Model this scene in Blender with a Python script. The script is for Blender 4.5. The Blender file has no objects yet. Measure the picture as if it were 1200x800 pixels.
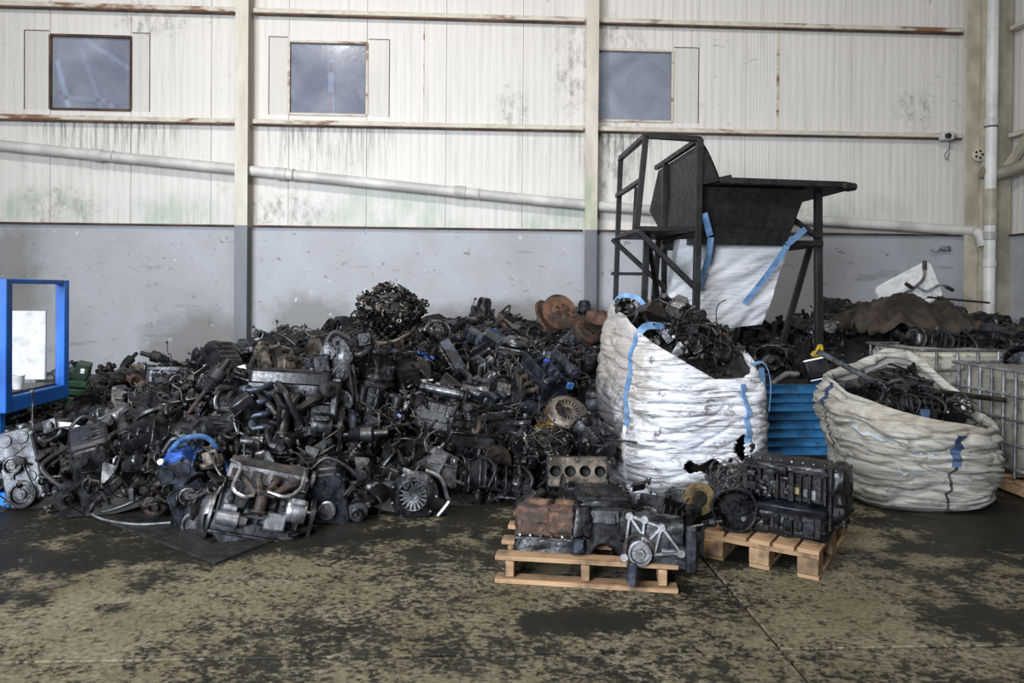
import bpy, math, random
from mathutils import Vector, Matrix, Euler, noise

# ------------------------------------------------------------------ camera
SC = bpy.context.scene
COL = SC.collection
FPX = 867.0
CAM = Vector((0.0, 0.0, 1.40))
YAW, PITCH, ROLL, SHY = math.radians(3.05), math.radians(-0.5), 0.0088, -0.0437
fwd = Vector((math.sin(YAW) * math.cos(PITCH), math.cos(YAW) * math.cos(PITCH), math.sin(PITCH)))
rt0 = Vector((math.cos(YAW), -math.sin(YAW), 0.0))
up0 = rt0.cross(fwd)
rt = rt0 * math.cos(ROLL) + up0 * math.sin(ROLL)
up = rt.cross(fwd)
cam = bpy.data.cameras.new('camera')
cam.sensor_fit = 'HORIZONTAL'
cam.sensor_width = 36.0
cam.lens = FPX / 1200 * 36
cam.shift_y = SHY
cam.clip_end = 200
cam_ob = bpy.data.objects.new('camera', cam)
R3 = Matrix((rt, up, -fwd)).transposed()
cam_ob.matrix_world = Matrix.Translation(CAM) @ R3.to_4x4()
COL.objects.link(cam_ob)
SC.camera = cam_ob

def ray(u, v):
    return (rt * ((u - 600) / FPX) + up * ((400 - v) / FPX + SHY * 1200 / FPX) + fwd)
def atY(u, v, Y):
    d = ray(u, v); return CAM + d * ((Y - CAM.y) / d.y)
def atX(u, v, X):
    d = ray(u, v); return CAM + d * ((X - CAM.x) / d.x)
def atZ(u, v, z=0.0):
    d = ray(u, v); return CAM + d * ((z - CAM.z) / d.z)
def proj(p):
    q = Vector(p) - CAM
    w = q.dot(fwd)
    return 600 + FPX * q.dot(rt) / w, 400 - FPX * (q.dot(up) / w - SHY * 1200 / FPX)

# ------------------------------------------------------------------ world, lights, exposure
w = bpy.data.worlds.new('world'); SC.world = w
w.use_nodes = True
w.node_tree.nodes['Background'].inputs[0].default_value = (0.80, 0.86, 1.0, 1)
w.node_tree.nodes['Background'].inputs[1].default_value = 0.11
SC.view_settings.view_transform = 'Standard'
SC.view_settings.look = 'None'
SC.view_settings.gamma = 1.0
SC.view_settings.exposure = 0.0
SC.view_settings.use_curve_mapping = False

def area(name, loc, target, sx, sy, power, color):
    l = bpy.data.lights.new(name, 'AREA'); l.shape = 'RECTANGLE'
    l.size, l.size_y, l.energy, l.color = sx, sy, power, color
    o = bpy.data.objects.new(name, l); COL.objects.link(o)
    o.location = loc
    o.rotation_euler = (Vector(target) - Vector(loc)).to_track_quat('-Z', 'Y').to_euler()
    return o
area('gate_daylight', (-3.8, -2.6, 2.9), (-0.6, 7.0, 1.2), 4.0, 3.2, 500, (0.84, 0.91, 1.0)).data.spread = math.radians(105)
area('high_bay_lamp', (-2.8, 2.6, 7.0), (-2.2, 7.4, 1.5), 0.7, 0.7, 250, (1.0, 0.95, 0.88))
area('high_bay_lamp.001', (1.6, 1.8, 7.0), (1.2, 6.6, 1.0), 0.7, 0.7, 150, (1.0, 0.95, 0.88))

# ------------------------------------------------------------------ materials
def nodes_of(name):
    m = bpy.data.materials.new(name); m.use_nodes = True
    nt = m.node_tree
    b = nt.nodes['Principled BSDF']
    return m, nt, b
def N(nt, t, **kw):
    n = nt.nodes.new(t)
    for k, v in kw.items():
        if k.startswith('i_'):
            n.inputs[int(k[2:])].default_value = v
        else:
            setattr(n, k, v)
    return n
def noise_n(nt, co, scale, detail=4.0, rough=0.55, dist=0.0):
    n = N(nt, 'ShaderNodeTexNoise'); n.inputs['Scale'].default_value = scale
    n.inputs['Detail'].default_value = detail; n.inputs['Roughness'].default_value = rough
    n.inputs['Distortion'].default_value = dist
    nt.links.new(co, n.inputs['Vector']); return n.outputs['Fac']
def ramp(nt, fac, a, b, ca=(0, 0, 0, 1), cb=(1, 1, 1, 1)):
    r = N(nt, 'ShaderNodeValToRGB'); e = r.color_ramp.elements
    e[0].position, e[0].color = a, ca; e[1].position, e[1].color = b, cb
    nt.links.new(fac, r.inputs[0]); return r.outputs[0]
def mixc(nt, fac, a, b, mode='MIX'):
    n = N(nt, 'ShaderNodeMix'); n.data_type = 'RGBA'; n.blend_type = mode
    for sock, val in ((n.inputs[0], fac), (n.inputs[6], a), (n.inputs[7], b)):
        if hasattr(val, 'is_output'):
            nt.links.new(val, sock)
        elif isinstance(val, (int, float)):
            sock.default_value = val
        else:
            sock.default_value = (*val, 1) if len(val) == 3 else val
    return n.outputs[2]
def mth(nt, op, a, b=None, c=None, clamp=False):
    n = N(nt, 'ShaderNodeMath', operation=op); n.use_clamp = clamp
    for i, val in enumerate((a, b, c)):
        if val is None: continue
        if hasattr(val, 'is_output'): nt.links.new(val, n.inputs[i])
        else: n.inputs[i].default_value = val
    return n.outputs[0]
def mapping(nt, co, scale=(1, 1, 1), loc=(0, 0, 0), rot=(0, 0, 0)):
    n = N(nt, 'ShaderNodeMapping'); n.inputs['Scale'].default_value = scale
    n.inputs['Location'].default_value = loc; n.inputs['Rotation'].default_value = rot
    nt.links.new(co, n.inputs['Vector']); return n.outputs[0]
def bump(nt, b, h, strength=0.3, dist=0.01):
    n = N(nt, 'ShaderNodeBump'); n.inputs['Strength'].default_value = strength
    n.inputs['Distance'].default_value = dist
    nt.links.new(h, n.inputs['Height']); nt.links.new(n.outputs[0], b.inputs['Normal'])

def grimy(name, c1, c2, r=(0.3, 0.6), metal=0.0, scale=9.0, bs=0.4, lo=0.42, hi=0.62, c3=None):
    """two-tone dirty surface, varied a little from object to object"""
    m, nt, b = nodes_of(name)
    tc = N(nt, 'ShaderNodeTexCoord'); oi = N(nt, 'ShaderNodeObjectInfo')
    cmb = N(nt, 'ShaderNodeCombineXYZ')
    off = mth(nt, 'MULTIPLY', oi.outputs['Random'], 37.0)
    nt.links.new(off, cmb.inputs[0]); nt.links.new(off, cmb.inputs[1])
    ad = N(nt, 'ShaderNodeVectorMath', operation='ADD')
    nt.links.new(tc.outputs['Object'], ad.inputs[0]); nt.links.new(cmb.outputs[0], ad.inputs[1])
    co = ad.outputs[0]
    n1 = noise_n(nt, co, scale, 5.0, 0.6)
    col = mixc(nt, ramp(nt, n1, lo, hi), c1, c2)
    n2 = noise_n(nt, co, scale * 4.5, 3.0, 0.6)
    if c3:
        col = mixc(nt, ramp(nt, n2, 0.56, 0.66), col, c3)
    k = mth(nt, 'MULTIPLY_ADD', oi.outputs['Random'], 0.7, 0.65)
    hv = N(nt, 'ShaderNodeHueSaturation'); nt.links.new(k, hv.inputs['Value']); nt.links.new(col, hv.inputs['Color'])
    nt.links.new(hv.outputs[0], b.inputs['Base Color'])
    rr = N(nt, 'ShaderNodeMapRange'); nt.links.new(n2, rr.inputs[0])
    rr.inputs[1].default_value, rr.inputs[2].default_value = 0.3, 0.7
    rr.inputs[3].default_value, rr.inputs[4].default_value = r
    nt.links.new(rr.outputs[0], b.inputs['Roughness'])
    b.inputs['Metallic'].default_value = metal
    if bs: bump(nt, b, n2, bs, 0.006)
    return m

M = {}
M['cast_black'] = grimy('greasy_black_iron', (0.006, 0.006, 0.007), (0.030, 0.030, 0.033), (0.2, 0.6), 0.45)
M['cast_grey'] = grimy('dirty_grey_casting', (0.011, 0.012, 0.013), (0.062, 0.064, 0.072), (0.25, 0.6), 0.55)
M['cast_brown'] = grimy('greasy_brown_iron', (0.008, 0.0065, 0.005), (0.036, 0.028, 0.022), (0.35, 0.7), 0.3)
M['cast_blue'] = grimy('bluish_black_casting', (0.008, 0.010, 0.014), (0.045, 0.053, 0.075), (0.25, 0.55), 0.45)
M['alu'] = grimy('dull_aluminium', (0.05, 0.05, 0.053), (0.30, 0.30, 0.315), (0.3, 0.55), 0.8, 7.0, 0.35, 0.35, 0.65)
M['alu_mid'] = grimy('grey_aluminium', (0.03, 0.031, 0.034), (0.155, 0.16, 0.175), (0.35, 0.6), 0.6, 7.0, 0.4, 0.35, 0.65)
M['alu_dark'] = grimy('oily_aluminium', (0.009, 0.009, 0.010), (0.085, 0.087, 0.096), (0.22, 0.5), 0.7, 8.0)
M['alu_tan'] = grimy('tan_stained_aluminium', (0.04, 0.033, 0.027), (0.24, 0.20, 0.165), (0.35, 0.6), 0.6, 8.0)
M['steel'] = grimy('worn_steel', (0.018, 0.018, 0.019), (0.15, 0.15, 0.155), (0.22, 0.5), 0.85, 10.0, 0.3)
M['bright'] = grimy('bright_machined_steel', (0.30, 0.30, 0.30), (0.75, 0.74, 0.71), (0.18, 0.4), 0.9, 12.0, 0.15)
M['rubber'] = grimy('black_rubber', (0.006, 0.006, 0.007), (0.017, 0.017, 0.019), (0.35, 0.6), 0.0, 14.0, 0.2)
M['plastic'] = grimy('black_plastic', (0.007, 0.007, 0.008), (0.024, 0.024, 0.028), (0.25, 0.5), 0.0, 10.0, 0.2)
M['rust'] = grimy('rust', (0.032, 0.019, 0.013), (0.125, 0.062, 0.036), (0.6, 0.9), 0.1, 9.0, 0.6, c3=(0.03, 0.022, 0.018))
M['rust_dark'] = grimy('dark_rust', (0.010, 0.008, 0.006), (0.045, 0.028, 0.020), (0.5, 0.85), 0.15, 10.0, 0.5)
M['brass'] = grimy('tarnished_brass_disc', (0.10, 0.075, 0.035), (0.30, 0.22, 0.11), (0.4, 0.6), 0.6, 9.0, 0.2)
M['white_plastic'] = grimy('stained_white_plastic', (0.55, 0.55, 0.54), (0.80, 0.80, 0.79), (0.35, 0.55), 0.0, 14.0, 0.1, 0.3, 0.5)
M['blue_plastic'] = grimy('blue_plastic', (0.01, 0.035, 0.16), (0.02, 0.09, 0.40), (0.3, 0.5), 0.0, 14.0, 0.1)
M['blue_hose'] = grimy('blue_hose_rubber', (0.02, 0.06, 0.15), (0.07, 0.16, 0.34), (0.35, 0.5), 0.0, 14.0, 0.1)
M['green_plastic'] = grimy('green_plastic', (0.008, 0.03, 0.014), (0.018, 0.07, 0.028), (0.4, 0.6), 0.0, 10.0, 0.1)
M['yellow'] = grimy('yellow_plastic', (0.35, 0.22, 0.01), (0.75, 0.50, 0.02), (0.35, 0.55), 0.0, 20.0, 0.1)
M['gold'] = grimy('gold_stained_steel', (0.10, 0.06, 0.015), (0.42, 0.28, 0.08), (0.3, 0.5), 0.7, 18.0, 0.2)
M['wire'] = grimy('black_wire', (0.012, 0.012, 0.012), (0.05, 0.05, 0.05), (0.35, 0.55), 0.0, 14.0, 0.0)
M['soot'] = grimy('oil_soaked_scrap', (0.006, 0.006, 0.006), (0.022, 0.020, 0.018), (0.45, 0.85), 0.1, 12.0, 0.8)  # oily scrap colour, also standing in for shade in bores and gaps
M['shard'] = grimy('small_metal_scrap', (0.009, 0.009, 0.009), (0.085, 0.083, 0.08), (0.25, 0.6), 0.6, 6.0, 0.3, 0.5, 0.72)
M['black_paint'] = grimy('black_painted_steel', (0.006, 0.006, 0.0065), (0.016, 0.016, 0.017), (0.4, 0.65), 0.1, 5.0, 0.15)
M['wood'] = None
M['blue_paint'] = grimy('bright_blue_paint', (0.005, 0.085, 0.38), (0.012, 0.16, 0.62), (0.35, 0.5), 0.0, 3.0, 0.05, 0.3, 0.6)
M['galv'] = grimy('galvanised_tube', (0.14, 0.145, 0.15), (0.30, 0.305, 0.31), (0.45, 0.6), 0.5, 12.0, 0.1)
M['brown_cloth'] = grimy('dusty_brown_cloth', (0.014, 0.010, 0.007), (0.055, 0.040, 0.027), (0.75, 0.95), 0.0, 4.0, 0.8)

# ------------------------------------------------------------------ mesh builder
def frame(o, z, x=None):
    z = Vector(z).normalized()
    if x is None:
        x = Vector((1, 0, 0)) if abs(z.x) < 0.9 else Vector((0, 1, 0))
    y = z.cross(Vector(x)).normalized(); x = y.cross(z)
    m = Matrix((x, y, z)).transposed().to_4x4(); m.translation = Vector(o); return m

def catmull(pts, n=6):
    P = [Vector(p) for p in pts]
    if len(P) < 3:
        return [P[0].lerp(P[-1], i / n) for i in range(n + 1)]
    P = [P[0] * 2 - P[1]] + P + [P[-1] * 2 - P[-2]]
    out = []
    for i in range(1, len(P) - 2):
        a, b, c, d = P[i - 1:i + 3]
        for k in range(n):
            t = k / n
            out.append(0.5 * (2 * b + (c - a) * t + (2 * a - 5 * b + 4 * c - d) * t * t + (3 * b - 3 * c + d - a) * t ** 3))
    out.append(P[-2]); return out

class MB:
    def __init__(s, xf=None):
        s.v, s.f, s.xf = [], [], xf
    def add(s, vs, fs):
        n = len(s.v)
        if s.xf is not None: vs = [s.xf @ Vector(p) for p in vs]
        s.v.extend(tuple(p) for p in vs); s.f.extend(tuple(i + n for i in f) for f in fs)
        return s
    def box(s, c, d, b=0.0, R=None):
        hx, hy, hz = d[0] / 2, d[1] / 2, d[2] / 2
        c = Vector(c)
        if b <= 0:
            vs = [Vector((x, y, z)) for x in (-hx, hx) for y in (-hy, hy) for z in (-hz, hz)]
            fs = [(0, 1, 3, 2), (4, 6, 7, 5), (0, 4, 5, 1), (2, 3, 7, 6), (0, 2, 6, 4), (1, 5, 7, 3)]
        else:
            b = min(b, hx * .9, hy * .9, hz * .9)
            vs, idx = [], {}
            for sx in (-1, 1):
                for sy in (-1, 1):
                    for sz in (-1, 1):
                        for a in range(3):
                            p = [sx * (hx - b), sy * (hy - b), sz * (hz - b)]
                            p[a] = (sx * hx, sy * hy, sz * hz)[a]
                            idx[(sx, sy, sz, a)] = len(vs); vs.append(Vector(p))
            fs = []
            for a in range(3):
                o = [i for i in range(3) if i != a]
                for sg in (-1, 1):
                    q = []
                    for p, r in ((-1, -1), (1, -1), (1, 1), (-1, 1)):
                        k = [0, 0, 0]; k[a] = sg; k[o[0]] = p; k[o[1]] = r
                        q.append(idx[(*k, a)])
                    flip = (sg < 0) != (a == 1)
                    fs.append(tuple(reversed(q)) if flip else tuple(q))
            for a in range(3):
                o = [i for i in range(3) if i != a]
                for p in (-1, 1):
                    for r in (-1, 1):
                        q = []
                        for sg in (-1, 1):
                            k = [0, 0, 0]; k[a] = sg; k[o[0]] = p; k[o[1]] = r
                            q.append((idx[(*k, o[0])], idx[(*k, o[1])]))
                        f = (q[0][0], q[1][0], q[1][1], q[0][1])
                        s._orient(vs, f, fs)
            for sx in (-1, 1):
                for sy in (-1, 1):
                    for sz in (-1, 1):
                        s._orient(vs, tuple(idx[(sx, sy, sz, a)] for a in range(3)), fs)
        if R is not None:
            R = R.to_3x3() if isinstance(R, Matrix) else Euler(R).to_matrix()
            vs = [R @ p for p in vs]
        return s.add([p + c for p in vs], fs)
    @staticmethod
    def _orient(vs, f, fs):
        a, b, c = vs[f[0]], vs[f[1]], vs[f[2]]
        n = (b - a).cross(c - a)
        fs.append(f if n.dot(a + b + c) > 0 else tuple(reversed(f)))
    def lathe(s, prof, o=(0, 0, 0), ax=(0, 0, 1), n=20, cap=True, lobes=None):
        m = frame(o, ax); vs, fs = [], []
        for r, h in prof:
            for k in range(n):
                a = 2 * math.pi * k / n
                q = r * (lobes(a) if lobes else 1)
                vs.append(m @ Vector((q * math.cos(a), q * math.sin(a), h)))
        for i in range(len(prof) - 1):
            for k in range(n):
                k2 = (k + 1) % n
                fs.append((i * n + k, i * n + k2, (i + 1) * n + k2, (i + 1) * n + k))
        if cap:
            if prof[0][0] > 1e-5: fs.append(tuple(reversed(range(n))))
            if prof[-1][0] > 1e-5: fs.append(tuple(range((len(prof) - 1) * n, len(prof) * n)))
        return s.add(vs, fs)
    def cyl(s, p0, p1, r, r1=None, n=12, b=0.0):
        p0, p1 = Vector(p0), Vector(p1); d = (p1 - p0); L = d.length
        r1 = r if r1 is None else r1
        pr = [(r, 0), (r1, L)] if b <= 0 else [(r - b, 0), (r, b), (r1, L - b), (r1 - b, L)]
        return s.lathe(pr, p0, d, n)
    def tube(s, pts, r, n=7, closed=False):
        P = [Vector(p) for p in pts]; vs, fs = [], []
        rr = r if isinstance(r, (list, tuple)) else [r] * len(P)
        ref = None
        for i, p in enumerate(P):
            if closed: t = P[(i + 1) % len(P)] - P[i - 1]
            else: t = P[min(i + 1, len(P) - 1)] - P[max(i - 1, 0)]
            if t.length < 1e-9: t = Vector((0, 0, 1))
            t.normalize()
            if ref is None: ref = Vector((0, 0, 1)) if abs(t.z) < 0.9 else Vector((1, 0, 0))
            a = (ref - t * ref.dot(t))
            if a.length < 1e-6: a = t.orthogonal()
            a.normalize(); ref = a; bb = t.cross(a)
            for k in range(n):
                w_ = 2 * math.pi * k / n
                vs.append(p + (a * math.cos(w_) + bb * math.sin(w_)) * rr[i])
        m = len(P)
        for i in range(m if closed else m - 1):
            j = (i + 1) % m
            for k in range(n):
                k2 = (k + 1) % n
                fs.append((i * n + k, i * n + k2, j * n + k2, j * n + k))
        if not closed:
            fs.append(tuple(reversed(range(n)))); fs.append(tuple(range((m - 1) * n, m * n)))
        return s.add(vs, fs)
    def torus(s, o, ax, R, r, n=18, k=7, sx=1.0, sy=1.0):
        m = frame(o, ax)
        return s.tube([m @ Vector((R * sx * math.cos(2 * math.pi * i / n), R * sy * math.sin(2 * math.pi * i / n), 0)) for i in range(n)], r, k, True)
    def prism(s, poly, h0, h1, m=None, b=0.0):
        """polygon (ccw, xy) extruded from h0 to h1, chamfer b on the h1 rim"""
        m = m or Matrix()
        n = len(poly); c = Vector((sum(p[0] for p in poly) / n, sum(p[1] for p in poly) / n))
        rings = [[(p[0], p[1], h0) for p in poly]]
        if b > 0:
            rings.append([(p[0], p[1], h1 - b) for p in poly])
            ins = []
            for i, p in enumerate(poly):
                a, d = Vector(poly[i - 1]), Vector(poly[(i + 1) % n]); q = Vector(p)
                e1 = (q - a).normalized(); e2 = (d - q).normalized()
                nn = Vector((-(e1.y + e2.y), e1.x + e2.x))
                nn = nn.normalized() if nn.length > 1e-6 else (c - q).normalized()
                ins.append((p[0] + nn.x * b, p[1] + nn.y * b, h1))
            rings.append(ins)
        else:
            rings.append([(p[0], p[1], h1) for p in poly])
        vs = [m @ Vector(p) for r in rings for p in r]; fs = []
        for i in range(len(rings) - 1):
            for k in range(n):
                k2 = (k + 1) % n
                fs.append((i * n + k, i * n + k2, (i + 1) * n + k2, (i + 1) * n + k))
        fs.append(tuple(reversed(range(n)))); fs.append(tuple(range((len(rings) - 1) * n, len(rings) * n)))
        return s.add(vs, fs)
    def lump(s, c, d, seed=0, amp=.012, n=7, fr=16.0, R=None):
        """box-like casting with a knobbly skin"""
        idx, vs, fs = {}, [], []
        def vid(q):
            if q not in idx:
                p = Vector([2 * a / n - 1 for a in q]); b = max(abs(a) for a in p)
                p = p * (1 - .10 * (sorted(abs(a) for a in p)[1] ** 4))
                p = Vector((p.x * d[0] / 2, p.y * d[1] / 2, p.z * d[2] / 2))
                nn = p.normalized(); k = (p + Vector((seed * 3.1, 0, 0))) * fr
                p = p + nn * amp * (noise.noise(k) * 1.3 + .9 * (1 - 2.4 * abs(noise.noise(k * 1.9))))
                idx[q] = len(vs); vs.append(p)
            return idx[q]
        for a in range(3):
            o = [i for i in range(3) if i != a]
            for side in (0, n):
                for i in range(n):
                    for j in range(n):
                        q = []
                        for p_, r_ in ((i, j), (i + 1, j), (i + 1, j + 1), (i, j + 1)):
                            k = [0, 0, 0]; k[a] = side; k[o[0]] = p_; k[o[1]] = r_; q.append(vid(tuple(k)))
                        fs.append(tuple(q) if (side > 0) != (a == 1) else tuple(reversed(q)))
        if R is not None: vs = [Euler(R).to_matrix() @ p for p in vs]
        return s.add([p + Vector(c) for p in vs], fs)
    def bolt(s, p, ax, r=0.008, h=0.008):
        return s.lathe([(r, 0), (r, h), (r * .8, h * 1.2)], p, ax, 6)
    def bar(s, a, b, w=0.05, h=None, up=(0, 0, 1), bev=0.004):
        a, b = Vector(a), Vector(b); d = b - a; h = h or w
        z = d.normalized(); u = Vector(up)
        if abs(z.dot(u)) > 0.97: u = Vector((0, 1, 0))
        m = frame((a + b) / 2, z, z.cross(u).cross(z) if False else u.cross(z))
        return s.box((a + b) / 2, (w, h, d.length), bev, m)
    def mesh(s, name, sharp=38):
        me = bpy.data.meshes.new(name)
        me.from_pydata(s.v, [], s.f)
        me.validate(clean_customdata=False)
        me.polygons.foreach_set('use_smooth', [True] * len(me.polygons))
        me.set_sharp_from_angle(angle=math.radians(sharp))
        me.materials.append(None)
        return me
    def build(s, name, mat, parent=None, sharp=38):
        return link(name, s.mesh(name, sharp), mat, parent)

def link(name, me, mat, parent=None):
    o = bpy.data.objects.new(name, me); COL.objects.link(o)
    if parent is not None: o.parent = parent
    if mat is not None:
        sl = o.material_slots[0]; sl.link = 'OBJECT'; sl.material = mat
    return o
def tag(o, label, cat, group=None, kind=None):
    o['label'] = label; o['category'] = cat
    if group: o['group'] = group
    if kind: o['kind'] = kind
    return o
def struct(o, label=None, cat=None):
    o['kind'] = 'structure'
    if label: o['label'] = label
    if cat: o['category'] = cat
    return o
def empty(name, loc=(0, 0, 0), rot=(0, 0, 0), sc=1.0):
    o = bpy.data.objects.new(name, None); COL.objects.link(o)
    o.empty_display_size = 0.1
    o.location = loc; o.rotation_euler = rot; o.scale = (sc, sc, sc); return o
# ================================================================== THE SETTING
WY = 9.1                      # face of the back wall
XR = 6.72                     # face of the right wall
ZB, ZM, ZT = 2.14, 3.40, 4.73  # flashing, middle rail, upper rail

def pos(nt):
    return N(nt, 'ShaderNodeNewGeometry').outputs['Position']
def sep(nt, co):
    n = N(nt, 'ShaderNodeSeparateXYZ'); nt.links.new(co, n.inputs[0]); return n.outputs
def blob(nt, xyz, c, r, axes=(0, 2), wob=None):
    """soft stain mask around a point of the wall or floor: 1 inside"""
    a = mth(nt, 'DIVIDE', mth(nt, 'SUBTRACT', xyz[axes[0]], c[0]), r[0])
    b = mth(nt, 'DIVIDE', mth(nt, 'SUBTRACT', xyz[axes[1]], c[1]), r[1])
    d = mth(nt, 'SQRT', mth(nt, 'ADD', mth(nt, 'MULTIPLY', a, a), mth(nt, 'MULTIPLY', b, b)))
    if wob is not None: d = mth(nt, 'ADD', d, wob)
    return mth(nt, 'SUBTRACT', 1.0, mth(nt, 'SMOOTHSTEP', d, 0.55, 1.25) if False else ramp(nt, d, 0.5, 1.0), clamp=True)
def vmax(nt, *a):
    r = a[0]
    for x in a[1:]: r = mth(nt, 'MAXIMUM', r, x)
    return r

# painted sheet metal of the upper wall
def mat_panel():
    m, nt, b = nodes_of('cream_sheet_metal')
    P = pos(nt); xyz = sep(nt, P)
    base = mixc(nt, noise_n(nt, mapping(nt, P, (1, 1, 0.25)), 1.3, 4), (0.73, 0.695, 0.65), (0.63, 0.60, 0.56))
    streak = noise_n(nt, mapping(nt, P, (9, 9, 0.35)), 2.2, 5, 0.65)
    col = mixc(nt, mth(nt, 'MULTIPLY', ramp(nt, streak, 0.52, 0.80), 0.45), base, (0.30, 0.28, 0.24))
    scuff = noise_n(nt, mapping(nt, P, (2.2, 2.2, 4.0), rot=(0, 0.3, 0)), 2.6, 7, 0.72, 1.2)
    big = noise_n(nt, P, 0.55, 2)
    sc = mth(nt, 'MULTIPLY', ramp(nt, scuff, 0.60, 0.68), ramp(nt, big, 0.45, 0.62))
    col = mixc(nt, mth(nt, 'MULTIPLY', sc, 0.55), col, (0.10, 0.095, 0.085))
    # black dribbles below the rails, strongest under the windows
    drib = noise_n(nt, mapping(nt, P, (14, 14, 0.8)), 1.6, 4, 0.7)
    f1 = ramp(nt, mth(nt, 'DIVIDE', mth(nt, 'SUBTRACT', ZM - 0.05, xyz[2]), 0.75), 0.0, 1.0, (1, 1, 1, 1), (0, 0, 0, 1))
    below = mth(nt, 'LESS_THAN', xyz[2], ZM)
    win = vmax(nt, blob(nt, xyz, (-4.35, 3.3), (1.1, 0.9)), blob(nt, xyz, (-1.75, 3.3), (1.0, 1.0)), blob(nt, xyz, (1.75, 3.3), (0.7, 1.2)))
    dm = mth(nt, 'MULTIPLY', mth(nt, 'MULTIPLY', ramp(nt, drib, 0.46, 0.62), f1), mth(nt, 'MULTIPLY', below, win))
    col = mixc(nt, mth(nt, 'MULTIPLY', dm, 0.8), col, (0.09, 0.082, 0.07))
    # dirty corners by the columns
    wob = mth(nt, 'MULTIPLY', mth(nt, 'SUBTRACT', scuff, 0.5), 2.2)
    cor = vmax(nt, blob(nt, xyz, (1.75, 4.4), (0.55, 0.5), wob=wob), blob(nt, xyz, (1.75, 3.2), (0.45, 0.9), wob=wob),
               blob(nt, xyz, (-3.9, 4.62), (0.5, 0.25), wob=wob), blob(nt, xyz, (0.45, 3.65), (0.25, 0.3), wob=wob),
               blob(nt, xyz, (1.25, 4.2), (0.35, 0.7), wob=wob), blob(nt, xyz, (-5.0, 2.3), (0.6, 0.35), wob=wob),
               blob(nt, xyz, (-2.2, 2.3), (0.7, 0.3), wob=wob), blob(nt, xyz, (5.6, 3.75), (0.3, 0.3), wob=wob))
    cor = mth(nt, 'MULTIPLY', cor, ramp(nt, noise_n(nt, mapping(nt, P, (4, 4, 2.2)), 2.6, 7, 0.75), 0.46, 0.64))
    col = mixc(nt, mth(nt, 'MULTIPLY', cor, 0.6), col, (0.13, 0.12, 0.10))
    # green algae just above the flashing
    g = vmax(nt, blob(nt, xyz, (-5.1, 2.3), (0.9, 0.35)), blob(nt, xyz, (-0.9, 2.32), (1.6, 0.45)), blob(nt, xyz, (1.0, 2.3), (0.7, 0.35)),
             blob(nt, xyz, (4.6, 2.42), (1.1, 0.35)), blob(nt, xyz, (-3.6, 2.3), (0.7, 0.3)))
    gm = mth(nt, 'MULTIPLY', g, ramp(nt, noise_n(nt, mapping(nt, P, (2, 2, 1.2)), 1.6, 5, 0.65), 0.40, 0.66))
    col = mixc(nt, mth(nt, 'MULTIPLY', gm, 0.5), col, (0.22, 0.36, 0.26))
    nt.links.new(col, b.inputs['Base Color']); b.inputs['Roughness'].default_value = 0.55
    bump(nt, b, noise_n(nt, P, 3.0, 3), 0.12, 0.02)
    return m
M['panel'] = mat_panel()

def mat_grey_wall():
    m, nt, b = nodes_of('grey_painted_render')
    P = pos(nt); xyz = sep(nt, P)
    n1 = noise_n(nt, P, 1.1, 5, 0.6)
    col = mixc(nt, ramp(nt, n1, 0.35, 0.68), (0.41, 0.425, 0.46), (0.33, 0.335, 0.35))
    wob = mth(nt, 'MULTIPLY', mth(nt, 'SUBTRACT', noise_n(nt, P, 2.4, 6, 0.65), 0.5), 1.4)
    soil = vmax(nt, blob(nt, xyz, (-3.3, 0.75), (0.75, 0.45), wob=wob), blob(nt, xyz, (-2.0, 1.05), (0.62, 0.38), wob=wob),
                blob(nt, xyz, (0.1, 1.05), (0.8, 0.25), wob=wob), blob(nt, xyz, (0.8, 1.1), (1.6, 0.22), wob=wob),
                blob(nt, xyz, (-5.5, 1.5), (0.5, 0.9), wob=wob), blob(nt, xyz, (2.6, 0.8), (1.2, 0.5), wob=wob))
    col = mixc(nt, mth(nt, 'MULTIPLY', soil, 0.6), col, (0.135, 0.122, 0.098))
    sp = noise_n(nt, mapping(nt, P, (1, 1, 1.6)), 8.0, 6, 0.7, 0.6)
    col = mixc(nt, mth(nt, 'MULTIPLY', ramp(nt, sp, 0.62, 0.67), 0.7), col, (0.07, 0.07, 0.072))
    wsp = noise_n(nt, mapping(nt, P, (1, 1, 1), loc=(5, 2, 3)), 9.0, 5, 0.65)
    col = mixc(nt, ramp(nt, wsp, 0.66, 0.69), col, (0.55, 0.56, 0.57))
    scr = noise_n(nt, mapping(nt, P, (1, 1, 7)), 0.9, 5, 0.7)
    col = mixc(nt, mth(nt, 'MULTIPLY', ramp(nt, scr, 0.62, 0.66), 0.35), col, (0.12, 0.12, 0.12))
    nt.links.new(col, b.inputs['Base Color']); b.inputs['Roughness'].default_value = 0.6
    bump(nt, b, noise_n(nt, P, 6.0, 6), 0.25, 0.02)
    return m
M['grey_wall'] = mat_grey_wall()

def mat_column():
    """cream steel section, painted grey below the flashing"""
    m, nt, b = nodes_of('column_paint')
    P = pos(nt); xyz = sep(nt, P)
    n1 = noise_n(nt, mapping(nt, P, (3, 3, 0.8)), 2.0, 5, 0.65)
    cream = mixc(nt, ramp(nt, n1, 0.35, 0.7), (0.66, 0.61, 0.51), (0.48, 0.43, 0.345))
    gm = mth(nt, 'MULTIPLY', blob(nt, xyz, (1.43, 2.3), (0.6, 0.55)), ramp(nt, n1, 0.35, 0.55))
    cream = mixc(nt, mth(nt, 'MULTIPLY', gm, 0.6), cream, (0.25, 0.36, 0.20))
    grey = mixc(nt, ramp(nt, n1, 0.35, 0.7), (0.17, 0.18, 0.20), (0.12, 0.125, 0.14))
    isg = mth(nt, 'LESS_THAN', xyz[2], ZB)
    nt.links.new(mixc(nt, isg, cream, grey), b.inputs['Base Color']); b.inputs['Roughness'].default_value = 0.5
    return m
M['column'] = mat_column()

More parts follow.
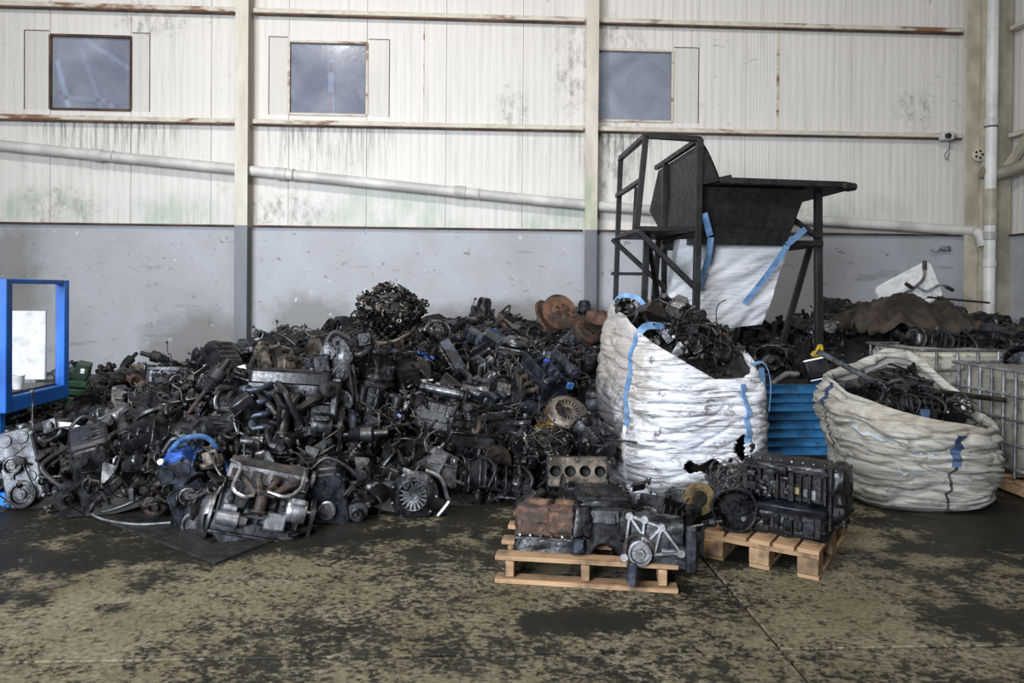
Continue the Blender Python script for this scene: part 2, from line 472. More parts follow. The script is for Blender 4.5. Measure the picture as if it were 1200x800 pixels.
def mat_rail():
    m, nt, b = nodes_of('rusting_cream_rail')
    P = pos(nt)
    n1 = noise_n(nt, mapping(nt, P, (0.8, 1, 3)), 1.6, 6, 0.7)
    n2 = noise_n(nt, mapping(nt, P, (3, 3, 6)), 3.0, 5, 0.7)
    col = mixc(nt, ramp(nt, n2, 0.42, 0.7), (0.63, 0.58, 0.49), (0.45, 0.39, 0.31))
    col = mixc(nt, ramp(nt, n1, 0.53, 0.62), col, (0.22, 0.11, 0.06))
    nt.links.new(col, b.inputs['Base Color']); b.inputs['Roughness'].default_value = 0.6
    return m
M['rail'] = mat_rail()
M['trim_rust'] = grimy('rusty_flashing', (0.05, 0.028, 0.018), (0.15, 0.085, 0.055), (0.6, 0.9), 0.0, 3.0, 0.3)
M['pipe'] = grimy('grey_drain_pipe', (0.36, 0.35, 0.33), (0.52, 0.50, 0.47), (0.4, 0.55), 0.0, 2.0, 0.05)
M['pipe_white'] = grimy('white_downpipe', (0.50, 0.50, 0.48), (0.66, 0.65, 0.62), (0.35, 0.5), 0.0, 3.0, 0.05)
M['pipe_tan'] = grimy('tan_pipe', (0.32, 0.29, 0.22), (0.46, 0.42, 0.33), (0.4, 0.55), 0.0, 3.0, 0.05)

def mat_pane():
    m, nt, b = nodes_of('hazy_window_plastic')
    P = pos(nt)
    n1 = noise_n(nt, mapping(nt, P, (1, 1, 1), rot=(0, 0.6, 0)), 1.6, 4, 0.6, 0.8)
    nt.links.new(mixc(nt, ramp(nt, n1, 0.35, 0.7), (0.45, 0.46, 0.53), (0.85, 0.86, 0.92)), b.inputs['Base Color'])
    b.inputs['Roughness'].default_value = 0.16
    b.inputs['Specular IOR Level'].default_value = 0.7
    tr = N(nt, 'ShaderNodeBsdfTransparent'); tr.inputs[0].default_value = (0.72, 0.78, 0.88, 1)
    mx = N(nt, 'ShaderNodeMixShader'); mx.inputs[0].default_value = 0.74
    nt.links.new(b.outputs[0], mx.inputs[1]); nt.links.new(tr.outputs[0], mx.inputs[2])
    nt.links.new(mx.outputs[0], nt.nodes['Material Output'].inputs['Surface'])
    bump(nt, b, n1, 0.08, 0.05)
    return m
M['pane'] = mat_pane()
def mat_sheet():
    m, nt, b = nodes_of('clear_sheet_edge')
    b.inputs['Base Color'].default_value = (0.75, 0.73, 0.67, 1); b.inputs['Roughness'].default_value = 0.25
    tr = N(nt, 'ShaderNodeBsdfTransparent')
    mx = N(nt, 'ShaderNodeMixShader'); mx.inputs[0].default_value = 0.86
    nt.links.new(b.outputs[0], mx.inputs[1]); nt.links.new(tr.outputs[0], mx.inputs[2])
    nt.links.new(mx.outputs[0], nt.nodes['Material Output'].inputs['Surface'])
    return m
M['sheet'] = mat_sheet()

# ---- floor
def mat_floor():
    m, nt, b = nodes_of('oil_stained_concrete')
    P = pos(nt); xyz = sep(nt, P)
    warp = noise_n(nt, P, 3.0, 5, 0.65)
    pt = mth(nt, 'ADD', mth(nt, 'MULTIPLY', noise_n(nt, mapping(nt, P, (1.0, 1.15, 1), rot=(0, 0, 0.35)), 9.0, 8, 0.74), 0.45), mth(nt, 'MULTIPLY', noise_n(nt, mapping(nt, P, (1, 1.2, 1), rot=(0, 0, .4)), 30.0, 6, 0.72), 0.55))
    big = noise_n(nt, P, 0.75, 4, 0.6)
    fine = noise_n(nt, P, 42.0, 4, 0.7)
    lim = mth(nt, 'MULTIPLY_ADD', mth(nt, 'SUBTRACT', big, 0.47), 0.5, pt)
    wob = mth(nt, 'MULTIPLY', mth(nt, 'SUBTRACT', warp, 0.5), 2.6)
    ax = (0, 1)
    oil = vmax(nt, blob(nt, xyz, (-3.0, 3.95), (1.5, 1.25), ax, wob), blob(nt, xyz, (3.7, 4.1), (1.7, 0.85), ax, wob),  # first patch only darkens the floor at the left
               blob(nt, xyz, (-1.2, 5.0), (3.6, 1.15), ax, wob), blob(nt, xyz, (0.45, 3.1), (0.3, 0.15), ax, wob),
               blob(nt, xyz, (1.0, 4.4), (1.4, 0.9), ax, wob), blob(nt, xyz, (2.2, 3.1), (0.4, 0.25), ax, wob),
               blob(nt, xyz, (-1.75, 4.1), (0.9, 0.45), ax, wob))
    lim = mth(nt, 'SUBTRACT', lim, mth(nt, 'MULTIPLY', oil, 0.11))
    bare = ramp(nt, lim, 0.465, 0.535)
    pale = mixc(nt, ramp(nt, noise_n(nt, P, 2.3, 4), 0.35, 0.65), (0.275, 0.243, 0.17), (0.185, 0.158, 0.10))
    pale = mixc(nt, ramp(nt, fine, 0.35, 0.7), pale, (0.085, 0.07, 0.042))
    film = mixc(nt, ramp(nt, noise_n(nt, P, 3.5, 5, 0.6), 0.4, 0.7), (0.014, 0.013, 0.011), (0.038, 0.034, 0.025))
    col = mixc(nt, mth(nt, 'MULTIPLY', bare, 0.93), film, pale)
    scr = noise_n(nt, mapping(nt, P, (1.0, 9.0, 1), rot=(0, 0, -0.75)), 1.4, 6, 0.72)
    col = mixc(nt, mth(nt, 'MULTIPLY', ramp(nt, scr, 0.60, 0.66), 0.6), col, (0.03, 0.028, 0.022))
    scr2 = noise_n(nt, mapping(nt, P, (1.0, 8.0, 1), rot=(0, 0, 0.5), loc=(3, 1, 0)), 1.3, 6, 0.72)
    col = mixc(nt, mth(nt, 'MULTIPLY', ramp(nt, scr2, 0.63, 0.68), 0.5), col, (0.03, 0.028, 0.022))
    col = mixc(nt, mth(nt, 'MULTIPLY', oil, 0.62), col, (0.016, 0.015, 0.012))
    nt.links.new(col, b.inputs['Base Color'])
    rg = mixc(nt, bare, (0.5, 0.5, 0.5), (0.8, 0.8, 0.8))
    nt.links.new(rg, b.inputs['Roughness'])
    b.inputs['Specular IOR Level'].default_value = 0.15
    bump(nt, b, mth(nt, 'ADD', mth(nt, 'MULTIPLY', bare, 0.5), fine), 0.25, 0.006)
    return m
M['floor'] = mat_floor()
M['joint'] = grimy('dirt_filled_joint', (0.008, 0.008, 0.007), (0.02, 0.019, 0.016), (0.8, 0.95), 0.0, 4.0, 0.1)

fl = MB().box((0.2, 2.5, -0.13), (15.0, 17.0, 0.20), 0).build('floor', M['joint'])
struct(fl, 'oil-stained concrete floor with dark patches and sawn joints', 'floor')
jx = [-7.3, -3.06, 1.22, 5.5, 7.7]; jy = [-6.0, -1.4, 2.83, 7.1, 11.0]
for i in range(4):
    for j in range(4):
        x0, x1, y0, y1 = jx[i] + .007, jx[i + 1] - .007, jy[j] + .009, jy[j + 1] - .009
        MB().box(((x0 + x1) / 2, (y0 + y1) / 2, -0.02), (x1 - x0, y1 - y0, 0.04), 0.003).build('slab', M['floor'], fl)

# ---- back wall: grey rendered base, cream sheet panels above
wb = MB().box((0.2, WY + 0.13, ZB / 2), (15.0, 0.26, ZB), 0).build('wall_back', M['grey_wall'])
struct(wb, 'grey painted lower back wall behind the heap, soiled and paint-flecked', 'wall')

def panel_mesh(x0, x1, z0, z1, y=WY + 0.05):
    """ribbed sheet: shallow grooves every 95 mm"""
    n = 10; w_ = (x1 - x0) / n; xs = []
    for i in range(n):
        a = x0 + i * w_
        xs += [(a, 0.0), (a + w_ * .62, 0.0), (a + w_ * .72, 0.0018), (a + w_ * .90, 0.0018)]
    xs.append((x1, 0.0))
    vs = [(x, y + d, z) for z in (z0, z1) for x, d in xs]
    k = len(xs)
    fs = [(i, i + 1, k + i + 1, k + i) for i in range(k - 1)]
    b_ = len(vs)
    vs += [(x0, y + 0.06, z0), (x1, y + 0.06, z0), (x1, y + 0.06, z1), (x0, y + 0.06, z1)]
    fs += [(b_, 0, k, b_ + 3), (k - 1, b_ + 1, b_ + 2, 2 * k - 1), (b_ + 1, b_, b_ + 3, b_ + 2)]
    fs += [tuple([b_] + [b_ + 1] + list(range(k - 1, -1, -1))), tuple([b_ + 3] + list(range(k, 2 * k)) + [b_ + 2])]
    return MB().add(vs, fs)
W3 = [(-5.06, -4.12, 3.52, 4.40), (-2.25, -1.31, 3.52, 4.40), (1.53, 2.47, 3.52, 4.40)]
seams = [-7.3, -6.95, -6.005, -5.06, -4.12, -3.175, -2.25, -1.31, -0.345, 0.60, 1.53, 2.47, 3.40, 3.82, 4.76, 5.71, 6.66, 7.7]
for i in range(len(seams) - 1):
    x0, x1 = seams[i] + 0.0025, seams[i + 1] - 0.0025
    wn = [q for q in W3 if abs(q[0] - seams[i]) < 0.02]
    zs = [(ZB, wn[0][2]), (wn[0][3], 6.6)] if wn else [(ZB, 6.6)]
    for z0, z1 in zs:
        panel_mesh(x0, x1, z0, z1).build('sheet_panel', M['panel'], wb, 20)
# backing behind the seams
bk = MB()
for x0, x1, z0, z1 in [(-7.3, 7.7, ZB, 3.52), (-7.3, 7.7, 4.40, 6.6), (-7.3, -5.06, 3.52, 4.4), (-4.12, -2.25, 3.52, 4.4), (-1.31, 1.53, 3.52, 4.4), (2.47, 7.7, 3.52, 4.4)]:
    bk.box(((x0 + x1) / 2, WY + 0.16, (z0 + z1) / 2), (x1 - x0, 0.06, z1 - z0))
bk.build('panel_backing', M['joint'], wb)
# dark open seam low bay two and bay three
MB().box((-0.62, WY + 0.048, 4.05), (0.014, 0.012, 1.26)).build('cover_strip', M['rail'], wb)
MB().box((3.815, WY + 0.046, 4.05), (0.03, 0.012, 1.26)).build('cover_strip', M['rail'], wb)

# ---- windows
wl = ['hazy plastic window above the blue steel cabinet, leaning white struts behind it',
      'hazy plastic window in the middle bay, red and white post behind it',
      'hazy plastic window beside the right-hand cream column, nothing behind it but haze']
for k, (x0, x1, z0, z1) in enumerate(W3):
    cx, cz = (x0 + x1) / 2, (z0 + z1) / 2
    e = empty('window_%d' % (k + 1), (cx, WY + 0.03, z0)); struct(e, wl[k], 'window')
    def wp(name, mb, mat):
        o = mb.build(name, mat); o.parent = e; o.matrix_parent_inverse = Matrix.Translation(-e.location); return o
    wp('pane', MB().box((cx, WY + 0.075, cz), (x1 - x0 - .01, 0.004, z1 - z0 - .01)), M['pane'])
    fr = MB()
    for a, b_ in (((x0, z0), (x1, z0)), ((x0, z1), (x1, z1)), ((x0, z0), (x0, z1)), ((x1, z0), (x1, z1))):
        fr.bar((a[0], WY + 0.045, a[1]), (b_[0], WY + 0.045, b_[1]), 0.028, 0.03, (0, 1, 0), 0.003)
    wp('window_frame', fr, M['trim_rust'] if k == 0 else M['rail'])
    # clear sheet that laps over the wall on both sides, with dark tape edges
    l_, r_ = (0.30, 0.22) if k == 0 else ((0.24, 0.27) if k == 1 else (0.02, 0.33))
    for xa, xb in ((x0 - l_, x0 - .015), (x1 + .015, x1 + r_)):
        if xb - xa < .05: continue
        wp('lap_sheet', MB().box(((xa + xb) / 2, WY + 0.044, cz + .02), (xb - xa, 0.004, z1 - z0 + .06)), M['sheet'])
        ed = MB()
        xo = xa if xa < x0 else xb
        ed.box((xo, WY + 0.043, cz + .02), (0.008, 0.006, z1 - z0 + .06))
        ed.box(((xa + xb) / 2, WY + 0.043, z1 + .05), (xb - xa, 0.006, 0.008))
        wp('tape_edge', ed, M['trim_rust'])
    if k == 0:
        for a, b_ in (((-5.02, 4.12), (-4.88, 3.55)), ((-5.0, 3.68), (-4.38, 3.64)), ((-4.75, 4.3), (-4.5, 3.55)), ((-4.42, 3.66), (-4.36, 3.54)), ((-4.7, 4.38), (-4.13, 4.02))):
            wp('strut', MB().bar((a[0], WY + .13, a[1]), (b_[0], WY + .13, b_[1]), 0.06, 0.04, (0, 1, 0)), M['white_plastic'])  # bars put behind the pane to stand for reflected roof trusses
    if k == 1:
        wp('post', MB().bar((-1.77, WY + .14, 4.38), (-1.75, WY + .14, 3.54), 0.07, 0.05, (0, 1, 0)), M['white_plastic'])
        for z in (4.27, 4.12, 3.75, 3.62):
            wp('red_band', MB().box((-1.76, WY + .11, z), (0.05, 0.006, 0.12)), grimy('faded_red_paint', (0.35, 0.05, 0.03), (0.5, 0.1, 0.06)) if 'redp' not in M else M['redp'])

# ---- steel frame
def i_column(name, x, label, fw=0.15, dp=0.23, y=WY - 0.20, top=6.6):
    e = empty(name, (x, y, 0)); struct(e, label, 'column')
    for nm, c, d in (('flange', (0, 0.005, top / 2), (fw, 0.012, top)), ('web', (0, dp / 2, top / 2), (0.012, dp, top))):
        MB().box(c, d, 0.002).build(nm, M['column'], e)
    return e
i_column('column', -2.74, 'cream steel column by the middle window, grey at its foot')
c2 = i_column('column.001', 1.425, 'cream steel column behind the black platform, greenish near its foot')
tr = MB()
def rail(z, x0, x1, label, name):
    mb = MB()
    mb.box(((x0 + x1) / 2, WY - 0.005, z), (x1 - x0, 0.10, 0.055), 0.006)
    o = mb.build(name, M['rail']); MB().box(((x0 + x1) / 2, WY - 0.02, z - .035), (x1 - x0, 0.05, 0.016), 0.002).build('rail_lip', M['trim_rust'], o); return struct(o, label, 'wall rail')  # dark rusty lip colour paints the shadow line under the rail
k = 0
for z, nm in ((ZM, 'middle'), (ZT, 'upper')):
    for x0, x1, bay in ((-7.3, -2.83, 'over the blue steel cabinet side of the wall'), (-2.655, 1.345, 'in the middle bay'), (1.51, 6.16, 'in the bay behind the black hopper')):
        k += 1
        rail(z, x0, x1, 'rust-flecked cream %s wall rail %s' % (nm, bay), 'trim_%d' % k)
fb = MB()
for x0, x1 in ((-7.3, -2.83), (-2.655, 1.345), (1.51, 6.16)):
    fb.box(((x0 + x1) / 2, WY - 0.005, ZB + .005), (x1 - x0, 0.10, 0.022), 0.003)
struct(fb.build('trim_7', M['trim_rust']), 'thin rusty flashing line between grey wall and cream panels', 'flashing')

# ---- sloping drain pipe on the back wall
pa, pb, pc = atY(-60, 164, WY - .07), atY(700, 241, WY - .07), atY(1128, 270, WY - .07)
pe = empty('drain_pipe', pa); tag(pe, 'grey drain pipe sloping across the cream back wall', 'pipe')
def pp(name, mb, mat, e):
    o = mb.build(name, mat); o.parent = e; o.matrix_parent_inverse = Matrix.Translation(-e.location); return o
pd = atY(1146, 273, WY - .20); pe2 = atY(1152, 288, WY - .24)
pp('pipe_run', MB().tube(catmull([pa, pa.lerp(pb, .5), pb, pb.lerp(pc, .5), pc, pd, pe2], 5), 0.062, 14), M['pipe'], pe)
for t in (0.22, 0.50, 0.78):
    q = pa.lerp(pb, t); d = (pb - pa).normalized()
    pp('coupling', MB().cyl(q - d * .07, q + d * .07, 0.073, n=14, b=.006), M['pipe'], pe)
for t in (0.245, 0.52, 0.81):
    q = pa.lerp(pb, t)
    pp('pipe_clip', MB().torus(q, (pb - pa), 0.066, 0.010, 14, 6).box(q + Vector((0, .12, 0)), (0.02, 0.12, 0.02)), M['pipe'], pe)

# ---- right-hand corner: column, right wall, downpipe, brace, rails
cc = empty('column.002', (6.36, WY - 0.1, 0)); struct(cc, 'broad cream corner column beside the white downpipe', 'column')
MB().box((-0.10, 0.005, 3.3), (0.17, 0.014, 6.6), 0.002).build('flange', M['pipe_tan'], cc)
MB().box((0.0, -0.02, 3.3), (0.016, 0.16, 6.6), 0.002).build('web', M['pipe_tan'], cc)
MB().box((0.19, -0.05, 3.3), (0.34, 0.05, 6.6), 0.004).build('box_section', M['pipe_tan'], cc)
cq = atY(1147, 181, 8.92)
MB().lathe([(0.085, 0), (0.085, 0.012)], (cq.x - 6.36, -0.075, cq.z), (0, -1, 0), 18).build('cover_plate', M['pipe_tan'], cc)
hl = MB()
for a in range(5):
    hl.cyl((cq.x - 6.36 + .045 * math.cos(a * 1.257), -0.086, cq.z + .045 * math.sin(a * 1.257)), (cq.x - 6.36 + .045 * math.cos(a * 1.257), -0.092, cq.z + .045 * math.sin(a * 1.257)), .016, n=10)
hl.build('bolt_hole', M['joint'], cc)
wr = MB().box((XR + 0.13, 3.0, ZB / 2), (0.26, 13.0, ZB), 0).build('wall_right', M['grey_wall'])
struct(wr, 'grey painted right wall beyond the downpipe with ribbed cream panels above', 'wall')
for i in range(7):
    mb = panel_mesh(-0.472, 0.472, ZB, 6.6, 0.0)
    mb.v = [(XR + .05 + y, 8.6 - i * .945 - x, z) for x, y, z in mb.v]
    mb.build('sheet_panel', M['panel'], wr, 20)
MB().box((XR + .16, 3.0, 4.37), (.06, 13.0, 4.46)).build('panel_backing', M['joint'], wr)
for z, i in ((ZM - .02, 8), (ZT - .02, 9)):
    struct(MB().box((XR - 0.02, 5.6, z), (0.10, 6.6, 0.06), 0.006).build('trim_%d' % i, M['rail']), 'cream rail along the right wall, %s one' % ('lower' if i == 8 else 'upper'), 'wall rail')
struct(MB().bar((XR - .07, 9.0, 2.9), (XR - .07, 6.0, 5.6), 0.12, 0.05, (1, 0, 0)).build('trim_10', M['pipe_tan']), 'slanting cream brace on the right wall', 'brace')
t1 = MB().box((XR - 0.005, 5.6, ZB), (0.09, 6.6, 0.02), .003).build('trim_11', M['trim_rust']); struct(t1, 'thin flashing along the right wall', 'flashing')

dpx, dpy = atY(1163, 60, 8.80).x, 8.80
dp = empty('downpipe', (dpx, dpy, 0)); tag(dp, 'white vertical downpipe in the corner with taped joint', 'pipe')
MB().cyl((0, 0, 0), (0, 0, 6.5), 0.066, n=18).build('pipe_run', M['pipe_white'], dp)
for z, r in ((3.52, .075), (2.12, .078), (1.78, .075)):
    MB().cyl((0, 0, z - .05), (0, 0, z + .05), r, n=18, b=.008).build('coupling', M['pipe_white'], dp)
MB().lathe([(0.071, 0), (0.078, .05), (0.070, .12), (0.077, .2), (0.071, .3), (.078, .38), (0.069, .45)], (0, 0, 2.25), (0, 0, 1), 16, lobes=lambda a: 1 + .03 * math.sin(3 * a)).build('tape_wrap', M['pipe_tan'], dp)
MB().torus((0, 0, 3.46), (0, 0, 1), .068, .008, 18, 6).build('pipe_clip', M['black_paint'], dp)
tp = empty('wall_pipe', (6.45, 8.82, 2.95)); tag(tp, 'tan pipe running along the right wall behind the downpipe', 'pipe')
MB().tube(catmull([(-0.16, .05, -.03), (-.02, .02, -.06), (.12, -.12, -.02), (.17, -.6, .04), (.17, -2.5, .15)], 5), .075, 12).build('pipe_run', M['pipe_tan'], tp)

# ---- security camera
q = atY(1111, 159, WY - .12)
sc = empty('security_camera', q); tag(sc, 'small white security camera at the end of the middle rail', 'camera')
MB().box((0, 0.03, 0), (0.15, 0.10, 0.10), 0.012).build('housing', M['pipe_white'], sc)
MB().lathe([(.034, 0), (.034, .03), (.024, .032), (.022, .02), (0, .02)], (-.02, -.02, -.005), (0, -1, -.1), 14).build('lens', M['plastic'], sc)
MB().box((.11, .06, .015), (.09, .03, .03), .006).build('bracket', M['pipe_white'], sc)
MB().tube(catmull([(.04, .03, -.05), (.05, .05, -.16), (.0, .06, -.22), (.03, .06, -.29), (.06, .06, -.2)], 5), .005, 5).build('cable', M['wire'], sc)
q = atY(1108, 291, WY - .05)
sk = empty('wall_socket', q); tag(sk, 'small grey wall fitting with cable on the grey wall right of the hopper', 'socket')
MB().box((0, 0, 0), (.12, .05, .06), .01).build('body', M['galv'], sk)
MB().tube(catmull([(-.06, -.01, 0), (-.13, -.02, -.04), (-.2, -.01, -.02)], 5), .012, 6).build('cable', M['galv'], sk)
MB().box((XR - .03, 8.55, 2.28), (.06, .06, .06), .01)
# ================================================================== KITS: shapes that are used again and again
KIT = {}     # kind -> list of (part name, mesh, role, [(sub-part name, mesh, role)])
TINT = {
    'black':  dict(cast='cast_black', alu='alu_dark', cover='plastic', pan='cast_black', steel='steel', rubber='rubber', wire='wire', hot='cast_brown', accent='plastic', bolt='steel'),
    'grey':   dict(cast='cast_grey', alu='alu_dark', cover='plastic', pan='cast_black', steel='steel', rubber='rubber', wire='wire', hot='rust_dark', accent='plastic', bolt='steel'),
    'brown':  dict(cast='cast_brown', alu='alu_tan', cover='cast_brown', pan='cast_brown', steel='rust_dark', rubber='rubber', wire='wire', hot='rust', accent='cast_brown', bolt='rust_dark'),
    'blue':   dict(cast='cast_blue', alu='cast_blue', cover='cast_blue', pan='cast_black', steel='steel', rubber='rubber', wire='wire', hot='rust_dark', accent='blue_plastic', bolt='steel'),
    'silver': dict(cast='cast_grey', alu='alu', cover='alu_dark', pan='cast_grey', steel='alu', rubber='rubber', wire='wire', hot='rust', accent='white_plastic', bolt='alu'),
    'rusty':  dict(cast='rust_dark', alu='rust', cover='rust', pan='rust_dark', steel='rust', rubber='rubber', wire='rust_dark', hot='rust', accent='rust', bolt='rust_dark'),
}
COLWORD = dict(black='greasy black', grey='dirty grey', brown='grease-browned', blue='bluish black', silver='dull silver', rusty='rusty')

def hull2(pts):
    pts = sorted(set(pts))
    def half(ps):
        h = []
        for p in ps:
            while len(h) > 1 and (h[-1][0] - h[-2][0]) * (p[1] - h[-2][1]) - (h[-1][1] - h[-2][1]) * (p[0] - h[-2][0]) <= 0: h.pop()
            h.append(p)
        return h
    a, b = half(pts), half(pts[::-1]); return a[:-1] + b[:-1]
def rpoly(pts, r, n=3):
    """rounded polygon: circles of radius r round the points, hulled"""
    c = []
    for p in pts:
        rr = p[2] if len(p) > 2 else r
        for k in range(4 * n): c.append((round(p[0] + rr * math.cos(k * math.pi / 2 / n), 5), round(p[1] + rr * math.sin(k * math.pi / 2 / n), 5)))
    return hull2(c)
YZ = Matrix(((0, 0, 1, 0), (1, 0, 0, 0), (0, 1, 0, 0), (0, 0, 0, 1)))      # poly xy -> world yz, height -> x

def pulley(mb, c, ax, r, w_=0.03, n=22, hub=True):
    g = [(r * .55, 0), (r * .93, 0)]
    k = 4
    for i in range(k):
        g += [(r, w_ * (i + .15) / k), (r, w_ * (i + .45) / k), (r * .93, w_ * (i + .65) / k), (r * .93, w_ * (i + .85) / k)]
    g += [(r * .96, w_), (r * .82, w_), (r * .74, w_ * .45), (r * .42, w_ * .45), (r * .38, w_ * .9), (r * .16, w_ * .9), (r * .14, w_ * 1.1), (0, w_ * 1.1)]
    mb.lathe(g, c, ax, n)
    if hub:
        m = frame(c, ax)
        for i in range(5):
            a = i * 1.2566
            mb.cyl(m @ Vector((r * .58 * math.cos(a), r * .58 * math.sin(a), w_ * .45)), m @ Vector((r * .58 * math.cos(a), r * .58 * math.sin(a), w_ * .52)), r * .09, n=7)
def alternator(mb, c, ax, r=.065, L=.12):
    pr = [(r * .5, 0), (r * .92, .006), (r, .02), (r, L * .3), (r * .94, L * .31), (r * .94, L * .36), (r, L * .37), (r, L * .62), (r * .94, L * .63), (r * .94, L * .68), (r, L * .69), (r * .95, L * .95), (r * .5, L), (r * .3, L)]
    mb.lathe(pr, c, ax, 20, lobes=lambda a: 1 + .035 * (1 if math.sin(10 * a) > 0 else 0))
    m = frame(c, ax)
    for a in (0.4, 2.6):
        mb.box(m @ Vector((r * 1.15 * math.cos(a), r * 1.15 * math.sin(a), L * .5)), (.035, .035, L * .7), .006, m)
def starter(mb, c, ax, r=.04, L=.17):
    mb.lathe([(r * .6, 0), (r, .008), (r, L * .62), (r * 1.12, L * .64), (r * 1.12, L * .72), (r * .8, L * .76), (r * .55, L), (0, L)], c, ax, 16)
    m = frame(c, ax)
    mb.cyl(m @ Vector((0, r * 1.5, L * .15)), m @ Vector((0, r * 1.5, L * .62)), r * .55, n=12, b=.004)
def snail(mb, c, ax, r=.06):
    m = frame(c, ax)
    pts, rad = [], []
    for i in range(22):
        a = i / 21 * 5.6; q = r * (.95 + .05 * a / 5.6)
        pts.append(m @ Vector((q * math.cos(a), q * math.sin(a), 0))); rad.append(r * (.20 + .36 * a / 5.6))
    pts.append(pts[-1] + (pts[-1] - pts[-2]).normalized() * r * 1.0); rad.append(rad[-1])
    mb.tube(pts, rad, 9)
    mb.lathe([(r * .9, -.3 * r), (r * .9, .3 * r), (r * .6, .5 * r), (r * .6, 1.1 * r), (r * .5, 1.1 * r), (r * .45, .6 * r), (0, .6 * r)], c, ax, 16)
def bellows(mb, pts, r, n=9, per=.012):
    P = catmull(pts, 10); rr = []
    for i in range(len(P)): rr.append(r * (1.0 if i % 2 else 0.8))
    mb.tube(P, rr, n)

def bores(mb, L, Wd, z, depth, n, r, seg=18):
    """open deck: plate with n round bores going down"""
    cw = L / n; vs, fs = [], []
    for i in range(n):
        cx = -L / 2 + cw * (i + .5); b0 = len(vs)
        for k in range(seg):
            a = 2 * math.pi * (k + .5) / seg; c, s_ = math.cos(a), math.sin(a)
            t = min(cw / 2 / abs(c) if abs(c) > 1e-6 else 9, Wd / 2 / abs(s_) if abs(s_) > 1e-6 else 9)
            vs += [(cx + r * c, r * s_, z - depth), (cx + r * c, r * s_, z), (cx + (r + .006) * c, (r + .006) * s_, z), (cx + t * c, t * s_, z)]
        for k in range(seg):
            a, b = b0 + 4 * k, b0 + 4 * ((k + 1) % seg)
            for j in range(3): fs.append((a + j, a + j + 1, b + j + 1, b + j) if j else (a, a + 1, b + 1, b))
        vs.append((cx, 0, z - depth)); c0 = len(vs) - 1
        for k in range(seg): fs.append((c0, b0 + 4 * k, b0 + 4 * ((k + 1) % seg)))
        # corners of the cell
        for sx in (-1, 1):
            for sy in (-1, 1):
                vs.append((cx + sx * cw / 2, sy * Wd / 2, z)); q = len(vs) - 1
                ks = sorted(range(seg), key=lambda k: (Vector(vs[b0 + 4 * k + 3]) - Vector(vs[q])).length)[:2]
                ks.sort()
                if ks == [0, seg - 1]: ks = [seg - 1, 0]
                fs.append((b0 + 4 * ks[0] + 3, q, b0 + 4 * ks[1] + 3))
    mb.add(vs, fs)

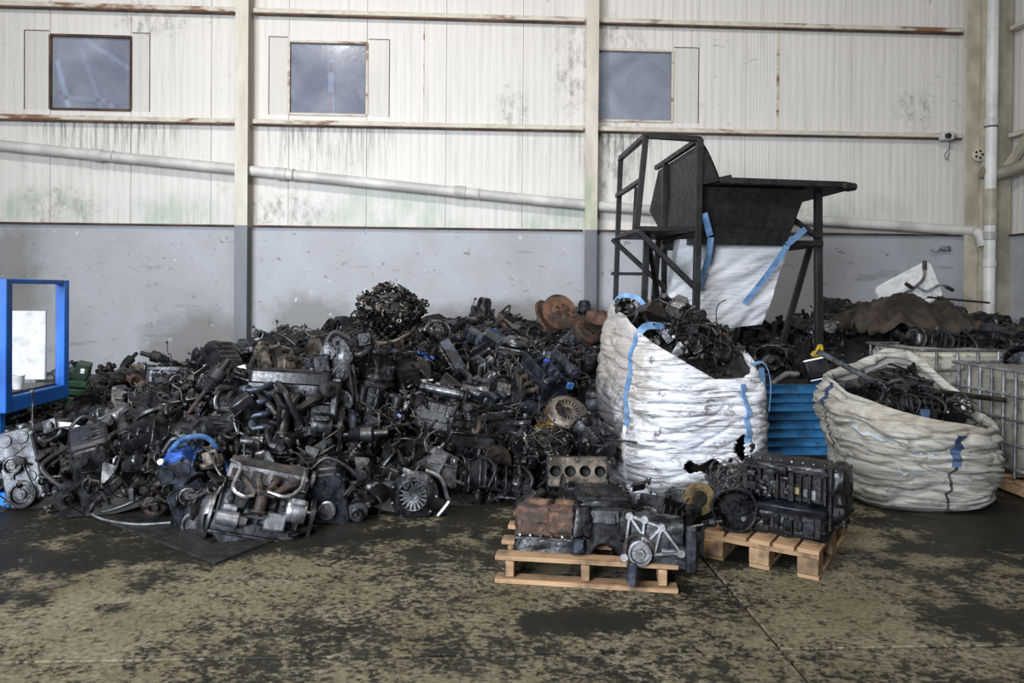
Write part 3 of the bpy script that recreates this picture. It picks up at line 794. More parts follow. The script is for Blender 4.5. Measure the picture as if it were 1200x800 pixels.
def engine_kit(kind, seed, L=.46, head=True, cover='ribbed', front='cover', back='flywheel', intake=True, exhaust=True,
               hoses=2, wires=4, pan=True, belt=True, turbo=False, n=4, filt=True):
    g = random.Random(seed); parts = []
    def P(nm, mb, role, subs=()):
        parts.append((nm, mb.mesh(nm), role, [(a, b.mesh(a), c) for a, b, c in subs]))
    W_ = .19; zt = .10 if head else .14
    # --- block
    mb = MB()
    if head:
        mb.box((0, 0, -.04), (L, W_, .28), .012)
    else:
        mb.box((0, 0, -.05), (L, W_, .24), .008)
        bores(mb, L, W_, zt, .10, n, L / n * .40)
        for sy in (-1, 1): mb.box((0, sy * W_ / 2, zt - .04), (L, .012, .08), .002)
        for sx in (-1, 1): mb.box((sx * L / 2, 0, zt - .04), (.012, W_, .08), .002)
    for i in range(n):
        x = -L / 2 + L / n * (i + .5)
        for sy in (-1, 1):
            mb.cyl((x, sy * (W_ / 2 - .045), -.11), (x, sy * (W_ / 2 - .045), zt - .05), L / n * .46, n=12)
            mb.cyl((x, sy * (W_ / 2 - .01), -.0), (x, sy * (W_ / 2 + .013), -.0), .02, n=10, b=.003)
    for i in range(n + 1):
        x = -L / 2 + L / n * i
        for sy in (-1, 1):
            mb.box((x * .97, sy * (W_ / 2 + .006), -.03), (.014, .03, .24), .003)
    mb.box((0, 0, -.155), (L + .01, W_ + .06, .075), .012)
    for sy in (-1, 1):
        mb.box((0, sy * (W_ / 2 + .012), -.085), (L * .96, .02, .018), .004, (0, g.uniform(-.06, .06), 0))
        for i in range(5):
            x, z = g.uniform(-.42, .42) * L, g.uniform(-.16, .06)
            mb.cyl((x, sy * W_ / 2, z), (x, sy * (W_ / 2 + g.uniform(.02, .055)), z), g.uniform(.012, .026), n=9, b=.003)
        for i in range(3):
            mb.box((g.uniform(-.4, .4) * L, sy * (W_ / 2 + .02), g.uniform(-.15, .05)), (g.uniform(.03, .09), .05, g.uniform(.03, .07)), .008, (g.uniform(-.3, .3), g.uniform(-.4, .4), 0))
    P('block', mb, 'cast')
    if pan:
        mb = MB(); z0, z1 = -.19, -.29
        mb.box((0, 0, z0 - .006), (L + .02, W_ + .085, .014), .003)
        a, b, c, d = L / 2 * .97, W_ / 2 + .02, L / 2 * g.uniform(.5, .8), W_ / 2 - .01
        sh = g.uniform(-.05, .05)
        mb.add([(-a, -b, z0), (a, -b, z0), (a, b, z0), (-a, b, z0), (sh - c, -d, z1), (sh + c, -d, z1), (sh + c, d, z1), (sh - c, d, z1)],
               [(0, 1, 2, 3), (7, 6, 5, 4), (0, 4, 5, 1), (1, 5, 6, 2), (2, 6, 7, 3), (3, 7, 4, 0)])
        for i in range(4): mb.box((sh + (i - 1.5) * c * .5, 0, z1 - .002), (.012, d * 1.7, .012), .003)
        mb.bolt((sh + c * .5, -d * .4, z1), (0, 0, -1), .014, .012)
        P('oil_pan', mb, 'pan')
    if head:
        mb = MB(); mb.box((0, 0, .15), (L * .98, W_ + .01, .10), .008)
        mb.box((0, 0, .102), (L * 1.0, W_ + .02, .006))
        for i in range(n):
            x = -L / 2 + L / n * (i + .5)
            mb.cyl((x, W_ / 2, .155), (x, W_ / 2 + .03, .165), .028, n=10, b=.004)
            mb.cyl((x, -W_ / 2, .14), (x, -W_ / 2 - .02, .135), .025, n=10, b=.004)
            mb.cyl((x + L / n * .4, -W_ / 2, .17), (x + L / n * .4, -W_ / 2 - .014, .17), .012, n=8)
        P('cylinder_head', mb, 'alu')
        mb = MB(); sub = []
        if cover == 'ribbed':
            pr = rpoly([(-W_ / 2 + .025, .205), (W_ / 2 - .025, .205), (W_ / 2 - .05, .255), (-W_ / 2 + .05, .255)], .02)
            mb.prism(pr, -L * .48, L * .48, YZ, .008)
            for i in range(9): mb.box((-L * .42 + i * L * .105, 0, .278), (.01, W_ * .62, .012), .003)
            mb.box((0, 0, .204), (L * .98, W_ + .02, .012), .003)
        elif cover == 'twin':
            for sy in (-1, 1):
                pr = rpoly([(sy * .055 - .02, .21), (sy * .055 + .02, .21), (sy * .055, .25)], .022)
                mb.prism(pr, -L * .48, L * .48, YZ, .006)
            mb.box((0, 0, .215), (L * .94, .05, .03), .005)
            for i in range(n):
                x = -L / 2 + L / n * (i + .5)
                mb.cyl((x, 0, .22), (x, 0, .275), .017, n=9, b=.004); mb.box((x, .02, .272), (.03, .06, .02), .005)
        elif cover == 'plastic':
            pr = rpoly([(-L * .42, -W_ * .42), (L * .42, -W_ * .42), (L * .40, W_ * .5), (-L * .36, W_ * .5)], .03)
            mb.prism(pr, .20, .275, None, .02)
            mb.box((0, .0, .278), (L * .5, W_ * .4, .012), .005)
            for i in range(5): mb.box((-L * .3 + i * L * .15, W_ * .35, .272), (.03, .09, .02), .005)
        else:  # open camshaft ladder
            mb.box((0, W_ / 2, .215), (L * .96, .016, .05), .003); mb.box((0, -W_ / 2, .215), (L * .96, .016, .05), .003)
            for sy in (-1, 1):
                mb.cyl((-L * .46, sy * .045, .225), (L * .47, sy * .045, .225), .012, n=9)
                for i in range(2 * n):
                    x = -L * .42 + i * L * .84 / (2 * n - 1)
                    mb.cyl((x - .008, sy * .045, .225 + .006 * (-1) ** i), (x + .008, sy * .045, .225 + .006 * (-1) ** i), .022, n=10)
            for i in range(n + 1): mb.box((-L * .44 + i * L * .22, 0, .222), (.02, W_ * .9, .035), .004)
        c1 = MB().lathe([(.024, 0), (.026, .006), (.026, .022), (.02, .026), (0, .026)], (g.uniform(-.3, .3) * L, .03, .272 if cover != 'open' else .24), (0, 0, 1), 12, lobes=lambda a: 1 + .06 * math.sin(8 * a))
        P('valve_cover', mb, 'cover', [('oil_cap', c1, 'accent')])
    # --- front end
    xf = L / 2
    if front == 'cover':
        mb = MB()
        po = rpoly([(-.07, -.17, .04), (.07, -.17, .04), (.08, .0, .035), (-.08, .0, .03), (-.055, .20, .05), (.055, .20, .05)], .04)
        mb.prism(po, xf, xf + .035, YZ, .01)
        for (y, z, r) in ((-.05, .19, .045), (.05, .19, .045), (0, .03, .05), (.06, -.06, .035)):
            mb.cyl((xf + .03, y, z), (xf + .045, y, z), r, r * .85, n=14)
        for k in range(len(po)):
            if k % 3 == 0: mb.cyl((xf, po[k][0] * 1.02, po[k][1] * 1.02), (xf + .04, po[k][0] * 1.02, po[k][1] * 1.02), .011, n=7)
        for i in range(4): mb.box((xf + .036, 0, -.08 + i * .06), (.012, .14, .007), .002, (g.uniform(-.6, .6), 0, 0))
        P('timing_cover', mb, 'alu')
        bl = MB()
        for k in range(len(po)):
            if k % 3 == 0: bl.bolt((xf + .04, po[k][0] * 1.02, po[k][1] * 1.02), (1, 0, 0), .0075, .007)
        P('bolt_set', bl, 'bolt')
    elif front == 'sprockets':
        mb = MB(); mb.box((xf + .006, 0, .0), (.012, W_ * .95, .36), .004)
        P('end_plate', mb, 'cast')
        for y, z, r in ((-.05, .19, .05), (.05, .19, .05), (0, -.15, .03), (.05, 0.02, .03)):
            mb = MB()
            mb.lathe([(r * .3, 0), (r, .0), (r, .02), (r * .75, .02), (r * .7, .01), (r * .3, .01), (r * .28, .026), (0, .026)], (xf + .016, y, z), (1, 0, 0), 24, lobes=lambda a: 1 + .03 * math.sin(24 * a / 2))
            P('sprocket', mb, 'steel')
    pu = [(0.0, -.155, .075), (g.uniform(-.03, .03), .03, .055)]
    side = g.choice((-1, 1))
    if front in ('cover', 'sprockets') and belt:
        mb = MB(); pulley(mb, (xf + .05, pu[0][0], pu[0][1]), (1, 0, 0), pu[0][2]); P('crank_pulley', mb, 'steel')
        mb = MB(); pulley(mb, (xf + .05, pu[1][0], pu[1][1]), (1, 0, 0), pu[1][2]); P('water_pump_pulley', mb, 'steel')
        mb = MB(); alternator(mb, (xf - .09, side * .165, -.02), (1, 0, 0))
        s1 = MB(); pulley(s1, (xf + .05, side * .165, -.02), (1, 0, 0), .034, n=16); s1.cyl((xf + .02, side * .165, -.02), (xf + .05, side * .165, -.02), .012, n=8)
        P('alternator', mb, 'alu', [('alternator_pulley', s1, 'steel')])
        pts = []
        for y, z, r in pu + [(side * .165, -.02, .034)]:
            for k in range(18): pts.append((round(y + (r + .002) * math.cos(k * .349), 5), round(z + (r + .002) * math.sin(k * .349), 5)))
        h = hull2(pts); mb = MB(); nh = len(h); vs = []
        for y, z in h: vs += [(xf + .056, y, z), (xf + .076, y, z), (xf + .056, y * 1.0, z), (xf + .076, y, z)]
        cy, cz = sum(p[0] for p in h) / nh, sum(p[1] for p in h) / nh
        vs = []
        for y, z in h:
            d = Vector((y - cy, z - cz)).normalized() * .005
            vs += [(xf + .056, y, z), (xf + .076, y, z), (xf + .076, y + d.x, z + d.y), (xf + .056, y + d.x, z + d.y)]
        fs = []
        for i in range(nh):
            j = (i + 1) % nh
            for q in range(4): fs.append((4 * i + q, 4 * i + (q + 1) % 4, 4 * j + (q + 1) % 4, 4 * j + q))
        mb.add(vs, fs); P('drive_belt', mb, 'rubber')
    # --- rear end
    xb = -L / 2
    if back == 'flywheel':
        mb = MB(); mb.lathe([(.03, 0), (.135, 0), (.14, .003), (.14, .018), (.13, .022), (.12, .022), (.118, .016), (.05, .016), (.045, .026), (0, .026)], (xb - .012, 0, -.09), (-1, 0, 0), 40, lobes=lambda a: 1 + .012 * math.sin(20 * a))
        mb.cyl((xb, 0, -.09), (xb - .012, 0, -.09), .05, n=14)
        P('flywheel', mb, 'steel')
        mb = MB(); mb.lathe([(.115, 0), (.11, .02), (.085, .045), (.05, .05), (.048, .04), (.03, .035), (0, .035)], (xb - .034, 0, -.09), (-1, 0, 0), 24)
        for k in range(12):
            a = k * math.pi / 6
            mb.box((xb - .082, .05 * math.cos(a), -.09 + .05 * math.sin(a)), (.006, .045, .011), .002, (a, 0, 0))
        P('clutch_cover', mb, 'steel')
    elif back == 'bell':
        mb = MB(); po = rpoly([(-.10, -.18, .05), (.10, -.18, .05), (.11, .02, .05), (-.11, .02, .05)], .05)
        mb.prism([(p[0], p[1]) for p in po][::-1], xb, xb - .016, YZ)
        mb.lathe([(.15, 0), (.155, .03), (.12, .09), (.085, .13), (.08, .2), (.06, .24), (0, .24)], (xb - .016, 0, -.08), (-1, 0, 0), 22, lobes=lambda a: 1 + .03 * math.sin(7 * a))
        for k in range(9):
            a = k * .698
            mb.box((xb - .08, .125 * math.cos(a), -.08 + .125 * math.sin(a)), (.13, .03, .010), .003, (a, 0, 0))
        P('gearbox_housing', mb, 'alu')
    # --- manifolds
    if intake and head:
        mb = MB(); yk, zk = W_ / 2 + g.uniform(.10, .13), .17 + g.uniform(0, .08)
        mb.cyl((-L * .42, yk, zk), (L * .42, yk, zk), .042, n=14, b=.01)
        for i in range(n):
            x = -L / 2 + L / n * (i + .5)
            mb.tube(catmull([(x, W_ / 2 + .01, .155), (x, W_ / 2 + .06, .14), (x, yk + .03, zk - .06), (x, yk + .045, zk)], 5), .021, 9)
        mb.cyl((L * .42, yk, zk), (L * .42 + .05, yk, zk), .03, n=12, b=.004)
        mb.box((L * .46, yk, zk), (.02, .09, .09), .006)
        P('intake_manifold', mb, g.choice(('cover', 'alu')))
    if exhaust and head:
        mb = MB(); yk = -W_ / 2 - .075
        for i in range(n):
            x = -L / 2 + L / n * (i + .5)
            mb.tube(catmull([(x, -W_ / 2 - .01, .135), (x, -W_ / 2 - .06, .13), (x * .6, yk, .09), (x * .25, yk - .005, .03)], 4), .02, 8)
            mb.box((x, -W_ / 2 - .022, .135), (.06, .012, .06), .003)
        mb.cyl((0, yk, .05), (0, yk - .01, -.06), .036, .03, n=12); mb.cyl((0, yk - .01, -.06), (0, yk - .01, -.072), .05, n=12)
        P('exhaust_manifold', mb, 'hot')
        if turbo:
            mb = MB(); snail(mb, (.06, yk - .07, -.02), (1, 0, 0), .055); snail(mb, (-.04, yk - .07, -.02), (-1, 0, 0), .05)
            mb.cyl((-.04, yk - .07, -.02), (.06, yk - .07, -.02), .03, n=12); P('turbocharger', mb, 'hot')
    mb = MB(); starter(mb, (xb + .01, -W_ / 2 - .055, -.12), (1, 0, 0)); P('starter_motor', mb, 'steel')
    if filt:
        mb = MB(); x = g.uniform(-.1, .15)
        mb.lathe([(.038, 0), (.038, .075), (.034, .085), (.0, .088)], (x, W_ / 2 + .02, -.10), (0, 1, -.25), 14, lobes=lambda a: 1 + .02 * math.sin(14 * a)); P('oil_filter', mb, 'cover')
    def skin(sd):
        return Vector((g.uniform(-.5, .5) * L, sd * (W_ / 2 + g.uniform(.02, .10)), g.uniform(-.15, .25)))
    if hoses:
        for i in range(hoses):
            mb = MB()
            sd = g.choice((-1, 1)); a = skin(sd); b = skin(sd); m_ = (a + b) / 2 + Vector((g.uniform(-.05, .05), sd * g.uniform(.05, .12), g.uniform(.02, .12)))
            if g.random() < .35: b = Vector((a.x, -sd * .1, .27)); m_ = Vector((a.x, 0, .33))
            P_ = catmull([a, a.lerp(m_, .6) + Vector((0, sd * .03, 0)), m_, b], 6)
            mb.tube(P_, g.uniform(.010, .020), 8)
            P('hose', mb, 'rubber')
    if wires:
        mb = MB()
        for i in range(wires):
            sd = g.choice((-1, 1)); p = [skin(sd)]
            for k in range(4): p.append(p[-1] + Vector((g.uniform(-.14, .14), sd * g.uniform(-.02, .05), g.uniform(-.07, .09))))
            mb.tube(catmull(p, 4), g.uniform(.003, .006), 5)
            mb.box(p[-1], (.03, .02, .02), .003, (g.random(), g.random(), g.random()))
        P('wiring_loom', mb, 'wire')
    KIT[kind] = parts

def gearbox_kit(kind, seed, long=False):
    g = random.Random(seed); parts = []
    def P(nm, mb, role, subs=()): parts.append((nm, mb.mesh(nm), role, [(a, b.mesh(a), c) for a, b, c in subs]))
    mb = MB(); lob = lambda a: 1 + .05 * math.sin(3 * a + 1) + .02 * math.sin(9 * a)
    mb.lathe([(.165, 0), (.17, .004), (.17, .018), (.155, .022), (.145, .06), (.115, .11), (.10, .125)], (-.2, 0, 0), (1, 0, 0), 30, cap=False, lobes=lob)
    mb.lathe([(.165, 0), (.15, .002), (.135, .06), (.10, .105), (.045, .11), (.04, .06), (.0, .06)], (-.2, 0, 0), (1, 0, 0), 30, cap=False, lobes=lob)
    for k in range(11):
        a = k * 2 * math.pi / 11
        mb.box((-.135, .13 * math.cos(a), .13 * math.sin(a)), (.11, .035, .008), .002, (a, .0, 0))
        mb.cyl((-.2, .172 * math.cos(a), .172 * math.sin(a)), (-.165, .172 * math.cos(a), .172 * math.sin(a)), .013, n=7)
    P('bell_housing', mb, 'alu')
    mb = MB(); L2 = .34 if long else .20
    po = rpoly([(-.07, -.07, .05), (.06, -.08, .05), (.08, .05, .05), (-.05, .07, .05)], .05)
    mb.prism(po, -.09, -.09 + L2, YZ, .03)
    nr = int(L2 / .03)
    for i in range(nr):
        x = -.07 + i * .03
        po2 = [(p[0] * 1.06, p[1] * 1.06) for p in po]
        mb.prism(po2, x, x + .007, YZ)
    for k in range(4):
        a = k * 1.57 + .4; mb.box((-.09 + L2 / 2, .115 * math.cos(a), .115 * math.sin(a)), (L2 * .9, .014, .03), .003, (a + 1.57, 0, 0))
    P('gear_case', mb, 'alu')
    mb = MB()
    if long:
        mb.lathe([(.07, 0), (.06, .05), (.045, .12), (.04, .2), (.055, .21), (.055, .235), (.025, .24), (0, .24)], (.24, 0, 0), (1, 0, 0), 18)
    else:
        mb.lathe([(.095, 0), (.10, .02), (.085, .05), (.05, .075), (.045, .1), (.03, .1), (0, .09)], (-.03, 0, -.13), (0, 1, 0), 18)
        mb.lathe([(.095, 0), (.085, .05), (.05, .07), (.045, .09), (0, .08)], (-.03, 0, -.13), (0, -1, 0), 18)
        mb.lathe([(.10, 0), (.095, .02), (.05, .035), (0, .035)], (.105, 0, 0), (1, 0, 0), 20, lobes=lambda a: 1 + .04 * math.sin(5 * a))
    P('tail_housing' if long else 'differential', mb, 'cast')
    mb = MB(); mb.box((.0, .02, .12), (.09, .07, .03), .006); mb.cyl((0, .02, .13), (0, .02, .19), .014, n=9); mb.bar((0, .02, .185), (.07, .05, .2), .02, .008)
    P('shift_lever', mb, 'steel')
    mb = MB()
    for i in range(10):
        a = g.uniform(0, 6.28); x = g.uniform(-.06, .08); mb.bolt((x, .118 * math.cos(a), .118 * math.sin(a)), (0, math.cos(a), math.sin(a)), .009, .012)
    mb.box((.02, -.14, .03), (.10, .03, .08), .006, (.3, 0, 0)); mb.box((.02, -.17, .06), (.04, .06, .05), .008, (.3, .2, 0))
    P('mount_bracket', mb, 'steel')
    mb = MB()
    for i in range(2):
        a = Vector((g.uniform(-.1, .1), g.choice((-1, 1)) * .12, g.uniform(-.05, .1)))
        mb.tube(catmull([a, a + Vector((.08, a.y * .4, .05)), a + Vector((.18, a.y * .2, .12))], 6), .009, 6)
    P('hose', mb, 'rubber')
    KIT[kind] = parts

engine_kit('engine_a', 1, cover='ribbed', front='cover', back='flywheel', turbo=True)
engine_kit('engine_b', 2, cover='twin', front='cover', back='bell', L=.44)
engine_kit('engine_c', 3, cover='plastic', front='cover', back='bell', hoses=4, wires=6)
engine_kit('engine_d', 4, cover='open', front='sprockets', back='flywheel', intake=False, hoses=2)
engine_kit('engine_e', 5, cover='twin', front='sprockets', back='bell', turbo=True, belt=True)
engine_kit('engine_f', 6, head=False, front='cover', back='flywheel', belt=False, hoses=1, wires=1, filt=True)
engine_kit('engine_g', 7, cover='ribbed', front='cover', back='none', L=.38, n=3, hoses=2, wires=4)
gearbox_kit('gearbox_a', 11); gearbox_kit('gearbox_b', 12, True); gearbox_kit('gearbox_c', 13)

# ---- loose parts, each a small kit of its own
def small(kind, *parts): KIT[kind] = [(nm, mb.mesh(nm), role, []) for nm, mb, role in parts]
def disc_kit(kind, r, hat, th, role):
    a = MB().lathe([(r * .42, 0), (r, 0), (r, th), (r * .5, th)], (0, 0, 0), (0, 0, 1), 32, cap=False).lathe([(r * .42, 0), (r * .42, -.001), (r * .5, -.001)], (0, 0, 0), (0, 0, 1), 32, cap=False)
    b = MB().lathe([(r * .5, th * .5), (r * .5, hat), (r * .46, hat + .006), (r * .2, hat + .006), (r * .2, hat - .004), (0, hat - .004)], (0, 0, 0), (0, 0, 1), 28)
    c = MB()
    for k in range(5): c.bolt((r * .33 * math.cos(k * 1.257), r * .33 * math.sin(k * 1.257), hat + .006), (0, 0, 1), .008, .01)
    small(kind, ('friction_ring', a, role), ('hat', b, role), ('stud', c, 'bolt'))
disc_kit('brake_disc', .14, .04, .022, 'hot'); disc_kit('flat_flywheel', .135, .012, .02, 'steel')
a = MB().lathe([(.12, .0), (.125, .0), (.13, .015), (.13, .06), (.12, .07), (.115, .075), (.06, .078), (.055, .07), (.05, .078), (.03, .078), (.03, .07), (0, .07)], (0, 0, 0), (0, 0, 1), 28)
b = MB()
for k in range(4): b.bolt((.045 * math.cos(k * 1.57), .045 * math.sin(k * 1.57), .076), (0, 0, 1), .008, .014)
small('brake_drum', ('drum', a, 'hot'), ('stud', b, 'bolt'))
# clutch: pressure plate with spring fingers
a = MB().lathe([(.135, 0), (.14, .004), (.14, .016), (.13, .02), (.122, .03), (.085, .042), (.08, .036), (.078, .03)], (0, 0, 0), (0, 0, 1), 36, cap=False)
a.lathe([(.0, -.004), (.135, -.004), (.135, 0)], (0, 0, 0), (0, 0, 1), 36, cap=False)
b = MB()
for k in range(18):
    an = k * math.pi / 9
    b.box((.054 * math.cos(an), .054 * math.sin(an), .034), (.055, .0125, .004), .0015, (0, -.12, an))
c = MB().lathe([(.026, .02), (.030, .03), (.026, .037), (.014, .036), (.012, .03), (0, .03)], (0, 0, 0), (0, 0, 1), 20)
d = MB()
for k in range(9): d.bolt((.13 * math.cos(k * .698), .13 * math.sin(k * .698), .018), (0, 0, 1), .008, .008)
e = MB().torus((0, 0, .038), (0, 0, 1), .083, .0045, 32, 6).torus((0, 0, .03), (0, 0, 1), .105, .004, 32, 6)
small('clutch_plate', ('cover', a, 'steel'), ('spring_finger', b, 'steel'), ('release_hub', c, 'steel'), ('rivet', d, 'bolt'), ('wire_ring', e, 'steel'))
a = MB(); alternator(a, (0, 0, -.06), (0, 0, 1), .07, .13); b = MB(); pulley(b, (0, 0, .075), (0, 0, 1), .034, n=16)
small('alternator', ('housing', a, 'alu'), ('pulley', b, 'steel'))
a = MB(); starter(a, (0, 0, -.09), (0, 0, 1), .045, .19); b = MB().bar((0, .06, -.05), (.05, .09, -.08), .02, .01)
small('starter_motor', ('housing', a, 'cast'), ('terminal', b, 'steel'))
a = MB(); snail(a, (0, 0, .03), (0, 0, 1), .065); b = MB(); snail(b, (0, 0, -.05), (0, 0, -1), .06); b.cyl((0, 0, -.05), (0, 0, .03), .035, n=14)
small('turbocharger', ('compressor', a, 'alu'), ('turbine', b, 'hot'))
a = MB(); pulley(a, (0, 0, 0), (0, 0, 1), .075, .035); small('loose_pulley', ('rim', a, 'steel'))
g = random.Random(3)
a = MB().box((0, 0, 0), (.42, .17, .09), .008)
for i in range(4): a.cyl((-.16 + i * .105, .08, .0), (-.16 + i * .105, .105, .0), .03, n=10, b=.004); a.cyl((-.16 + i * .105, 0, .04), (-.16 + i * .105, 0, .06), .025, n=10)
b = MB()
for sy in (-1, 1):
    b.cyl((-.2, sy * .045, .055), (.21, sy * .045, .055), .012, n=9)
    for i in range(8): b.cyl((-.18 + i * .05, sy * .045, .052 + .006 * (-1) ** i), (-.165 + i * .05, sy * .045, .052 + .006 * (-1) ** i), .022, n=9)
small('cylinder_head', ('casting', a, 'alu'), ('camshaft', b, 'steel'))
a = MB().cyl((-.18, 0, 0), (.18, 0, 0), .045, n=14, b=.012)
for i in range(4): a.tube(catmull([(-.14 + i * .093, 0, .03), (-.14 + i * .093, .09, .06), (-.14 + i * .093, .15, .0), (-.14 + i * .093, .16, -.05)], 5), .022, 9); a.box((-.14 + i * .093, .16, -.055), (.06, .06, .012), .003)
b = MB().cyl((.18, 0, 0), (.24, 0, .0), .032, n=12, b=.004).box((.2, 0, 0), (.02, .09, .09), .005)
small('intake_manifold', ('plenum', a, 'cover'), ('throttle_body', b, 'alu'))
a = MB()
for i in range(4):
    x = -.15 + i * .1
    a.tube(catmull([(x, 0, 0), (x, .06, .0), (x * .6, .1, -.05), (x * .2, .11, -.12)], 5), .021, 8); a.box((x, -.004, 0), (.065, .01, .065), .003)
a.cyl((0, .11, -.1), (0, .11, -.2), .04, .032, n=12); a.cyl((0, .11, -.2), (0, .11, -.212), .055, n=12)
small('exhaust_manifold', ('runner', a, 'hot'))
a = MB(); bellows(a, [(-.15, 0, 0), (-.05, .03, .02), (.06, .0, .05), (.14, -.04, .02)], .035); b = MB().cyl((-.17, -.005, -.004), (-.14, .002, .0), .04, n=14).cyl((.13, -.035, .024), (.16, -.052, .01), .04, n=14)
small('ribbed_intake_hose', ('bellows', a, 'rubber'), ('clamp', b, 'steel'))
a = MB().tube(catmull([(-.18, 0, 0), (-.1, .02, .04), (0, .1, .05), (.1, .11, .02), (.17, .05, -.02)], 6), .021, 9); small('bent_coolant_hose', ('tube', a, 'rubber'))
a = MB().cyl((-.3, 0, 0), (.3, 0, 0), .014, n=9); b = MB()
b2 = MB()
for s_ in (-1, 1): (b if s_ < 0 else b2).lathe([(.02, 0), (.035, .015), (.026, .025), (.042, .04), (.03, .05), (.048, .065), (.036, .075), (.05, .085), (.05, .15), (.022, .16), (.02, .24), (0, .24)], (s_ * .2, 0, 0), (s_, 0, 0), 14)
small('drive_shaft', ('shaft', a, 'steel'), ('joint_boot', b, 'rubber'), ('joint_boot', b2, 'rubber'))
a = MB().prism(rpoly([(-.12, -.02, .025), (.12, -.03, .02), (.06, .12, .02), (-.07, .1, .025)], .02), 0, .02, None, .004)
b = MB()
for x, y in ((-.12, -.02), (.12, -.03), (.06, .12), (-.07, .1)): b.lathe([(.008, 0), (.02, 0), (.02, .012), (.008, .012)], (x, y, .02), (0, 0, 1), 12)
b.box((0, .04, .03), (.16, .014, .03), .003, (0, 0, .3)).box((0, .03, .03), (.014, .14, .03), .003)
small('cast_bracket', ('plate', a, 'alu'), ('boss', b, 'alu'))
a = MB().box((0, 0, 0), (.22, .16, .015), .003); b = MB().add([(-.1, -.07, 0), (.1, -.07, 0), (.1, .07, 0), (-.1, .07, 0), (-.02, -.05, -.1), (.07, -.05, -.1), (.07, .05, -.1), (-.02, .05, -.1)], [(0, 1, 2, 3), (7, 6, 5, 4), (0, 4, 5, 1), (1, 5, 6, 2), (2, 6, 7, 3), (3, 7, 4, 0)])
small('oil_pan', ('flange', a, 'pan'), ('sump', b, 'pan'))
pts = [Vector((.055 * math.cos(i * .5), .055 * math.sin(i * .5), i * .0042)) for i in range(76)]
small('coil_spring', ('coil', MB().tube(pts, .008, 6), 'steel'))
a = MB().lathe([(.03, 0), (.046, .004), (.046, .1), (.04, .112), (.02, .116), (0, .116)], (0, 0, 0), (0, 0, 1), 18)
b = MB().lathe([(.02, -.004), (.042, -.004), (.042, 0), (.02, 0)], (0, 0, 0), (0, 0, 1), 18)
small('oil_filter', ('can', a, 'cover'), ('gasket', b, 'rubber'))
def wire_ball(seed, n=26, r=.14):
    g = random.Random(seed); mb = MB()
    for i in range(n):
        p = [Vector((g.gauss(0, r * .5), g.gauss(0, r * .5), abs(g.gauss(0, r * .3))))]
        for k in range(6):
            q = p[-1] + Vector((g.uniform(-1, 1), g.uniform(-1, 1), g.uniform(-.6, .6))) * r * .7
            p.append(q * min(1, r / max(q.length, .001)))
        mb.tube(catmull(p, 4), g.uniform(.003, .007), 5)
    c = MB()
    for i in range(9): c.box(Vector((g.uniform(-r, r), g.uniform(-r, r), g.uniform(0, r * .5))), (.035, .022, .018), .003, (g.random() * 3, g.random() * 3, g.random() * 3))
    return mb, c
a, b = wire_ball(5); small('wiring_tangle', ('wire', a, 'wire'), ('plug', b, 'accent'))
PRETTY = dict(engine_a='turbocharged engine', engine_b='twin-cam engine with gearbox', engine_c='plastic-topped engine with gearbox', engine_d='open-camshaft engine', engine_e='sprocket-fronted engine',
              engine_f='headless engine block', engine_g='short engine', gearbox_a='ribbed gearbox', gearbox_b='long gearbox', gearbox_c='round-ended gearbox')
NAMEOF = dict(engine_a='car_engine', engine_b='car_engine', engine_c='car_engine', engine_d='car_engine', engine_e='car_engine', engine_f='engine_block', engine_g='car_engine', gearbox_a='gearbox', gearbox_b='gearbox', gearbox_c='gearbox', flat_flywheel='flywheel', loose_pulley='pulley')
CATOF = dict(car_engine='engine', engine_block='engine', gearbox='gearbox')

FINE = {'mount_bracket', 'wiring_loom', 'bolt_boss',  'bolt_set', 'wire', 'plug', 'rivet', 'stud', 'spring_finger', 'clamp', 'boss', 'runner', 'camshaft'}
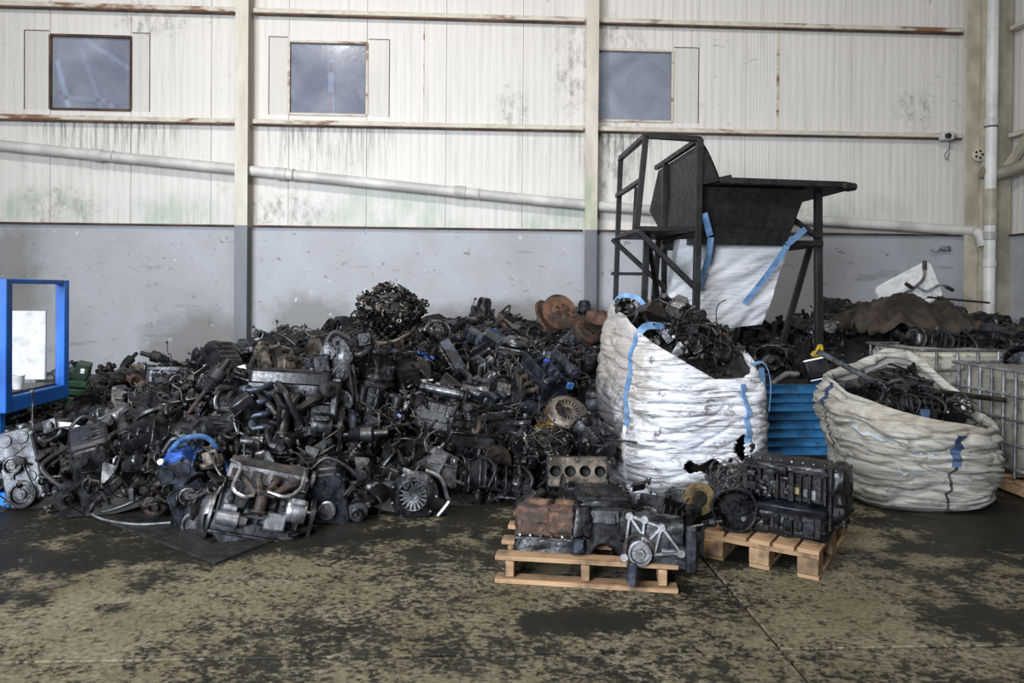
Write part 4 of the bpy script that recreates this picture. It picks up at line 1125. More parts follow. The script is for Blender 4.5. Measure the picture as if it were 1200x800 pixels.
# pieces buried so deep in the heaps that nothing of them shows are left out
BURIED = {
    'dirty grey ribbed gearbox nose up, between tan-ribbed gearbox and four-bore block',
    'greasy black round-ended gearbox on its side, between white sack and tan-ribbed gearbox',
    'greasy black short engine on its side, between blue steel cabinet and pale aluminium-fronted engine',
    'greasy black sprocket-fronted engine upside down, between white sack and rusty brake drums',
    'bluish black short engine on its side, between blue steel cabinet and pale aluminium-fronted engine',
    'dirty grey ribbed gearbox nose down, between square-plated engine and hose-draped engine',
    'bluish black headless engine block upright, between blue steel cabinet and pale aluminium-fronted engine',
    'dirty grey round-ended gearbox nose up, between upright pulley wheel and bare grey wall',
    'greasy black headless engine block nose down, between white sack and rusty brake drums',
    'greasy black round-ended gearbox upside down, between bare grey wall and blue steel cabinet',
    'dirty grey headless engine block on its side, between upright pulley wheel and bare grey wall',
    'greasy black round-ended gearbox nose up, between square-plated engine and chain ball',
    'greasy black ribbed gearbox on its side, between white sack and rusty brake drums',
    'greasy black round-ended gearbox upside down, between blue steel cabinet and bare grey wall',
    'greasy black long gearbox upright, between upright pulley wheel and grey wall column',
    'dirty grey plastic-topped engine with gearbox on its side, between chain ball and square-plated engine',
    'bluish black long gearbox upright, between chain ball and square-plated engine',
    'grease-browned turbocharged engine nose down, between upright pulley wheel and grey wall column',
    'dirty grey turbocharger on the heap, between square-plated engine and hose-draped engine',
    'greasy black loose pulley on the heap, between rusty brake drums and chain ball',
    'dull silver bent coolant hose on the heap, between white sack and rusty brake drums',
    'dull silver oil filter on the heap, between square-plated engine and grey wall column',
    'grease-browned oil pan on the heap, between bare grey wall and blue steel cabinet',
    'greasy black flywheel on the heap, between white sack and rusty brake drums',
    'dirty grey oil filter on the heap, between bare grey wall and upright pulley wheel',
    'dirty grey turbocharger on the heap, between square-plated engine and chain ball',
    'dull silver exhaust manifold on the heap, between white sack and rusty brake drums',
    'dull silver cast bracket on the heap, between bare grey wall and blue steel cabinet',
    'greasy black loose pulley on the heap, between square-plated engine and hose-draped engine',
    'bluish black bent coolant hose on the heap, between blue steel cabinet and pale aluminium-fronted engine',
    'dull silver oil filter on the heap, between dark hollow and tan-ribbed gearbox',
    'dull silver alternator on the heap, between upright pulley wheel and grey wall column',
    'dirty grey starter motor on the heap, between blue steel cabinet and pale aluminium-fronted engine',
    'bluish black oil pan on the heap, between pale aluminium-fronted engine and blue steel cabinet',
    'bluish black wiring tangle on the heap, between white sack and rusty brake drums',
    'dull silver starter motor on the heap, between rusty brake drums and white sack',
    'dull silver turbocharger on the heap, between square-plated engine and hose-draped engine',
    'dull silver loose pulley on the heap, between white sack and tan-ribbed gearbox',
    'bluish black intake manifold on the heap, between tan-ribbed gearbox and white sack',
    'greasy black oil filter on the heap, between rusty brake drums and white sack',
    'dull silver alternator on the heap, between upright pulley wheel and hose-draped engine',
    'bluish black loose pulley on the heap, between square-plated engine and grey wall column',
    'grease-browned bent coolant hose on the heap, between grey wall column and square-plated engine',
    'dirty grey drive shaft on the heap, between blue steel cabinet and pale aluminium-fronted engine',
    'greasy black oil filter on the heap, between square-plated engine and chain ball',
    'dull silver alternator on the heap, nearer upright pulley wheel than grey wall column',
    'black motor heaped behind the bell housing at the white sack tear',
    'grease-browned loose pulley upright, between black hopper post and brown tarpaulin',
    'dirty grey drive shaft on its side, between brown tarpaulin and white tubular panel',
    'grease-browned flywheel on its side, between brown tarpaulin and black hopper post',
    'dirty grey wiring tangle leaning, between right wall and white downpipe',
    'grease-browned turbocharger upright, between brown tarpaulin and white tubular panel',
    'grease-browned wiring tangle upside down, between white caged tank and brown tarpaulin',
    'bluish black intake manifold upright, between right wall and white downpipe',
    'grease-browned ribbed gearbox on its side, between brown tarpaulin and white caged tank',
    'grease-browned exhaust manifold upright, between beige bulk bag and black hopper post',
    'greasy black oil pan on its side, between white caged tank and blue-grey caged tank',
    'grease-browned short engine on its side, between brown tarpaulin and white caged tank',
    'grease-browned intake manifold on its side, between white caged tank and beige bulk bag',
    'grease-browned oil pan upright, between white downpipe and brown tarpaulin',
    'bluish black cast bracket upside down, between black hopper post and brown tarpaulin',
    'grease-browned flywheel on its side, close by blue steel crate',
    'dirty grey alternator upright, between brown tarpaulin and white tubular panel',
    'greasy black wiring tangle on its side, between right wall and blue-grey caged tank',
}
def spawn(kind, loc, rot, tint='black', label=None, cat=None, group=None, sc=1.0, name=None, skip=(), over={}):
    if label in BURIED: return None
    nm = name or NAMEOF.get(kind, kind)
    e = empty(nm, loc, rot, sc)
    T = TINT[tint]
    for pn, me, role, subs in KIT[kind]:
        if pn in skip: continue
        o = link(pn, me, M[over.get(pn, T[role])], e)
        if pn in FINE: o['kind'] = 'stuff'
        for sn, sm, srole in subs:
            link(sn, sm, M[over.get(sn, T[srole])], o)
    if label: tag(e, label, cat or CATOF.get(nm, nm.replace('_', ' ')), group)
    return e
def rotd(x, y, z): return Euler((math.radians(x), math.radians(y), math.radians(z)))
# ================================================================== THE HEAP OF ENGINES
def lerp_tab(tab, x):
    if x <= tab[0][0]: return tab[0][1]
    for (a, p), (b, q) in zip(tab, tab[1:]):
        if x <= b:
            t = (x - a) / (b - a); return p + (q - p) * t
    return tab[-1][1]
TOP = [(-4.6, .42), (-4.0, .46), (-3.5, .44), (-3.1, .42), (-2.8, .50), (-2.35, .80), (-2.0, .88), (-1.2, .96), (-.5, .98), (.2, 1.00), (1.0, 1.05), (1.6, 1.02), (2.6, .8)]
FOOT = [(-4.6, 4.9), (-3.1, 4.80), (-2.6, 4.72), (-1.95, 4.40), (-1.4, 4.12), (-1.0, 4.32), (-.45, 4.56), (0.0, 4.85), (.5, 5.15), (2.6, 5.9)]
PROF = [(-.2, 0), (0, .25), (.2, .42), (.55, .62), (.95, .76), (1.4, .85), (2.5, .96), (4.6, 1.0)]
def Hp(x, y):
    d = y - lerp_tab(FOOT, x); T = lerp_tab(TOP, x); p = lerp_tab(PROF, d)
    return p if p < .42 else (min(.42, T) + (T - min(.42, T)) * (p - .42) / .58)

# dark scrap core added so gaps between the heaped engines look shaded
def heap_body(name, label, x0, x1, y0, y1, fn, st=.09, drop=.26, seed=0):
    nx, ny = int((x1 - x0) / st), int((y1 - y0) / st); vs, fs = [], []
    for j in range(ny + 1):
        for i in range(nx + 1):
            x, y = x0 + (x1 - x0) * i / nx, y0 + (y1 - y0) * j / ny
            n_ = noise.noise(Vector((x * 4, y * 4, seed))) * .07 + noise.noise(Vector((x * 11, y * 11, seed + 5))) * .05
            z = fn(x, y) - drop + n_
            ed = min(i, nx - i, j + 1, ny - j) / 2.0
            vs.append((x, y, max(.004, min(z, z * ed) if ed < 1 else z)))
    k = nx + 1
    for j in range(ny):
        for i in range(nx):
            q = (j * k + i, j * k + i + 1, (j + 1) * k + i + 1, (j + 1) * k + i)
            if max(vs[a][2] for a in q) > .03: fs.append(q)
    o = MB().add(vs, fs).build(name, M['soot'], None, 60)
    return tag(o, label, 'scrap', None, 'stuff')
heap_body('scrap_mass', 'black oil-soaked mass of crushed scrap under the engine heap', -4.6, 1.9, 4.6, 9.0, Hp)

LM = [('blue steel cabinet', (20, 430)), ('pale aluminium-fronted engine', (45, 545)), ('blue-hosed engine', (225, 565)), ('tube-wrapped silver engine', (300, 590)), ('twin-pulley engine', (395, 585)),
      ('round clutch plate', (487, 580)), ('hose-draped engine', (340, 495)), ('square-plated engine', (400, 440)), ('chain ball', (455, 362)), ('rusty brake drums', (660, 376)),
      ('tan-ribbed gearbox', (662, 495)), ('four-bore block', (680, 560)), ('white sack', (740, 440)), ('grey wall column', (286, 385)), ('bare grey wall', (170, 425)), ('dark hollow', (580, 545)),
      ('shiny cast bracket', (515, 550)), ('upright pulley wheel', (268, 470))]
USED = set()
def pose_word(rot):
    m = Euler(rot).to_matrix(); z = m @ Vector((0, 0, 1)); x = m @ Vector((1, 0, 0))
    if z.z > .8: return 'upright'
    if z.z < -.75: return 'upside down'
    if x.z > .7: return 'nose up'
    if x.z < -.7: return 'nose down'
    return 'on its side' if abs(z.z) < .5 else 'leaning'
def where(p, marks, skip=None):
    u, v = proj(p)
    d = sorted(((math.hypot(u - a[0], (v - a[1]) * 1.4), n_) for n_, a in marks if n_ != skip))
    return d[0][1], d[1][1]
def auto_label(kind, word, p, rot, tints, marks, rng, tail=''):
    a, b = where(p, marks)
    base = PRETTY.get(kind, kind.replace('_', ' ')).replace('flat ', '')
    for t in tints:
        for form in ('{c} {k} {w}, between {a} and {b}', '{c} {k} {w}, close by {a}', '{c} {k} {w}, nearer {a} than {b}', '{c} {k} {w}, not far from {a}'):
            s_ = form.format(c=COLWORD[t], k=base, w=word, a=a, b=b)
            if s_ not in USED and len(s_.split()) <= 16:
                USED.add(s_); return s_, t
    return s_, tints[0]

HG = 'scrap engines and gearboxes in the big heap'
def hero(kind, u, v, Y, rot, tint, label, sc=1.0, **kw):
    return spawn(kind, atY(u, v, Y), rotd(*rot), tint, label, None, kw.pop('group', HG), sc, **kw)
# --- the ones that can be told apart in the front row
hero('engine_b', 45, 545, 5.05, (14, -8, -84), 'grey', 'pale aluminium-fronted engine at the heap end below the blue steel cabinet', 1.0, over={'timing_cover': 'alu_mid', 'crank_pulley': 'alu_dark', 'cylinder_head': 'alu_mid'})
hero('engine_c', 112, 552, 4.86, (12, 8, -62), 'grey', 'dirty grey engine with a thin loose cable at the heap foot beside aluminium-fronted engine', .95)
h = hero('engine_a', 226, 568, 4.58, (18, 6, -78), 'blue', 'blue-hosed engine with blue top at the heap foot', .92, over={'valve_cover': 'blue_plastic', 'oil_cap': 'green_plastic', 'crank_pulley': 'alu', 'water_pump_pulley': 'alu', 'intake_manifold': 'alu_tan'})
hs = MB().tube(catmull([(.12, -.02, .30), (.18, .1, .36), (.14, .22, .30), (.10, .25, .12), (.12, .27, -.02)], 6), .017, 9).build('hose', M['blue_hose'], h); hs['label'] = 'pale blue hose'
MB().lathe([(.018, 0), (.02, .02), (.014, .03), (0, .03)], (.24, -.06, .28), (1, 0, .2), 14).build('pump_cap', M['white_plastic'], h)
MB().tube(catmull([(.26, .22, .25), (.28, .24, .08), (.26, .30, -.06)], 5), .006, 6).build('bright_wire', M['bright'], h)
h = hero('engine_d', 305, 592, 4.32, (-24, 14, 12), 'silver', 'tube-wrapped silver engine with rusty middle, on the black floor sheet', .98, over={'valve_cover': 'rust_dark', 'exhaust_manifold': 'rust_dark'})
tb = MB()
tb.tube(catmull([(-.22, -.15, .2), (-.16, -.2, .16), (-.17, -.22, .04), (-.1, -.23, .0), (-.05, -.2, .02)], 5), .010, 7)
tb.build('bent_pipe', M['bright'], h)
MB().tube(catmull([(.2, -.14, .22), (.19, -.21, .1), (.12, -.22, .04), (.02, -.21, .05)], 5), .010, 7).build('bent_pipe', M['bright'], h)
MB().box((-.08, -.17, .05), (.05, .02, .22), .005, (0, .25, 0)).build('strut', M['alu_dark'], h)
MB().box((.1, -.16, -.1), (.12, .05, .10), .01).build('cast_box', M['alu'], h)
h = hero('engine_g', 392, 586, 4.66, (6, 4, -86), 'grey', 'bluish grey twin-pulley engine, two round pulleys side by side at the heap foot', .95, skip=('drive_belt',), over={'timing_cover': 'cast_blue', 'crank_pulley': 'alu', 'water_pump_pulley': 'alu'})
m_ = MB(); pulley(m_, (.25, .12, -.16), (1, 0, 0), .06); m_.build('idler_pulley', M['bright'], h)
hero('gearbox_a', 437, 575, 4.72, (0, 10, -62), 'silver', 'pale ribbed gearbox between twin-pulley engine and round clutch plate', .88)
h = hero('clutch_plate', 486, 580, 4.60, (80, 0, -8), 'grey', 'round clutch plate with spring fingers propped at the heap foot', 1.08, name='clutch_plate', over={'spring_finger': 'cast_grey', 'release_hub': 'alu_dark', 'cover': 'alu_dark'})
ar = MB().tube(catmull([(.06, .14, .0), (.15, .10, .01), (.19, 0, .01), (.2, -.03, .0), (.14, -.11, .01)], 4), .012, 6).build('lever_arm', M['alu'], h)
hero('cast_bracket', 513, 552, 4.80, (60, 35, 10), 'silver', 'shiny cast bracket standing just above the round clutch plate', 1.05)
hero('engine_c', 338, 492, 4.86, (-10, 4, 6), 'black', 'wide hose-draped black engine above the tube-wrapped silver engine', 1.16)
hero('intake_manifold', 292, 480, 4.66, (70, 80, 0), 'blue', 'bluish intake pipe standing at the end of the hose-draped engine', .85)
h = hero('engine_e', 400, 442, 5.22, (8, -5, -84), 'grey', 'square-plated engine end with round hub, below the chain ball', .95)
MB().box((.30, -.1, .12), (.02, .11, .12), .012).build('cover_plate', M['alu_dark'], h)
MB().lathe([(.03, 0), (.05, .0), (.05, .02), (.02, .024), (.018, .01), (0, .01)], (.29, .07, .14), (1, 0, 0), 18).build('hub', M['steel'], h)
hero('loose_pulley', 268, 470, 4.95, (82, 0, 25), 'grey', 'upright pulley wheel leaning at the heap slope below the grey wall column', 1.25)
hero('gearbox_b', 470, 412, 6.25, (20, 60, 60), 'brown', 'dull brown gearbox carrying the chain ball on the heap top', 1.1)
hero('gearbox_a', 655, 498, 5.05, (0, -58, 30), 'brown', 'tan-ribbed gearbox standing nose up beside the white sack', 1.0, over={'gear_case': 'gold', 'bell_housing': 'alu_tan'})
hero('clutch_plate', 664, 484, 4.92, (38, 16, -10), 'brown', 'pinkish brown clutch plate resting on the tan-ribbed gearbox', 1.0, over={'cover': 'alu_tan', 'spring_finger': 'alu_tan'}, name='clutch_plate')
hero('engine_b', 635, 458, 5.45, (10, 20, -70), 'blue', 'bluish black engine with pale cyan tag behind the tan-ribbed gearbox', .9)
q = atY(668, 452, 5.15); o = MB().box((0, 0, 0), (.05, .02, .05), .004, (.4, .2, .3)).build('plastic_tag', M['blue_hose']); o.location = q; tag(o, 'small cyan plastic tag on the bluish black engine', 'tag')
for u, v, Y, r, l in ((655, 366, 7.0, (70, 0, 20), 'rusty brake disc standing on edge on the heap crest'), (668, 376, 6.8, (20, 10, 0), 'orange rusty brake disc lying on the heap crest under the upright one'), (640, 372, 7.1, (62, 12, 50), 'dark rusty brake disc leaning at the heap crest behind the others')):
    hero('brake_disc', u, v, Y, r, 'rusty', l, 1.25, group='rusty brake parts on the heap crest')
hero('brake_drum', 706, 378, 6.3, (8, 6, 0), 'rusty', 'rusty brake drum on the heap crest touching the white sack', 1.15, group='rusty brake parts on the heap crest')
hero('brake_drum', 686, 392, 6.4, (50, 0, 30), 'brown', 'brown brake drum tipped below the rusty brake drum', 1.0, group='rusty brake parts on the heap crest')

# chain ball: tangle of timing chains and brackets
g = random.Random(21); cb = MB(); cb2 = MB(); c0 = atY(456, 366, 6.2)
for i in range(620):
    d = Vector((g.gauss(0, 1), g.gauss(0, 1), g.gauss(0, 1))).normalized()
    p = Vector((d.x * .30, d.y * .26, d.z * .23)) * g.uniform(.72, 1.02) * (1 + .18 * noise.noise(d * 2.2))
    ax = Vector((g.uniform(-1, 1), g.uniform(-1, 1), g.uniform(-1, 1)))
    if i % 3: (cb if g.random() < .6 else cb2).torus(p, ax, g.uniform(.014, .026), g.uniform(.006, .009), 8, 5, 1.3, .8)
    else: cb.box(p, (g.uniform(.02, .05), g.uniform(.02, .04), g.uniform(.01, .025)), .003, ax)
cb.lathe([(0, -.17), (.17, -.12), (.22, 0), (.18, .12), (0, .18)], (0, 0, 0), (0, 0, 1), 14)
ce = empty('chain_bundle', c0); tag(ce, 'chain ball of tangled chains and brackets on the heap top', 'chain bundle')
cb.build('chain_link', M['shard'], ce); cb2.build('bright_link', M['alu_tan'], ce)
ce.children[0]['kind'] = 'stuff'; ce.children[1]['kind'] = 'stuff'

# --- the rest of the heap: engines and gearboxes stacked row behind row
g = random.Random(77)
occupied = [tuple(o.location) for o in COL.objects if o.parent is None and o.get('group') == HG]
kinds = ['engine_a', 'engine_b', 'engine_c', 'engine_d', 'engine_e', 'engine_f', 'engine_g', 'gearbox_a', 'gearbox_b', 'gearbox_c']
tl = ['black', 'black', 'grey', 'black', 'blue', 'brown', 'black', 'grey']
rows = [(.24, .20), (.52, .50), (.86, None), (1.22, None), (1.62, None), (2.05, None), (2.5, None), (2.95, None), (3.4, None), (3.85, None)]
for ri, (d, zf) in enumerate(rows):
    x = -4.35 + (ri % 2) * .22
    while x < 1.75:
        y = lerp_tab(FOOT, x) + d + g.uniform(-.06, .06)
        xx = x + g.uniform(-.06, .06); x += g.uniform(.40, .50)
        if y > 8.6: continue
        u_, v_ = proj((xx, y, .5))
        if u_ > 735 or u_ < -25: continue
        z = Hp(xx, y) - .17 + g.uniform(-.05, .05)
        z = max(z, .19)
        if min(((xx - o[0]) ** 2 + (y - o[1]) ** 2 + (1.15 * (z - o[2])) ** 2) ** .5 for o in occupied) < .33: continue
        k = g.choice(kinds); rot = rotd(g.choice((0, 0, 90, -90, 180)) + g.uniform(-28, 28), g.uniform(-35, 35) if g.random() < .75 else g.choice((-80, 80)), g.uniform(0, 360))
        ts = tl[:]; g.shuffle(ts); ts = list(dict.fromkeys(ts))
        p = (xx, y, z)
        lab, t = auto_label(k, pose_word(rot), p, rot, ts, LM, g)
        spawn(k, p, rot, t, lab, None, HG, g.uniform(.86, 1.02)); occupied.append(p)

# black engines added to deepen the shade of the hollow beside the clutch plate
for k_, u_, v_, Y_, r_, s__, l_ in (('engine_d', 566, 566, 5.05, (70, 20, 40), .95, 'greasy black open-camshaft engine lying at the bottom of the dark hollow'), ('gearbox_c', 606, 578, 5.0, (20, -30, 70), .95, 'greasy black gearbox at the dark hollow floor behind the rusty engine block'),
                                ('engine_f', 596, 520, 5.35, (40, 10, -50), .95, 'greasy black headless block hanging over the dark hollow'), ('engine_g', 545, 505, 5.2, (-60, 10, 20), .9, 'greasy black short engine on the near lip of the dark hollow')):
    hero(k_, u_, v_, Y_, r_, 'black', l_, s__)
# --- loose parts lying on the heap
LG = 'loose engine parts strewn over the big heap'
lk = ['alternator', 'starter_motor', 'turbocharger', 'loose_pulley', 'cylinder_head', 'intake_manifold', 'exhaust_manifold', 'ribbed_intake_hose', 'bent_coolant_hose', 'drive_shaft', 'cast_bracket', 'oil_pan', 'oil_filter', 'wiring_tangle', 'cylinder_head', 'oil_pan', 'flat_flywheel']
n_ = 0
while n_ < 120:
    x, d = g.uniform(-4.1, 1.6), abs(g.gauss(.2, 1.3))
    y = lerp_tab(FOOT, x) + d
    if y > 8.5: continue
    p = (x, y, Hp(x, y) + g.uniform(-.08, .03)); u_, v_ = proj(p)
    if u_ > 725 or u_ < 5: continue
    if d < .35 and not (540 < u_ < 640): continue
    k = lk[n_ % len(lk)]; rot = rotd(g.uniform(0, 360), g.uniform(-50, 50), g.uniform(0, 360)); n_ += 1
    ts = ['black', 'grey', 'silver', 'brown', 'blue'] if k not in ('brake_disc',) else ['rusty']; g.shuffle(ts)
    if k in ('cast_bracket', 'alternator') and g.random() < .5: ts = ['silver'] + ts
    lab, t = auto_label(k, 'on the heap', p, rot, list(dict.fromkeys(ts)), LM, g)
    spawn(k, p, rot, t, lab, None, LG, g.uniform(.8, 1.1))

# --- uncountable litter of hoses, wires, brackets, bolts between them
def litter(name, label, mat, n, fn, pick, seed, long=.16, modes='thbrl'):
    g = random.Random(seed); mb = MB()
    for i in range(n):
        x, y = pick(g); p = Vector((x, y, fn(x, y) + g.uniform(-.14, .02))); p.z = max(p.z, .012)
        q = Euler((g.uniform(0, 6.28), g.uniform(0, 6.28), g.uniform(0, 6.28))).to_matrix()
        m = g.choice(modes)
        if m in 'th':
            L = g.uniform(.4, 1.2) * long
            P = [p, p + q @ Vector((L, 0, L * .3)), p + q @ Vector((L * 1.5, L * .6, 0)), p + q @ Vector((L * 1.7, L * 1.2, L * g.uniform(-.5, .5)))]
            mb.tube(catmull(P, 4), g.uniform(.004, .008) if m == 't' else g.uniform(.009, .016), 6)
        elif m == 'b': mb.box(p, (g.uniform(.03, .12), g.uniform(.02, .06), g.uniform(.006, .03)), .004, q)
        elif m == 'r': mb.torus(p, q @ Vector((0, 0, 1)), g.uniform(.02, .055), g.uniform(.004, .009), 12, 5)
        elif m == 'l': mb.lathe([(.012, 0), (.03, 0), (.03, .015), (.012, .03), (.012, .06), (0, .06)], p, q @ Vector((0, 0, 1)), 9)
        else: mb.prism(rpoly([(-.05, -.02), (.05, -.01), (.02, .05)], .012, 2), 0, .012, Matrix.Translation(p) @ q.to_4x4())
    o = mb.build(name, mat); return tag(o, label, 'scrap', None, 'stuff')
def pick_heap(g):
    while True:
        x, d = g.uniform(-4.2, 1.7), abs(g.gauss(.3, 1.3)); y = lerp_tab(FOOT, x) + d
        if y < 8.7: return x, y
litter('hose_litter', 'black hoses and wires tangled between the heaped engines', M['rubber'], 230, lambda x, y: Hp(x, y) - .10, pick_heap, 31, .11, 'tthh')
litter('metal_litter', 'small oily brackets, rings and bolts wedged between the heaped engines', M['shard'], 1900, Hp, pick_heap, 32, .1, 'bbrlpp')
litter('wire_litter', 'thin wires and clips strewn between the heaped engines', M['wire'], 420, lambda x, y: Hp(x, y) - .02, pick_heap, 34, .09, 'tttpb')
litter('pale_litter', 'scattered pale metal scraps glinting on the heap', M['alu'], 170, Hp, pick_heap, 33, .08, 'bpltr')
# white scraps
for u, v, Y, d, l in ((281, 440, 5.6, (.05, .03, .16), 'torn white plastic scrap on the heap slope below the grey column'), (75, 498, 4.95, (.09, .04, .04), 'small white plastic cap at the heap end below the blue cabinet'), (462, 466, 5.3, (.06, .04, .05), 'pale lump of plastic on the heap below the chain ball')):
    p = atY(u, v, Y); g2 = random.Random(u)
    mb = MB().prism([(-d[0], -d[2] * .5), (d[0] * .8, -d[2] * .6), (d[0] * 1.2, d[2] * .1), (d[0] * .4, d[2] * .55), (-d[0] * .6, d[2] * .4)], -d[1] / 2, d[1] / 2, Euler((1.3, .2, .3)).to_matrix().to_4x4(), .006)
    o = mb.build('plastic_scrap', M['white_plastic']); o.location = p; tag(o, l, 'scrap piece')
# loose cables on the floor in front of the heap
for pts, l in (([(95, 588), (110, 600), (150, 592), (190, 560)], 'thin pale cable rising from the floor at the heap foot'), ([(98, 596), (120, 608), (160, 614), (200, 612)], 'pale cable lying flat on the floor before the heap')):
    P = [atZ(u, v, .02) for u, v in pts]
    if 'rising' in l: P[-1] = atY(190, 565, 4.6); P[-2] = atY(150, 590, 4.6)
    o = MB().tube(catmull(P, 6), .006, 6).build('loose_cable', M['galv']); tag(o, l, 'cable')
# dark rubber mat under the foot of the heap
P = [atZ(108, 606), atZ(252, 662), atZ(338, 628), atZ(300, 600), atZ(200, 588)]
mt = MB(); mt.prism([(p.x, p.y) for p in P], .002, .014, None, .004)
o = mt.build('floor_mat', M['soot']); tag(o, 'black oily sheet on the floor under the heap foot', 'mat')
q = atZ(355, 622, .03); o = MB().box((0, 0, 0), (.05, .2, .02), .006, (0, 0, -.5)).build('metal_strip', M['alu_dark']); o.location = q; tag(o, 'flat grey metal strip on the floor by the twin-pulley engine', 'strip')
# ================================================================== PALLETS AND WHAT STANDS ON THEM
def mat_wood():
    m, nt, b = nodes_of('pallet_wood')
    tc = N(nt, 'ShaderNodeTexCoord').outputs['Object']; oi = N(nt, 'ShaderNodeObjectInfo')
    n1 = noise_n(nt, mapping(nt, tc, (1.5, 22, 22)), 2.0, 5, 0.6, 0.4)
    n2 = noise_n(nt, tc, 6.0, 5, 0.65)
    col = mixc(nt, ramp(nt, n1, 0.35, 0.65), (0.42, 0.27, 0.15), (0.28, 0.165, 0.085))
    col = mixc(nt, mth(nt, 'MULTIPLY', ramp(nt, n2, 0.50, 0.68), 0.75), col, (0.05, 0.038, 0.028))
    hv = N(nt, 'ShaderNodeHueSaturation'); nt.links.new(mth(nt, 'MULTIPLY_ADD', oi.outputs['Random'], 0.6, 0.7), hv.inputs['Value']); nt.links.new(col, hv.inputs['Color'])
    nt.links.new(hv.outputs[0], b.inputs['Base Color']); b.inputs['Roughness'].default_value = 0.75
    bump(nt, b, n1, .3, .004); return m
M['wood'] = mat_wood()
def thing_frame(e): return lambda nm, mb, mat: mb.build(nm, mat, e)

p1 = empty('wooden_pallet', (atZ(588, 683) + atZ(798, 697)) / 2 + Vector((.07, .50, 0)), rotd(0, 0, -10.5))
tag(p1, 'pale thin-boarded pallet carrying the rusty engine block', 'pallet', 'wooden pallets')
bt = MB().box((0, 0, 0), (.86, .09, .02), .002).mesh('deck_board'); st = MB().box((0, 0, 0), (.04, .98, .075), .003).mesh('stringer')
for y in (-.46, -.24, 0, .24, .46):
    o = link('deck_board', bt, M['wood'], p1); o.location = (0, y, .122)
for y in (-.46, .0, .46):
    o = link('bottom_board', bt, M['wood'], p1); o.location = (0, y, .011)
for x in (-.36, 0, .36):
    o = link('stringer', st, M['wood'], p1); o.location = (x, 0, .0665)
a_, b_ = atZ(826, 652), atZ(960, 680)
ang = math.atan2(b_.y - a_.y, b_.x - a_.x)
dx = Vector((math.cos(ang), math.sin(ang), 0)); dy = Vector((-math.sin(ang), math.cos(ang), 0))
p2 = empty('wooden_pallet', (a_ + b_) / 2 + dy * .40, (0, 0, ang)); tag(p2, 'brown block pallet carrying the ribbed engine block', 'pallet', 'wooden pallets')
PW = (b_ - a_).length
bt = MB().box((0, 0, 0), (.10, .82, .022), .002).mesh('deck_board'); bl = MB().box((0, 0, 0), (.10, .12, .078), .004).mesh('block'); cr = MB().box((0, 0, 0), (PW, .1, .022), .002).mesh('cross_board')
for i in range(5): o = link('deck_board', bt, M['wood'], p2); o.location = (-PW / 2 + .05 + i * (PW - .1) / 4, 0, .133)
for y in (-.36, 0, .36):
    o = link('cross_board', cr, M['wood'], p2); o.location = (0, y, .111)
    for x in (-PW / 2 + .05, 0, PW / 2 - .05): o = link('block', bl, M['wood'], p2); o.location = (x, y, .061)
bb = MB().box((0, 0, 0), (.10, .82, .022), .002).mesh('bottom_board')
for x in (-PW / 2 + .05, 0, PW / 2 - .05): o = link('bottom_board', bb, M['wood'], p2); o.location = (x, 0, .011)

PG = 'engine parts on and round the two pallets'
# rusty block, face up to the front
e = empty('engine_block', atY(642, 618, 3.66), rotd(-14, 0, -12)); tag(e, 'rusty orange engine block at the front of the pale pallet', 'engine', PG)
mb = MB().lump((0, .05, .03), (.32, .21, .15), 1, .012, 14, 14)
mb.lump((-.06, -.04, .06), (.14, .05, .07), 2, .008, 5, 24).lump((.07, -.045, .03), (.12, .05, .10), 3, .008, 5, 24).lump((-.05, .06, .11), (.12, .1, .05), 5, .01, 6, 20).lump((.08, .08, .11), (.10, .1, .05), 6, .01, 6, 20)
mb.build('casting', M['rust'], e)
mb = MB().lump((0, .04, -.085), (.32, .23, .10), 8, .008, 10, 18); mb.box((0, -.065, -.05), (.31, .02, .016), .003)
for i in range(4): mb.lathe([(.034, 0), (.034, .008), (.028, .008), (.026, -.01), (0, -.01)], (-.112 + i * .075, -.062, -.085), (0, -1, 0), 16)
mb.build('crankcase', M['cast_black'], e)
mb = MB().box((.155, .05, .0), (.02, .18, .24), .006); mb.build('end_plate', M['alu_tan'], e)
mb = MB()
for i in range(6): mb.bolt((-.13 + i * .052, -.06, -.035), (0, -1, 0), .008, .01)
mb.build('bolt_set', M['steel'], e)

# block standing behind with four open bores
e = empty('engine_block', atY(677, 552, 4.25), rotd(62, 0, -3)); tag(e, 'four-bore block with its round cylinders facing out above the rusty engine block', 'engine', PG)
mb = MB(); bores(mb, .345, .17, .0, .12, 4, .033, 22); mb.build('deck_face', M['alu_tan'], e)
mb = MB().box((0, 0, -.14), (.345, .15, .14), .01)
for sy in (-1, 1): mb.box((0, sy * .085, -.05), (.345, .012, .10), .002)
for sx in (-1, 1): mb.box((sx * .1725, 0, -.05), (.012, .17, .10), .002)
mb.build('block', M['cast_grey'], e)
for i in range(4): MB().lathe([(.0, -.066), (.0325, -.066), (.0325, -.002)], (-.129375 + i * .08625, 0, 0), (0, 0, 1), 22, cap=False).build('cylinder_sleeve', M['soot'], e)  # black liners paint the shade inside the open bores
mb = MB()
for i in range(5):
    for sy in (-1, 1): mb.lathe([(.004, 0), (.008, 0), (.008, .005), (.004, .005)], (-.155 + i * .0775, sy * .068, .0), (0, 0, 1), 10)
mb.build('bolt_boss', M['alu_tan'], e)
mb = MB().tube(catmull([(-.15, -.10, -.06), (-.1, -.115, -.07), (.1, -.115, -.07), (.16, -.10, -.05)], 5), .012, 7); mb.build('coolant_pipe', M['alu_dark'], e)
mb = MB().box((0, -.10, -.16), (.32, .05, .1), .01)
for i in range(7): mb.box((-.14 + i * .047, -.13, -.16), (.012, .03, .1), .003)
mb.build('ribbed_side', M['cast_black'], e)
